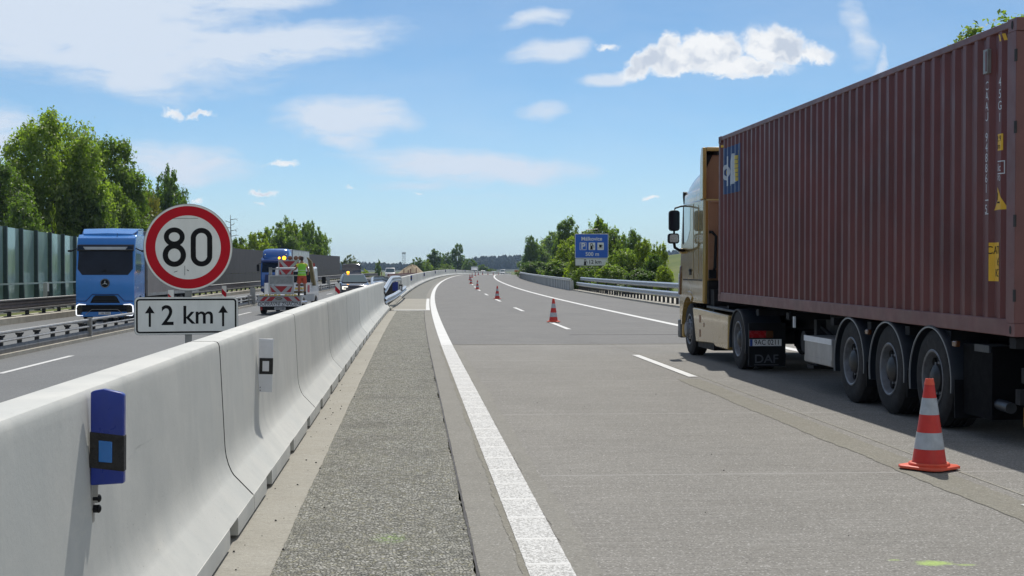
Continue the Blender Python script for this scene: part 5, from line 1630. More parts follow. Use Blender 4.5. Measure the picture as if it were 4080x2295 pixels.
    # vent cover near the top of the rear end
    mb = MB(); mb.box(-.018, .03, .60, .70, 2.47, 2.70, 'galv_dull'); mb.box(-.022, -.016, .615, .645, 2.49, 2.68, 'container_frame'); mb.build('vent_cover', root, bevel=.006)

    # ---- marks laid on the corrugated sheet
    def clip(poly, a, b):
        for lim, sg in ((a, 1), (b, -1)):
            out = []
            for i in range(len(poly)):
                p, q = poly[i], poly[(i + 1) % len(poly)]
                dp, dq = (p[0] - lim) * sg, (q[0] - lim) * sg
                if dp >= 0: out.append(p)
                if dp * dq < 0:
                    t = dp / (dp - dq); out.append((p[0] + (q[0] - p[0]) * t, p[1] + (q[1] - p[1]) * t))
            poly = out
            if len(poly) < 3: return []
        return poly
    def lay(mb, polys, m, offx):
        for poly in polys:
            for a, xa, b, xb in fac:
                c = clip(poly, a, b)
                if len(c) < 3: continue
                mb.add([(xa + (xb - xa) * (p[0] - a) / (b - a) - offx, p[0], p[1]) for p in c], [tuple(range(len(c)))], m)
    fan = lambda p: [[p[0], p[i], p[i + 1]] for i in range(1, len(p) - 1)]
    def flipped(tris, cy, cz): return [[(cy - x, cz + z) for x, z in t] for t in tris]
    # logo panel (reads from the front of the container to its rear)
    lw, lh, ly, lz = 1.32, .80, 11.93, 1.865
    UV = lambda pts: [(ly - u * lw, lz + v * lh) for u, v in pts]
    mb = MB()
    lay(mb, [UV([(0, 0), (1, 0), (1, 1), (0, 1)])], 'logo_blue', .002)
    lay(mb, [UV(q) for q in ring2d(.225, .47, .175, .175, .085, 28)], 'logo_white', .004)
    lay(mb, [UV([(.20, .14), (.36, .17), (.36, .80), (.20, .80)])], 'logo_white', .0045)
    lay(mb, [UV(t) for t in fan([(.57, .83), (.66, .83), (.80, .22), (.40, .16), (.40, .38)])], 'logo_white', .005)
    lay(mb, [UV(t) for t in fan([(.235 + .055 * math.cos(i * .3927), .47 + .09 * math.sin(i * .3927)) for i in range(16)])], 'logo_yellow', .0055)
    for i in range(7):
        v1 = .86 - i * .092; l = .66 + .018 * i
        if i == 0: l = .84
        for a, b in ((l, .82), (.835, .94)):
            if b - a > .02: lay(mb, [UV([(a, v1 - .08), (b, v1 - .08), (b, v1), (a, v1)])], 'logo_yellow', .006)
    mb.build('logo', near, smooth=False)
    mb = MB()
    for i, ch in enumerate('CAAU 948861 5'):
        if ch != ' ': lay(mb, flipped(glyphs(ch, .118, .0, sx=.95), .668, 2.352 - i * .0975), 'letter', .002)
    for i, ch in enumerate('45G1'):
        lay(mb, flipped(glyphs(ch, .118, .0, sx=.95), .372, 2.355 - i * .110), 'letter', .002)
    q = [(.668 - .05, 1.135), (.668 + .05, 1.135), (.668 + .05, 1.145), (.668 - .05, 1.145)]
    lay(mb, [q], 'letter', .002); lay(mb, [[(a, b + .13) for a, b in q]], 'letter', .002)
    mb.build('lettering', near, smooth=False)
    mb = MB()
    lay(mb, [[(.372, .50), (.612, .50), (.612, .865), (.372, .865)]], 'label_yellow', .002)
    for s, z in (('CAUTION', .79), ("9'6\"", .68), ('HIGH', .575)):
        lay(mb, [q for q in (clip(p_, .375, .61) for p_ in flipped(glyphs(s, .105, .003), .40, z)) if len(q) > 2], 'ink', .004)
    mb.build('height_label', near, smooth=False)
    mb = MB()
    lay(mb, [[(.26, 1.17), (.56, 1.17), (.41, 1.38)]], 'label_yellow', .002)
    lay(mb, [[(.43, 1.23), (.43, 1.245), (.36, 1.245), (.36, 1.23)], [(.405, 1.26), (.415, 1.26), (.43, 1.33), (.40, 1.33)]], 'ink', .004)
    mb.build('warning_triangle', near, smooth=False)
    mb = MB()
    lay(mb, [[(.32, 1.72), (.455, 1.72), (.455, 1.875), (.32, 1.875)]], 'label_yellow', .002)
    lay(mb, flipped(glyphs('2.9', .075, .0), .385, 1.83) + flipped(glyphs('m', .075, .0), .385, 1.76), 'ink', .004)
    mb.build('size_label', near, smooth=False)
    mb = MB()
    lay(mb, [[(.30, 1.50), (.46, 1.50), (.46, 1.625), (.30, 1.625)]], 'letter', .002); lay(mb, [[(.31, 1.51), (.45, 1.51), (.45, 1.615), (.31, 1.615)]], 'container', .003)
    lay(mb, flipped(glyphs('ilc', .10, .0), .385, 1.56), 'letter', .004); lay(mb, flipped(glyphs('70', .075, .0), .39, 1.46), 'letter', .002)
    mb.build('approval_label', near, smooth=False)
    mb = MB()
    for i in range(4):
        a = .21 + i * .07; lay(mb, [[(a, 2.735), (a + .035, 2.735), (a + .06, 2.80), (a + .025, 2.80)]], 'label_yellow', .002)
    mb.build('hazard_stripe', near, smooth=False)
    mb = MB(); lay(mb, [[(L - .26, 2.70), (L - .14, 2.70), (L - .14, 2.74), (L - .26, 2.74)]], 'label_yellow', .002); mb.build('hazard_stripe', near, smooth=False)
container()


# ------------------------------------------------------------------ oncoming trucks (front towards -y)
def star(mb, c, r, m, off):
    for a in (90, 210, 330):
        d = (math.cos(R(a)), math.sin(R(a))); p = (-d[1] * .14, d[0] * .14)
        mb.tris2d([[(p[0] * r, p[1] * r), (d[0] * r, d[1] * r), (-p[0] * r, -p[1] * r)]], c, (1, 0, 0), (0, 0, 1), m, off)
def big_truck_a(x, y, z, rot):
    root = thing('truck_tractor', 'bright blue oncoming truck with round star badge in front of the glass noise barrier', 'truck', (x, y, z), rot)
    hw = 1.25
    arc = [(1.38 + .58 * math.cos(R(a)), .5 + .60 * math.sin(R(a))) for a in range(172, 5, -12)]
    prof = [(.05, .22), (.0, .6), (.0, 1.95), (.10, 2.5), (.22, 3.28), (.36, 3.62), (.62, 3.78), (2.28, 3.80), (2.30, 1.0), (1.98, .95)] + arc[::-1] + [(.72, .25)]
    mb = MB(); mb.prism(prof, 'x', -hw, hw, 'blue_paint'); mb.build('cab', root, bevel=.085, seg=3)
    # windscreen with dark surround
    sc = [(-1.18, 2.28), (-.98, 2.02), (.98, 2.02), (1.18, 2.28), (1.15, 3.20), (-1.15, 3.20)]
    def slant(p): return (p[0], .0 + (max(0, p[1] - 1.95)) * .165 - .012, p[1])
    mb = MB(); mb.add([slant(p) for p in sc] + [(a, b + .05, c) for a, b, c in map(slant, sc)], [(0, 1, 2, 3, 4, 5)] + [((i + 1) % 6, i, 6 + i, 6 + (i + 1) % 6) for i in range(6)], 'glass_dark'); ws = mb.build('windscreen', root, smooth=False)
    mb = MB()
    for a, b in ((-.35, .1), (.1, .75)): mb.tube([(a, .0 + .0, 2.06), (b, .05, 2.25)], .012, 'black')
    mb.build('wiper', ws)
    mb = MB(); mb.box(-.06, .06, .02, .08, 2.12, 2.24, 'black'); mb.build('camera_housing', ws)
    mb = MB(); mb.prism([(.10, 3.05), (.06, 3.10), (.12, 3.33), (.30, 3.36), (.30, 3.05)], 'x', -1.21, 1.21, 'black_gloss'); v = mb.build('sun_visor', root, bevel=.03)
    mb = MB(); mb.hexa([(-.86, .058, 3.12), (.86, .058, 3.12), (.86, .1, 3.12), (-.86, .1, 3.12)], [(-.95, .072, 3.24), (.95, .072, 3.24), (.95, .13, 3.24), (-.95, .13, 3.24)], 'grey_paint'); mb.build('visor_pane', v)
    mb = MB(); mb.lathe([(0, -.01), (.20, -.01), (.20, .03)], 'y', (0, -.012, 1.66), 'black', 32); b = mb.build('badge', root)
    mb = MB(); star(mb, (0, -.022, 1.66), .165, 'silver', .004); mb.tris2d(ring2d(0, 0, .19, .19, .018, 32), (0, -.022, 1.66), (1, 0, 0), (0, 0, 1), 'galv_dull', .004); mb.build('star', b, smooth=False)
    mb = MB(); mb.prism([(-.64, .80), (.64, .80), (.52, 1.03), (.42, 1.13), (-.42, 1.13), (-.52, 1.03)], 'y', -.014, .05, 'black'); g = mb.build('grille', root, bevel=.015)
    mb = MB()
    for zz in (.86, .93, 1.0, 1.06): mb.box(-.5, .5, -.022, -.01, zz, zz + .02, 'fender')
    mb.build('grille_bar', g)
    mb = MB()
    mb.tube([(-1.2, -.008, .88), (-.82, -.008, .88), (-.55, -.008, 1.17), (.55, -.008, 1.17), (.82, -.008, .88), (1.2, -.008, .88)], .018, 'blue_deep'); mb.build('panel_seam', root)
    mb = MB(); mb.prism([(x2, z2 + .50) for x2, z2 in rrect(2.44, .56, .16)], 'y', -.055, .12, 'blue_paint'); mb.box(-1.05, 1.05, -.075, .1, .20, .42, 'blue_paint'); bp = mb.build('bumper', root, bevel=.02)
    mb = MB(); mb.prism([(-1.0, .30), (1.0, .30), (1.02, .72), (-1.02, .72)], 'y', -.068, -.04, 'black'); mb.build('lower_grille', bp)
    mb = MB(); mb.tube([(-.82, -.08, .30), (-.55, -.08, .52), (.55, -.08, .52), (.82, -.08, .30)], .014, 'galv_dull'); mb.build('grille_trim', bp)
    for s in (-1, 1):
        mb = MB(); mb.prism([(s * (1.09 + x2), z2 + .50) for x2, z2 in rrect(.26, .44, .09)], 'y', -.075, -.03, 'black_gloss'); h = mb.build('headlight', root)
        mb = MB(); pts = [(s * .80, .735), (s * 1.10, .745), (s * 1.20, .68), (s * 1.215, .5), (s * 1.21, .30), (s * 1.17, .262), (s * .93, .255)]
        mb.tube([(a, -.083, b) for a, b in pts], [.012, .026, .03, .026, .024, .022, .012], 'lamp_drl'); mb.build('daylight_strip', h)
        # camera mirrors on arms
        mb = MB(); mb.tube([(s * 1.2, .45, 3.2), (s * 1.42, .35, 3.1), (s * 1.56, .28, 3.06)], .03, 'black'); mb.box(s * 1.5, s * 1.64, .2, .5, 3.02, 3.1, 'black'); mb.build('mirror_camera', root, bevel=.01)
        mb = MB(); mb.prism([(.85, 2.95), (.42, 2.95), (.34, 2.2), (.95, 2.02), (1.5, 2.2), (1.5, 2.95)], 'x', s * (hw + .004), s * (hw - .02), 'window'); mb.build('side_window', root)
        mb = MB(); mb.box(s * (hw + .012), s * (hw - .01), .62, .85, 1.42, 1.48, 'silver'); mb.build('door_handle', root)
        wheel(root, s * 1.05, 1.38, .5, .5, .30, s, dish=False)
        wheel(root, s * 1.05, 5.0, .5, .5, .5, s)
    mb = MB(); mb.box(-.9, .9, .6, 2.2, .3, .9, 'chassis'); mb.box(-.5, .5, 2.2, 6.0, .6, .95, 'chassis'); mb.cyl((-1, 5, .5), (1, 5, .5), .09, 'chassis'); mb.box(-1.2, 1.2, 2.4, 4.3, .3, .95, 'blue_paint'); mb.build('frame', root)
    mb = MB(); rings = []
    for yy, zz, w in ((.62, 3.80, 1.05), (.95, 3.90, 1.14), (1.3, 4.02, 1.2), (2.1, 4.06, 1.22), (2.28, 4.04, 1.22)):
        rings.append([(-w, yy, zz - .02), (w, yy, zz - .02), (w, yy, zz + .02), (0, yy, zz + .045), (-w, yy, zz + .02)])
    mb.loft(rings, 'blue_paint')
    for s in (-1, 1): mb.prism([(.9, 3.72), (1.15, 3.95), (2.28, 4.04), (2.28, 3.72)], 'x', s * 1.14, s * 1.2, 'blue_paint')
    mb.build('roof_spoiler', root)
    mb = MB(); mb.tube([(.42, .5, 3.66), (.42, .52, 3.85)], .008, 'black'); mb.ell((.42, .5, 3.68), (.04, .04, .03), 'black', 8, 6); mb.build('aerial', root)
    mb = MB(); mb.box(-.26, .26, -.092, -.078, .30, .41, 'plate_white'); mb.tris2d(glyphs('1AL 9462', .10, .0), (.02, -.092, .355), (1, 0, 0), (0, 0, 1), 'ink', .003); mb.build('number_plate', root, smooth=False)
    return root
bx, by = -13.30, 62.0
big_truck_a(bx, by, P(bx - off(by), by)[2], -R(.5))
def trailer_box(lab, x, y, z, rot, m, L=13.6, h0=1.05, h1=3.98):
    root = thing('semi_trailer', lab, 'trailer', (x, y, z), rot)
    mb = MB(); mb.box(-1.27, 1.27, 0, L, h0 + .12, h1, m)
    b = mb.build('box_body', root, bevel=.02)
    mb = MB()
    for s in (-1, 1):
        mb.box(s * 1.28, s * 1.24, -.01, L + .01, h0, h0 + .14, 'galv_dull'); mb.box(s * 1.28, s * 1.24, -.01, L + .01, h1 - .06, h1 + .01, 'galv_dull'); mb.box(s * 1.285, s * 1.2, -.015, .08, h0, h1 + .012, 'galv_dull')
    mb.build('edge_frame', root)
    mb = MB(); mb.box(-.5, .5, .5, L, .8, h0 + .12, 'chassis'); mb.box(-1.2, 1.2, 4.6, 7.5, .5, .95, 'chassis'); mb.build('frame', root)
    for yy in (8.8, 10.1, 11.4):
        for s in (-1, 1): wheel(root, s * 1.05, yy, .5, .5, .38, s, holes=False)
    return root
trailer_box('brownish grey curtain trailer behind the bright blue oncoming truck', bx + .04, by + 2.75, P(bx - off(by), by + 6)[2], -R(1.0), 'curtain')

def big_truck_b(x, y, z, rot):
    root = thing('truck_tractor', 'dark blue oncoming truck with a white box trailer behind the flatbed truck', 'truck', (x, y, z), rot)
    hw = 1.25
    prof = [(.05, .22), (.0, .6), (.0, 1.85), (.12, 2.4), (.30, 3.05), (.62, 3.28), (2.2, 3.35), (2.2, .9), (1.95, .95), (1.8, 1.05), (1.35, 1.1), (.9, 1.0), (.78, .6), (.72, .25)]
    mb = MB(); mb.prism(prof, 'x', -hw, hw, 'blue_paint2'); mb.build('cab', root, bevel=.1, seg=3)
    mb = MB(); mb.add([(-1.14, -.01, 1.95), (1.14, -.01, 1.95), (1.1, .17, 2.78), (-1.1, .17, 2.78)], [(0, 1, 2, 3)], 'glass_dark'); mb.add([(-1.14, .05, 1.95), (1.14, .05, 1.95), (1.1, .23, 2.78), (-1.1, .23, 2.78)], [(3, 2, 1, 0)], 'glass_dark'); mb.build('windscreen', root)
    mb = MB(); mb.prism([(.10, 2.78), (-.04, 2.84), (.02, 3.02), (.26, 3.04)], 'x', -1.2, 1.2, 'blue_deep'); mb.build('sun_visor', root, bevel=.03)
    mb = MB(); rings = []
    for yy, zz, w, zb in ((.42, 3.34, 1.0, 3.1), (.55, 3.62, 1.08, 3.1), (.75, 3.92, 1.17, 3.1), (1.1, 4.05, 1.22, 3.1), (2.25, 4.08, 1.24, 3.1)):
        rings.append([(p[0], p[1], p[2]) for p in ring_points(16, w, zb, zz, yy, .35, .4)])
    mb.loft(rings, 'blue_paint2'); mb.build('roof_spoiler', root, sharp=50)
    mb = MB(); mb.prism([(-.95, .85), (.95, .85), (.85, 1.75), (-.85, 1.75)], 'y', -.02, .05, 'blue_deep'); mb.build('grille', root, bevel=.02)
    mb = MB(); mb.prism([(a, b + .5) for a, b in rrect(2.46, .6, .14)], 'y', -.06, .12, 'blue_deep'); mb.build('bumper', root, bevel=.02)
    for s in (-1, 1):
        mb = MB(); mb.box(s * 1.18, s * .85, -.075, .0, .5, .68, 'silver'); mb.build('headlight', root, bevel=.02)
        mb = MB(); mb.prism([(s * 1.52 + a, b + 2.35) for a, b in rrect(.22, .62, .06)], 'y', .3, .5, 'black'); mb.tube([(s * 1.2, .4, 2.75), (s * 1.5, .4, 2.7)], .03, 'black'); mb.build('mirror', root, bevel=.02)
        mb = MB(); mb.prism([(.3, 2.7), (.2, 1.95), (1.2, 1.9), (1.2, 2.7)], 'x', s * (hw + .004), s * (hw - .02), 'window'); mb.build('side_window', root)
        wheel(root, s * 1.05, 1.35, .5, .5, .30, s, dish=False, holes=False); wheel(root, s * 1.05, 5.0, .5, .5, .5, s, holes=False)
        mb = MB(); mb.ell((s * .95, .5, 3.52), (.09, .05, .05), 'silver', 10, 6); mb.build('roof_lamp', root)
    mb = MB(); mb.box(-.9, .9, .6, 2.1, .3, .9, 'chassis'); mb.box(-.5, .5, 2.1, 6, .6, .95, 'chassis'); mb.build('frame', root)
    return root
yy = 126.0; hh = -head(yy)
p = P(-13.55, yy)
big_truck_b(p[0], yy, p[2], hh)
tr = trailer_box('white box trailer pulled by the dark blue oncoming truck', p[0] + .1, yy + 2.7, P(-13.55, yy + 8)[2], hh - R(.6), 'white_paint')
yy = 560.0; p = P(-13.2, yy)
def far_truck():
    root = thing('box_truck', 'distant white box truck on the bend in front of the tall dark tree', 'truck', (p[0], yy, p[2]), -head(yy) + R(4))
    mb = MB(); mb.prism([(0, .4), (0, 1.9), (.3, 3.0), (2.2, 3.2), (2.2, .5)], 'x', -1.25, 1.25, 'white_paint'); mb.build('cab', root, bevel=.1)
    mb = MB(); mb.box(-1.12, 1.12, -.02, .1, 1.7, 2.6, 'glass_dark'); mb.build('windscreen', root)
    mb = MB(); mb.box(-1.27, 1.27, 2.4, 15, 1.1, 4.0, 'white_paint'); mb.build('box_body', root)
    mb = MB(); mb.box(-1.0, 1.0, .1, 14, .3, 1.1, 'chassis'); mb.build('frame', root)
far_truck()

YAW = R(4.0672)
def at(px, Y):
    """x of the ray through picture column px (0..2576) at distance Y"""
    return math.tan(YAW + math.atan((px - 1288) / 3530.0)) * Y
def zat(py, Y): return 1.65 + (680 - py) / 3530.0 * Y
def on_lat(px, lat):
    y = 150.0
    lo, hi = 20.0, 700.0
    f = lambda q: at(px, q) - off(q) - lat
    best = min((abs(f(q)), q) for q in np.arange(20, 650, 1.0))
    return float(best[1])

# ------------------------------------------------------------------ flatbed with arrow board
def chevron(mb, w, h, c, n, m1='board_red', m2='board_white', inner=True, off_=.003):
    """V shaped stripes opening upward about the middle on a board w x h"""
    mb.tris2d([[(-w / 2, -h / 2), (w / 2, -h / 2), (w / 2, h / 2), (-w / 2, h / 2)]], c, (1, 0, 0), (0, 0, 1), m2, off_)
    s = h * .75
    def clipx(p):
        return [(max(-w / 2, min(w / 2, x)), y) for x, y in p]
    k = 0
    for i in range(n):
        a = i * s * 2 - s * .9
        for sg in (1, -1):
            p = clipx([(sg * a, -h / 2), (sg * (a + s), -h / 2), (sg * (a + s + h), h / 2), (sg * (a + h), h / 2)])
            if a < 0: p = clipx([(0, -h / 2), (sg * (a + s), -h / 2), (sg * (a + s + h), h / 2), (0, h / 2)])
            mb.tris2d([p if sg > 0 else p[::-1]], c, (1, 0, 0), (0, 0, 1), m1, off_ * 2)
fx, fy = at(703, 66.0), 66.0
fz = P(fx - off(fy), fy)[2]
FROT = -R(3.2)
def flatbed():
    root = thing('flatbed_truck', 'grey road works flatbed truck with lit arrow board and red white chevrons seen from behind', 'truck', (fx, fy, fz), FROT)
    mb = MB(); mb.box(-1.02, 1.02, 0, .06, .38, .62, 'board_light'); mb.box(-1.02, 1.02, 0, .05, .62, .86, 'grey_paint'); tb = mb.build('tail_board', root, bevel=.006)
    mb = MB(); mb.tris2d(glyphs('DOPRAVNÍ ZNAČENÍ', .215, .004, sx=.97), (0, 0, .485), (1, 0, 0), (0, 0, 1), 'ink', .004); mb.build('lettering', tb, smooth=False)
    mb = MB()
    mb.tris2d([[(-1.0, -.1), (1.0, -.1), (1.0, .1), (-1.0, .1)]], (0, 0, .73), (1, 0, 0), (0, 0, 1), 'board_white', .003)
    for a, b in ((-.92, -.72), (-.62, -.36), (.36, .60), (.86, .99)):
        sh = .2 if a < 0 else -.2
        mb.tris2d([[(a, -.1), (b, -.1), (min(1, b + sh), .1), (min(.99, a + sh), .1)]], (0, 0, .73), (1, 0, 0), (0, 0, 1), 'board_red', .006)
    mb.tris2d(ring2d(-.03, .02, .17, .055, .04, 20), (0, 0, .73), (1, 0, 0), (0, 0, 1), 'olive', .009)
    mb.tris2d([[(-.2, -.07), (.15, -.07), (.15, -.03), (-.2, -.03)]], (0, 0, .73), (1, 0, 0), (0, 0, 1), 'sign_back', .009)
    mb.build('chevrons', tb, smooth=False)
    mb = MB(); random.seed(4); x = -.92
    while x < .95:
        w = random.uniform(.07, .14)
        if not (-.02 < x < .14): mb.box(x, x + w, -.02, .03, .87, .935 + random.uniform(-.01, .02), 'yellow')
        x += w + random.uniform(.03, .05)
    mb.box(-1.0, 1.0, -.01, .04, .86, .875, 'sign_back'); mb.build('marker_strip', tb)
    mb = MB(); mb.box(-.24, .28, -.006, .01, .22, .34, 'board_white'); mb.tris2d(glyphs('4AZ 5188', .10, .0), (.02, -.006, .28), (1, 0, 0), (0, 0, 1), 'ink', .003); mb.build('number_plate', root, smooth=False)
    mb = MB(); mb.box(-.98, .98, .0, 5.0, .55, .9, 'grey_paint'); mb.box(-.4, .4, .2, 5.5, .42, .6, 'chassis'); mb.box(-.9, .9, .02, .1, .2, .4, 'chassis'); mb.build('bed', root)
    for s in (-1, 1):
        mb = MB(); mb.box(s * 1.02, s * .99, 1.9, 4.9, .90, 1.45, 'white_paint' if s > 0 else 'grey_paint'); sb = mb.build('side_board', root, bevel=.006)
        if s > 0:
            q = MB(); q.box(1.021, 1.03, 2.2, 2.9, 1.0, 1.35, 'board_red'); q.build('red_panel', sb)
        mb = MB(); mb.cyl((s * .85, .15, .56), (s * 1.12, .9, .56), .07, 'silver') if s > 0 else mb.box(-.9, -.8, 0, .1, .2, .35, 'red_lens'); mb.build('tool_tube' if s > 0 else 'tail_lamp', root)
        wheel(root, s * .9, 1.05, .40, .40, .26, s, holes=False); wheel(root, s * .92, 5.6, .40, .40, .24, s, holes=False)
    # arrow board: lower crate and upper panel
    mb = MB()
    for x in (-.56, .57): mb.box(x, x + .05, .30, .36, .93, 1.82, 'grey_paint')
    for z in (.96, 1.36, 1.78): mb.box(-.56, .62, .29, .37, z, z + .05, 'grey_paint')
    mb.box(-.54, .6, .34, .37, 1.42, 1.80, 'sign_back'); mb.box(-.55, .61, .27, .8, .93, .97, 'grey_paint'); fr = mb.build('lower_frame', root)
    mb = MB(); mb.box(-.50, .56, .32, .34, 1.02, 1.34, 'board_white'); chevron(mb, 1.04, .28, (.03, .32, 1.18), 2); mb.build('lower_chevron', fr, smooth=False)
    mb = MB()
    for x in (-.10, .84): mb.box(x, x + .045, .31, .36, 1.78, 2.53, 'grey_paint')
    for z in (1.80, 2.14, 2.50): mb.box(-.10, .885, .305, .365, z, z + .045, 'grey_paint')
    mb.box(-.12, .90, .29, .38, 2.53, 2.56, 'board_white'); fr2 = mb.build('upper_frame', root)
    mb = MB(); mb.box(-.06, .85, .32, .34, 2.20, 2.50, 'board_white'); chevron(mb, .90, .28, (.39, .32, 2.35), 2); mb.build('upper_chevron', fr2, smooth=False)
    mb = MB(); mb.box(-.06, .60, .32, .34, 1.86, 2.12, 'board_white'); chevron(mb, .64, .24, (.27, .32, 1.99), 2); mb.build('middle_chevron', fr2, smooth=False)
    for i, x in enumerate((-.05, .18, .44, .72, .93)):
        r = (.055, .09, .085, .085, .085)[i]
        mb = MB(); mb.cyl((x, .28, 2.64), (x, .38, 2.64), r + .012, 'black' if i < 2 else 'rust', n=20); mb.ell((x, .275, 2.64), (r, .03, r), 'lamp_on' if i < 2 else 'lamp_off', 16, 8); mb.build('lamp', root)
    mb = MB(); mb.box(-.56, -.42, .4, .5, 1.3, 2.2, 'galv_dull'); mb.box(-.56, -.1, .4, .46, 2.1, 2.16, 'galv_dull'); mb.build('stand', root)
    # stacked gear at the right of the bed
    mb = MB()
    for i in range(4): mb.box(.62 + .03 * i, 1.0, .35 + .1 * i, 1.2, 1.0 + .16 * i, 1.09 + .16 * i, ('olive', 'yellow', 'post_dark', 'yellow')[i])
    mb.build('stacked_gear', root, bevel=.02)
    # crew cab beyond the bed
    mb = MB(); mb.prism([(5.0, .5), (5.0, 2.0), (5.15, 2.22), (6.3, 2.25), (6.75, 1.5), (6.95, 1.2), (7.0, .5)], 'x', -.98, .98, 'white_paint'); mb.build('cab', root, bevel=.08)
    mb = MB(); mb.box(-.8, .8, 4.985, 5.0, 1.45, 2.0, 'glass_dark'); mb.build('rear_window', root)
    mb = MB(); mb.loft([[(.98, 4.0, 1.3), (1.16, 4.0, 1.3), (1.16, 4.5, 1.3), (.98, 4.5, 1.3)], [(.80, 4.0, 2.55), (.98, 4.0, 2.5), (.98, 4.4, 2.5), (.80, 4.4, 2.55)], [(.72, 4.05, 2.7), (.8, 4.05, 2.7), (.8, 4.3, 2.7), (.72, 4.3, 2.7)]], 'olive'); mb.build('crane_arm', root, bevel=.02)
    mb = MB(); mb.cyl((.85, 5.6, 2.24), (.85, 5.6, 2.42), .10, 'red_lens', n=16); mb.cyl((-.85, 5.6, 2.24), (-.85, 5.6, 2.4), .08, 'amber_lens', n=16); mb.build('beacon_lamp', root)
    for s in (-1, 1):
        mb = MB(); mb.prism([(s * 1.3 + a, b + 1.55) for a, b in rrect(.2, .36, .05)], 'y', 6.4, 6.5, 'black'); mb.tube([(s * .98, 6.4, 1.5), (s * 1.25, 6.45, 1.5)], .02, 'black'); mb.build('mirror', root)
flatbed()


def person(x, y, z, rot):
    body = bpy.data.meshes.new('person')
    V = []; Rd = []; Ed = []
    def jn(p, r, par=None):
        V.append(p); Rd.append(r)
        if par is not None: Ed.append((par, len(V) - 1))
        return len(V) - 1
    pel = jn((0, 0, .95), (.135, .105)); sp = jn((0, .01, 1.14), (.125, .10), pel); ch = jn((0, .0, 1.33), (.155, .115), sp)
    nb = jn((0, .0, 1.475), (.085, .075), ch); nk = jn((0, .02, 1.545), (.056, .058), nb)
    h1 = jn((0, .035, 1.63), (.074, .09), nk); h2 = jn((0, .035, 1.71), (.076, .093), h1); jn((0, .03, 1.765), (.05, .06), h2)
    for s in (-1, 1):
        sh = jn((s * .185, 0, 1.435), (.062, .062), nb)
        if s > 0: el, wr, pm = (.29, -.05, 1.17), (.30, .16, 1.02), (.30, .23, .99)
        else: el, wr, pm = (-.28, .06, 1.20), (-.34, .28, 1.18), (-.36, .35, 1.17)
        ua = jn(tuple((a + b) / 2 for a, b in zip(V[sh], el)), (.05, .05), sh); e = jn(el, (.042, .042), ua); w = jn(wr, (.029, .025), e); pa = jn(pm, (.04, .018), w)
        for k in range(4):
            d = .022 * (k - 1.5); L = (.065, .075, .07, .055)[k]
            f1 = jn((pm[0] + d, pm[1] + .035, pm[2] - .01), (.009, .009), pa); f2 = jn((pm[0] + d, pm[1] + .035 + L * .5, pm[2] - .03), (.0085, .0085), f1); jn((pm[0] + d * .9, pm[1] + .03 + L * .7, pm[2] - .06), (.007, .007), f2)
        t1 = jn((pm[0] - s * .045, pm[1] - .01, pm[2] - .01), (.011, .011), pa); jn((pm[0] - s * .055, pm[1] + .035, pm[2] - .03), (.009, .009), t1)
        hp = jn((s * .092, 0, .87), (.105, .105), pel); th = jn((s * .11, .01, .68), (.085, .088), hp)
        kn = jn((s * .13, .02, .50), (.058, .06), th); cf = jn((s * .135, -.015, .34), (.057, .062), kn); an = jn((s * .14, -.02, .10), (.037, .042), cf)
        he = jn((s * .14, -.04, .05), (.04, .045), an); jn((s * .155, .13, .035), (.04, .03), he)
    body.from_pydata(V, Ed, [])
    o = bpy.data.objects.new('person', body); COL.objects.link(o)
    sm = o.modifiers.new('skin', 'SKIN')
    if not body.skin_vertices: body.attributes.new('skin', 'FLOAT', 'POINT')
    for i, r in enumerate(Rd): body.skin_vertices[0].data[i].radius = r
    body.skin_vertices[0].data[0].use_root = True
    sb = o.modifiers.new('sub', 'SUBSURF'); sb.levels = 1; sb.render_levels = 2
    return o, V
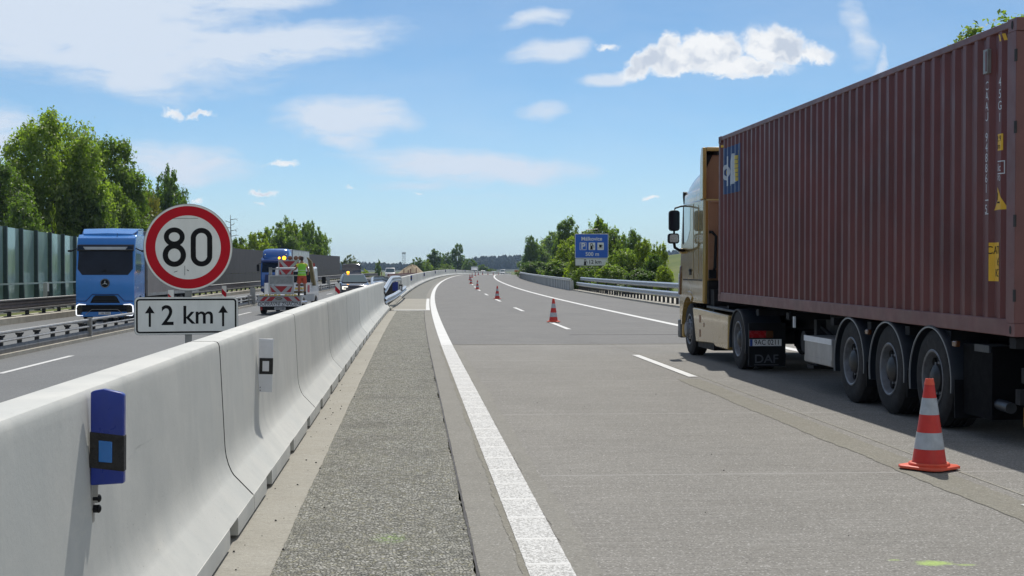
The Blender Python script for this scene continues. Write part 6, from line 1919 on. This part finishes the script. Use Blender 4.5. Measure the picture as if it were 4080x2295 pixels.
def worker():
    c, s = math.cos(FROT), math.sin(FROT); lx, ly = 1.05, -.05
    X, Y = fx + lx * c - ly * s, fy + lx * s + ly * c
    # the body grown from its skeleton, then kept as one mesh
    me = bpy.data.meshes.new('tmp'); bm_o = bpy.data.objects.new('tmp', me); COL.objects.link(bm_o)
    import bmesh
    bpy.data.objects.remove(bm_o); bpy.data.meshes.remove(me)
    o, V = person(0, 0, 0, 0)
    dg = bpy.context.evaluated_depsgraph_get()
    m2 = bpy.data.meshes.new_from_object(o.evaluated_get(dg))
    bpy.data.objects.remove(o)
    m2.materials.clear(); m2.materials.append(M['skin'])
    m2.polygons.foreach_set('use_smooth', [True] * len(m2.polygons))
    p = bpy.data.objects.new('person', m2); COL.objects.link(p)
    p.location = (X, Y, fz + .905); p.rotation_euler = (0, 0, FROT + R(12))
    tag(p, 'person in green safety vest and orange shorts standing on the flatbed, seen from behind', 'person')
    def ellring(cx, cy, z, rx, ry, n=20): return [(cx + rx * math.cos(2 * math.pi * i / n), cy + ry * math.sin(2 * math.pi * i / n), z) for i in range(n)]
    mb = MB()
    lv = [(.90, .205, .165), (.93, .20, .162), (1.02, .185, .15), (1.05, .182, .148), (1.14, .180, .145), (1.17, .181, .146), (1.28, .19, .15), (1.38, .195, .148), (1.45, .175, .125), (1.495, .10, .095)]
    mt = ['vest_edge', 'vest', 'vest_tape', 'vest', 'vest_tape', 'vest', 'vest', 'vest', 'vest_edge']
    for i in range(len(lv) - 1):
        mb.loft([ellring(0, .0, lv[i][0], lv[i][1], lv[i][2]), ellring(0, .0, lv[i + 1][0], lv[i + 1][1], lv[i + 1][2])], mt[i], caps=False)
    for s_ in (-1, 1):
        mb.loft([ellring(s_ * .185, 0, 1.32, .07, .075), ellring(s_ * .19, 0, 1.42, .085, .08), ellring(s_ * .15, 0, 1.475, .06, .06)], 'vest_edge', caps=False)
    mb.build('vest', p)
    mb = MB()
    mb.loft([ellring(0, 0, 1.0, .165, .135), ellring(0, 0, .86, .20, .145), ellring(0, 0, .80, .205, .14)], 'orange', caps=False)
    for s_ in (-1, 1): mb.loft([ellring(s_ * .098, 0, .86, .108, .135), ellring(s_ * .115, .01, .66, .112, .125), ellring(s_ * .122, .012, .55, .105, .115)], 'orange', caps=False)
    mb.build('shorts', p)
    mb = MB(); mb.ell((0, .02, 1.735), (.088, .105, .075), 'hair', 16, 10); mb.ell((0, -.035, 1.68), (.08, .06, .08), 'hair', 14, 8); mb.build('hair', p)
    for s_ in (-1, 1):
        mb = MB(); mb.loft([ellring(s_ * .145, .05, .0, .055, .145), ellring(s_ * .145, .05, .05, .055, .14), ellring(s_ * .14, -.01, .09, .05, .07), ellring(s_ * .14, -.02, .17, .05, .055)], 'boot'); mb.build('boot', p)
worker()


# ------------------------------------------------------------------ cars
def car(name, label, x, y, z, rot, paint, L=4.6, W=1.86, H=1.66, van=False, cat='car', detail=True, group=None):
    root = thing(name, label, cat, (x, y, z), rot, group)
    hw = W / 2
    def arch(cy): return [(cy + .40 * math.cos(R(a)), .34 + .40 * math.sin(R(a))) for a in range(175, 0, -17)]
    if van: top = [(.0, .35), (-.02, .8), (.12, 1.02), (.75, 1.20), (L - .02, 1.22), (L, .35)]
    else: top = [(.0, .30), (-.03, .62), (.10, .86), (.5, .96), (1.25, 1.06), (L - .25, 1.12), (L, .9), (L, .35)]
    low = [(p[0], max(.22, p[1])) for p in (arch(L - .95)[::-1] + arch(.9)[::-1])]
    mb = MB(); mb.prism(top + low, 'x', -hw, hw, paint); body = mb.build('body', root, bevel=.07, seg=3)
    if van: b0, b1, t0, t1, kt = .45, L - .03, 1.35, L - .1, .90
    else: b0, b1, t0, t1, kt = 1.05, L - .2, 1.95, L - .75, .76
    zb = 1.04 if not van else 1.15
    mb = MB(); mb.hexa([(-hw * .96, b0, zb), (hw * .96, b0, zb), (hw * .96, b1, zb), (-hw * .96, b1, zb)], [(-hw * kt, t0, H), (hw * kt, t0, H), (hw * kt, t1, H), (-hw * kt, t1, H)], paint)
    cab = mb.build('cabin', root, bevel=.08, seg=3)
    def lerp(q, k): return [(-hw * (.96 + (kt - .96) * k) * q, b0 + (t0 - b0) * k - .012, zb + (H - zb) * k + .006), (hw * (.96 + (kt - .96) * k) * q, b0 + (t0 - b0) * k - .012, zb + (H - zb) * k + .006)]
    a, b = lerp(.9, .06), lerp(.9, .88)
    d = .03
    mb = MB(); mb.hexa([a[0], a[1], (a[1][0], a[1][1] + d, a[1][2]), (a[0][0], a[0][1] + d, a[0][2])], [b[0], b[1], (b[1][0], b[1][1] + d, b[1][2]), (b[0][0], b[0][1] + d, b[0][2])], 'car_glass'); mb.build('windscreen', root, smooth=False)
    for s in (-1, 1):
        mb = MB()
        q = [(b0 + .45, .08), (b1 - .4, .08), (t1 - .15, .86), (t0 + .12, .86)]
        pts = [(s * (hw * (.96 + (kt - .96) * k) + .008), yy, zb + (H - zb) * k) for yy, k in q]
        mb.add(pts + [(px - s * .03, py, pz) for px, py, pz in pts], [(0, 1, 2, 3), (7, 6, 5, 4), (0, 4, 5, 1), (1, 5, 6, 2), (2, 6, 7, 3), (3, 7, 4, 0)], 'glass_dark'); mb.build('side_window', root, smooth=False)
        mb = MB(); mb.ell((s * (hw + .12), b0 + .35, zb + .10), (.12, .09, .08), paint, 12, 8); mb.build('mirror', root)
        if detail:
            wheel(root, s * (hw - .11), .9, .34, .34, .22, s, holes=False); wheel(root, s * (hw - .11), L - .95, .34, .34, .22, s, holes=False)
    mb = MB(); mb.box(-hw * .55, hw * .55, -.045, .05, .36, .58, 'black'); mb.box(-.26, .26, -.06, -.04, .42, .53, 'plate_white'); mb.build('grille', root, bevel=.01)
    return root
sy = 95.0; sx = at(894.7, sy); sz = P(sx - off(sy), sy)[2] + .12
def black_car():
    r = car('parked_car', 'black car with raised tailgate, lit headlights and amber beacon, facing the camera', sx, sy, sz, R(6), 'black_paint', H=1.62, W=1.88)
    for s in (-1, 1):
        mb = MB(); mb.box(s * .90, s * .52, -.06, .1, .74, .79, 'lamp_white'); mb.box(s * .90, s * .84, -.055, .1, .64, .76, 'lamp_white'); mb.box(s * .90, s * .66, -.055, .1, .60, .64, 'lamp_white'); mb.build('headlight', r, bevel=.01)
    mb = MB(); rings = []
    for k, (yy, zz, w) in enumerate(((4.05, 1.56, .62), (4.35, 1.78, .66), (4.62, 2.08, .67), (4.72, 2.24, .64), (4.76, 2.29, .5))):
        rings.append([(-w, yy, zz), (-w * .5, yy + .02, zz + .05), (w * .5, yy + .02, zz + .05), (w, yy, zz), (w, yy + .10, zz + .04), (-w, yy + .10, zz + .04)])
    mb.loft(rings, 'black_paint'); g = mb.build('tailgate', r, sharp=50)
    mb = MB(); mb.hexa([(-.5, 4.30, 1.72), (.5, 4.30, 1.72), (.5, 4.33, 1.72), (-.5, 4.33, 1.72)], [(-.52, 4.56, 2.02), (.52, 4.56, 2.02), (.52, 4.59, 2.02), (-.52, 4.59, 2.02)], 'glass_dark'); mb.build('rear_glass', g)
    mb = MB(); mb.cyl((-.38, 2.2, 1.60), (-.38, 2.2, 1.66), .11, 'black'); mb.cyl((-.38, 2.2, 1.66), (-.38, 2.2, 1.80), .085, 'lamp_on', n=16); mb.build('beacon_lamp', r)
    for s in (-1, 1):
        mb = MB(); mb.tube([(s * .60, 2.1, 1.63), (s * .60, 2.4, 1.67), (s * .60, 3.5, 1.66), (s * .60, 3.7, 1.62)], .02, 'silver'); mb.build('roof_rail', r)
black_car()
vy = 282.0; vx = at(981, vy)
car('white_van', 'small white van on the far carriageway in front of the sand heap', vx, vy, P(vx - off(vy), vy)[2], -head(vy) + R(3), 'white_paint', L=4.9, W=1.95, H=2.05, van=True, cat='van')
for lab, px, yy, paint, van in (('tiny pale car roof showing over the far barrier, left one', 1390, 505, 'silver', False), ('tiny white car roof showing over the far barrier, middle one', 1433, 560, 'white_paint', False), ('tiny white van roof showing over the far barrier near the bend', 1285, 520, 'white_paint', True)):
    xx = at({1390: 1214, 1433: 1240, 1285: 1264}[px], yy)
    car('far_car' if not van else 'far_van', lab, xx, yy, P(-9, yy)[2] + .5, -head(yy), paint, van=van, H=2.0 if van else 1.6, detail=False, cat='van' if van else 'car')


# ================================================================== trees
def leaf_mesh(name, lobes, n, size, seed, m, up=.7):
    rg = np.random.default_rng(seed)
    L = np.array(lobes); w = (L[:, 3] * L[:, 4] * L[:, 5]) ** .7; w /= w.sum()
    nc = max(30, n // 34)
    ci = rg.choice(len(L), nc, p=w)
    d = rg.normal(size=(nc, 3)); d[:, 2] += .25; d /= np.linalg.norm(d, axis=1)[:, None]
    r = .42 + .66 * rg.random(nc) ** .6
    cc = L[ci, :3] + d * r[:, None] * L[ci, 3:6]
    k = rg.integers(0, nc, n)
    spread = L[ci[k], 3:6].mean(axis=1)[:, None] * .2
    p = cc[k] + rg.normal(size=(n, 3)) * spread
    nrm = d[k] * .6 + rg.normal(size=(n, 3)) * .6; nrm[:, 2] += up
    nrm /= np.linalg.norm(nrm, axis=1)[:, None]
    t = np.cross(nrm, rg.normal(size=(n, 3))); t /= np.linalg.norm(t, axis=1)[:, None]
    b = np.cross(nrm, t)
    s = size * rg.uniform(.45, 1.25, n)[:, None]
    v = np.empty((n, 4, 3)); v[:, 0] = p - t * s; v[:, 1] = p - b * s * .52; v[:, 2] = p + t * s; v[:, 3] = p + b * s * .52
    v[:, 2] -= nrm * s * .3; v[:, 0] -= nrm * s * .2
    me = bpy.data.meshes.new(name)
    me.vertices.add(4 * n); me.vertices.foreach_set('co', v.reshape(-1))
    me.loops.add(4 * n); me.loops.foreach_set('vertex_index', np.arange(4 * n, dtype=np.int32))
    me.polygons.add(n); me.polygons.foreach_set('loop_start', np.arange(0, 4 * n, 4, dtype=np.int32))
    try: me.polygons.foreach_set('loop_total', np.full(n, 4, dtype=np.int32))
    except Exception: pass
    me.materials.append(M[m]); me.update(calc_edges=True)
    return me


def lobes_for(kind, seed):
    rg = random.Random(seed); out = []
    if kind in ('broad', 'bush'):       # unit box: x,y in -.5..+.5, z 0..1
        lo = .10 if kind == 'broad' else .02
        for i in range(30):
            h = lo + (.90 - lo) * (i + rg.random()) / 30
            q = (h - lo) / (1 - lo)
            env = (.5 * math.sin(math.pi * min(.96, .16 + .80 * q)) ** .62) if kind == 'broad' else .5 * (1 - max(0, q - .2) ** 1.7 * .95)
            r = rg.uniform(.12, .205) * (1.12 - .45 * q)
            a = i * 2.4 + rg.uniform(-.6, .6); dd = max(.02, env - r * .75) * rg.uniform(.62, 1.06)
            out.append((dd * math.cos(a), dd * math.sin(a), h, r, r, r * rg.uniform(.7, .95)))
        out.append((0, 0, .45, .3, .3, .34)); out.append((.03, -.02, .9, .10, .10, .09))
    elif kind == 'poplar':
        for i in range(13):
            h = rg.uniform(.05, .95); env = .32 * (1 - abs(h - .38) ** 1.5 * 1.6)
            a = rg.uniform(0, 6.28); d = max(.02, env) * rg.uniform(.2, 1); r = rg.uniform(.10, .19) * (1.1 - .6 * h)
            out.append((d * math.cos(a), d * math.sin(a), h, r, r, r * .9))
        out.append((0, 0, .35, .22, .22, .3)); out.append((.02, 0, .93, .06, .06, .09))
    elif kind == 'spruce':
        for i in range(26):
            h = (i + .5) / 26; env = .42 * (1 - h) ** .9 + .03
            a = i * 2.4; out.append((env * .6 * math.cos(a), env * .6 * math.sin(a), h, env * .62 + .03, env * .62 + .03, .04))
        out.append((0, 0, .96, .03, .03, .06))
    elif kind == 'sparse':
        for i in range(9):
            h = rg.uniform(.25, .95); a = rg.uniform(0, 6.28); d = .3 * rg.uniform(.2, 1)
            r = rg.uniform(.07, .13); out.append((d * math.cos(a), d * math.sin(a), h, r, r, r * 1.1))
    return out
VAR = {}
def crown_var(kind, v, n, size, m='leaf_a'):
    key = (kind, v, n)
    if key not in VAR: VAR[key] = leaf_mesh('%s_crown' % kind, lobes_for(kind, v * 7 + 3), n, size, v * 13 + len(kind), m)
    return VAR[key]
def tree(name, label, x, y, z, h, w, kind='broad', v=0, n=9000, m='leaf_a', clear=.18, group='trees', size=.016, rot=None, trunk_m='bark', depth=None):
    root = thing(name, label, 'shrub' if name == 'shrub' else 'tree', (x, y, z), 0, group)
    cr = bpy.data.objects.new('crown', crown_var(kind, v, n, size)); COL.objects.link(cr); cr.parent = root
    cr.location = (0, 0, h * clear); cr.scale = (w, depth or w, h * (1 - clear)); cr.rotation_euler = (0, 0, (v * 2.1 + x) % 6.28 if rot is None else rot)
    if cr.material_slots:
        cr.material_slots[0].link = 'OBJECT'; cr.material_slots[0].material = M[m]
    mb = MB(); rg = random.Random(int(x * 10) + int(y))
    r0 = max(.05, .028 * h)
    pts = [(0, 0, -.4), (rg.uniform(-.02, .02) * h, 0, h * .25), (rg.uniform(-.03, .03) * h, rg.uniform(-.02, .02) * h, h * .55), (rg.uniform(-.04, .04) * h, 0, h * .9)]
    mb.tube(pts, [r0 * 1.15, r0 * .85, r0 * .5, r0 * .12], trunk_m, 8)
    for i in range(6):
        k = rg.uniform(.25, .75); a = rg.uniform(0, 6.28); ln = w * rg.uniform(.25, .42)
        b = Vector(pts[1]).lerp(Vector(pts[3]), (k - .25) / .65)
        mb.tube([tuple(b), (b.x + math.cos(a) * ln * .5, b.y + math.sin(a) * ln * .5, b.z + ln * .28), (b.x + math.cos(a) * ln, b.y + math.sin(a) * ln, b.z + ln * .6)], [r0 * .4, r0 * .25, r0 * .06], trunk_m, 6)
    mb.build('trunk', root)
    return root
def gz(x, y): return terrain(x, y)
def plant(label, px, top, wpx, lat=None, Y=None, name='tree', zb=None, hmin=1.0, **k):
    y = Y if Y else on_lat(px, lat)
    x = at(px, y)
    Zc = y * math.cos(YAW) + x * math.sin(YAW)
    zt = 1.65 + (680 - top) / 3530 * Zc
    z = zb if zb is not None else gz(x, y)
    return tree(name, label, x, y, z, max(hmin, zt - z), wpx / 3530 * Zc, **k)

G1 = 'trees behind the glass noise barrier'
plant('tall dark leafy tree, highest of the group behind the glass barrier', 140, 280, 290, lat=-30, kind='broad', v=1, n=46000, size=.0165, m='leaf_a', clear=.1, group=G1)
plant('broad leafy tree at the right shoulder of the tall one behind the glass barrier', 262, 345, 240, lat=-31, kind='broad', v=2, n=40000, size=.018, m='leaf_a', clear=.08, group=G1)
plant('dark tree at the left picture edge behind the glass barrier', 0, 400, 230, lat=-31, kind='broad', v=3, n=36000, size=.018, m='leaf_b', clear=.08, group=G1)
plant('dark tree below the tall one, just over the top of the glass barrier', 205, 445, 190, lat=-27.5, kind='bush', v=4, n=26000, size=.021, m='leaf_b', clear=.04, group=G1)
plant('small light green sapling over the top of the glass barrier', 137, 522, 48, lat=-25, kind='poplar', v=1, n=4500, size=.03, m='leaf_c', clear=.05, group=G1)
plant('mid green tree above the bright blue truck', 300, 470, 150, lat=-27, kind='bush', v=5, n=26000, size=.021, m='leaf_a', clear=.04, group=G1)
plant('dark tree above the left half of the speed sign', 408, 418, 120, lat=-33, kind='broad', v=2, n=15000, size=.026, m='leaf_b', clear=.06, group=G1)
plant('olive yellow tree just left of the speed sign top', 382, 478, 74, lat=-29, kind='broad', v=4, n=13000, size=.022, m='leaf_d', clear=.06, group=G1)
plant('dark green tree just right of the one above the left half of the speed sign', 446, 465, 90, lat=-33, kind='broad', v=5, n=12000, size=.022, m='leaf_b', clear=.05, group=G1)
plant('low dark shrub mass behind the speed sign', 440, 545, 120, lat=-28, name='shrub', kind='bush', v=1, n=14000, size=.022, m='leaf_b', clear=.0, group=G1)
plant('low dark shrub behind the left end of the glass barrier', 60, 500, 160, lat=-27, name='shrub', kind='bush', v=2, n=18000, size=.024, m='leaf_b', clear=.0, group=G1)

def dead_tree():
    y = 190.0; x = at(580, y); z = gz(x, y)
    root = thing('bare_tree', 'leafless pale tree standing to the right of the speed sign', 'tree', (x, y, z))
    mb = MB(); H = 1.65 + 138 / 3530 * y - z; rg = random.Random(2)
    mb.tube([(0, 0, 0), (.1, 0, H * .5), (0, 0, H)], [.16, .11, .03], 'bark_pale', 8); mb.build('trunk', root)
    for i in range(11):
        k = .55 + .42 * i / 11; s = (-1) ** i; ln = rg.uniform(.8, 1.7) * (1.25 - k * .6)
        b = MB(); p0 = (.05, 0, H * k)
        p1 = (s * ln * .6, rg.uniform(-.3, .3), H * k + .12); p2 = (s * ln * .8, rg.uniform(-.4, .4), H * k + rg.uniform(-.1, .25))
        b.tube([p0, p1, p2], [.05, .035, .015], 'bark_pale', 5)
        for q in range(3): b.tube([p1, (p1[0] + s * rg.uniform(.1, .5), rg.uniform(-.3, .3), p1[2] + rg.uniform(-.3, .3))], [.02, .01], 'bark_pale', 4)
        b.build('limb', root)
dead_tree()

G2 = 'trees above the dark noise wall'
for i, (px, top, w, lat, kd, m, lab) in enumerate((
    (598, 592, 80, -24, 'bush', 'leaf_a', 'leftmost bushy tree above the dark noise wall, beside the speed sign'),
    (612, 612, 70, -23, 'bush', 'leaf_c', 'low yellow green bush at the left end of the dark noise wall'),
    (648, 583, 84, -27, 'broad', 'leaf_c', 'yellow green tree above the dark noise wall, left of the tall pair'),
    (688, 566, 92, -28, 'broad', 'leaf_a', 'rounded tree above the dark noise wall over the flatbed'),
    (722, 552, 84, -28, 'broad', 'leaf_a', 'tallest tree above the dark noise wall'),
    (758, 560, 74, -28, 'broad', 'leaf_b', 'dark tree just right of the tallest one above the noise wall'),
    (788, 556, 66, -29, 'broad', 'leaf_a', 'high rounded tree above the white box trailer'),
    (808, 585, 56, -29, 'broad', 'leaf_a', 'rightmost tree above the dark noise wall'),
    (665, 606, 90, -24, 'bush', 'leaf_c', 'bright low bush above the wall behind the flatbed'),
    (740, 600, 90, -24.5, 'bush', 'leaf_b', 'dark low bush above the wall behind the flatbed'),
    (790, 610, 70, -25, 'bush', 'leaf_a', 'low bush at the right end above the dark noise wall'))):
    plant(lab, px, top, w, lat=lat, kind=kd, v=i % 5 + 1, n=11000, size=.03, m=m, clear=.05 if kd == 'bush' else .12, group=G2, name='shrub' if kd == 'bush' else 'tree')
plant('pale silvery tree past the end of the dark noise wall', 884, 640, 52, lat=-24, kind='broad', v=2, n=5000, size=.035, m='leaf_e', clear=.05, group=G2)
plant('slim dark green conifer left of the white van', 952, 652, 27, Y=330, kind='poplar', v=3, n=2600, size=.05, m='leaf_b', clear=.02, group='far trees')
plant('small green bush behind the black car', 918, 676, 44, Y=300, name='shrub', kind='bush', v=3, n=2500, size=.05, m='leaf_c', clear=0, group='far trees')
G3 = 'far trees left of the bend'
for i, (px, top, w, Y, m, lab) in enumerate((
    (1050, 645, 46, 430, 'leaf_b', 'rounded dark bush right behind the sand heap'), (1072, 652, 42, 440, 'leaf_a', 'mid green bush right of the sand heap'),
    (1096, 624, 58, 520, 'leaf_b', 'broad dark far tree left of the tall one by the bend'), (1122, 632, 40, 530, 'leaf_b', 'dark far tree between the two tall ones by the bend'),
    (1151, 614, 52, 610, 'leaf_b', 'tall dark far tree rising behind the distant box truck'), (1182, 648, 50, 600, 'leaf_b', 'low dark far tree right of the distant box truck'),
    (1122, 662, 60, 480, 'leaf_a', 'pale green bush mass below the far trees by the bend'), (1210, 664, 48, 620, 'leaf_b', 'lowest dark far tree running out at the bend'), (1235, 674, 40, 640, 'leaf_b', 'last low dark bush at the end of the far tree row'))):
    plant(lab, px, top, w, Y=Y, kind='bush', v=i % 5 + 1, n=6000, size=.036, m=m, clear=.02, group=G3, name='shrub' if top > 640 else 'tree')
G4 = 'trees and shrubs behind the right guardrail'
for i, (px, top, w, lat, kd, m, lab) in enumerate((
    (1337, 588, 34, 19, 'bush', 'leaf_b', 'slim dark tree at the left end of the thicket by the blue sign'),
    (1348, 610, 66, 17, 'bush', 'leaf_a', 'leftmost rounded shrub of the thicket by the blue sign'),
    (1388, 582, 74, 20, 'bush', 'leaf_a', 'dark tree in the thicket left of the blue sign'),
    (1392, 612, 82, 17, 'bush', 'leaf_c', 'bright yellow green shrub left of the blue sign'),
    (1428, 553, 66, 20, 'bush', 'leaf_a', 'dark high tree just left above the blue sign'),
    (1440, 590, 80, 17.5, 'bush', 'leaf_c', 'mid green shrub directly left of the blue sign'),
    (1503, 545, 74, 19, 'bush', 'leaf_a', 'highest bright tree rising above the blue sign'),
    (1478, 580, 84, 17.5, 'bush', 'leaf_c', 'green shrub behind the blue sign'),
    (1548, 572, 76, 19, 'bush', 'leaf_a', 'leafy tree right above the blue sign'),
    (1590, 583, 52, 20, 'bush', 'leaf_b', 'dark rounded tree right of the blue sign'),
    (1570, 620, 84, 17, 'bush', 'leaf_a', 'rounded shrub right of the blue sign'),
    (1618, 600, 62, 18.5, 'bush', 'leaf_c', 'yellow green tree between the dark rounded one and the gold truck'),
    (1640, 640, 66, 16.5, 'bush', 'leaf_b', 'dark shrub near the right end of the thicket'),
    (1655, 610, 56, 18, 'bush', 'leaf_c', 'bright yellow shrub at the right end of the thicket'),
    (1672, 672, 50, 16, 'bush', 'leaf_c', 'small yellow green bush beside the gold truck'),
    (1350, 655, 80, 15.5, 'bush', 'leaf_b', 'low dark bush over the parapet, left end'),
    (1410, 655, 90, 15.2, 'bush', 'leaf_a', 'low green bush over the middle of the parapet'),
    (1475, 668, 90, 15.5, 'bush', 'leaf_b', 'low dark bush below the blue sign'),

    (1545, 665, 90, 15.5, 'bush', 'leaf_a', 'low green bush over the guardrail right of the sign'),
    (1610, 680, 90, 15.2, 'bush', 'leaf_b', 'low dark bush over the guardrail near the truck'))):
    plant(lab, px, top, w * (1.35 if kd == 'bush' else 1.0), lat=lat, kind=kd, v=i % 5 + 1, n=16000 if kd == 'bush' else 5000, size=.027, m=m, clear=.02 if kd == 'bush' else .08, group=G4, name='shrub' if 'shrub' in lab or 'bush' in lab else 'tree')
tree('tree', 'tall tree whose top shows over the rear end of the container', at(2535, 55), 55, gz(at(2535, 55), 55), 12.6, 8.0, kind='broad', v=3, n=26000, size=.015, m='leaf_a', clear=.2, group='tree behind the container')

plant('low bush hiding the left leg of the blue sign', 1456, 672, 62, Y=119.5, name='shrub', kind='bush', v=2, n=9000, size=.035, m='leaf_a', clear=0, group=G4)
plant('low bush hiding the right leg of the blue sign', 1518, 671, 62, Y=117.5, name='shrub', kind='bush', v=4, n=9000, size=.035, m='leaf_c', clear=0, group=G4)
plant('dark low bush under the middle of the blue sign', 1487, 676, 60, Y=120, name='shrub', kind='bush', v=1, n=9000, size=.035, m='leaf_b', clear=0, group=G4)
# ------------------------------------------------------------------ sand heap, posts, tower
def sand_heap():
    y = 372.0; x = at(1034, y); rg = random.Random(8)
    mb = MB(); n = 36; rings = []
    zb = P(-13, y)[2] - 1.0; H = 1.65 + 13.5 / 3530 * y - zb
    for f, h in ((1, 0), (.8, .22), (.6, .47), (.4, .70), (.22, .89), (.1, .97), (.01, 1.0)):
        rings.append([(x + 5.6 * f * math.cos(2 * math.pi * i / n) * (1 + .06 * math.sin(3 * i + f * 5)) + .3 * (1 - f), y + 5 * f * math.sin(2 * math.pi * i / n), zb + H * h * (1 + .05 * math.sin(i * .9 + f * 9))) for i in range(n)])
    mb.loft(rings, 'sand'); o = mb.build('sand_heap'); tag(o, 'heap of pale brown sand beside the far carriageway behind the white van', 'sand heap')
sand_heap()
for i, (px, hh) in enumerate(((1016, 1.4), (1027, 1.2), (1033, 1.5), (1047, 1.7), (960, 1.0))):
    y = 300 + 6 * i; x = at(px, y); z = P(x - off(y), y)[2]
    t = thing('marker_post', ['thin dark red marker post in front of the left half of the sand heap', 'dark red marker post with a sack at its foot in front of the sand heap', 'third dark red marker post in front of the sand heap', 'thick dark red marker post at the right of the sand heap', 'short dark red marker post left of the white van'][i], 'marker post', (x, y, z), 0, 'marker posts by the sand heap')
    mb = MB(); mb.box(-.09, .09, -.06, .06, .0, hh + .35, 'rust'); mb.build('post', t, bevel=.01)
    mb = MB(); mb.box(-.25, .25, -.3, .3, 0, .35, 'rust'); mb.build('foot', t, bevel=.05)
def far_fence():
    t = thing('site_barrier', 'low reddish site barrier along the far carriageway below the sand heap', 'barrier', (0, 0, 0))
    mb = MB(); sweep(mb, [(-10.3, .2), (-10.1, .2), (-10.1, .95), (-10.3, .95)], yrange(240, 332, 6), 'rust', base=-9.9); mb.build('rail', t)
far_fence()
def tower():
    y = 1500.0; x = at(1016, y); zb = 8; zt = 1.65 + 45 / 3530 * y
    t = thing('lattice_tower', 'thin pale lattice tower on the skyline left of the far trees', 'tower', (x, y, zb))
    h = zt - zb; mb = MB()
    for sx_ in (-1, 1):
        for sy_ in (-1, 1): mb.tube([(sx_ * 1.9, sy_ * 1.9, 0), (sx_ * 1.3, sy_ * 1.3, h)], .17, 'tower', 4)
    for k in range(7):
        z = h * k / 6; w = 1.9 - .6 * k / 6
        for a, b in (((-w, -w), (w, -w)), ((w, -w), (w, w)), ((w, w), (-w, w)), ((-w, w), (-w, -w))): mb.tube([(a[0], a[1], z), (b[0], b[1], z)], .10, 'tower', 4)
        if k < 6:
            z2 = h * (k + 1) / 6; mb.tube([(-w, -w, z), (w, -w, z2)], .10, 'tower', 4); mb.tube([(w, -w, z), (-w, -w, z2)], .10, 'tower', 4)
    mb.build('mast', t)
    mb = MB(); mb.box(-2.0, 2.0, -2, 2, h - 1.6, h, 'tower'); mb.build('platform', t)
tower()

# ------------------------------------------------------------------ air
HAZE = 0.0001
def haze():
    mb = MB(); mb.box(-3400, 3600, -160, 6300, -14, 95, 'haze')
    o = mb.build('haze', smooth=False); o['kind'] = 'stuff'; o['label'] = 'thin bluish summer haze filling the air over the road'
if HAZE > 0:
    m = bpy.data.materials.new('haze'); m.use_nodes = True; M['haze'] = m
    t = NT(m.node_tree); t.N.clear()
    out = t.n('ShaderNodeOutputMaterial'); pv = t.n('ShaderNodeVolumePrincipled')
    pv.inputs['Color'].default_value = (.50, .68, .97, 1); pv.inputs['Density'].default_value = HAZE; pv.inputs['Anisotropy'].default_value = .2
    t.L.new(pv.outputs[0], out.inputs['Volume'])
    haze()
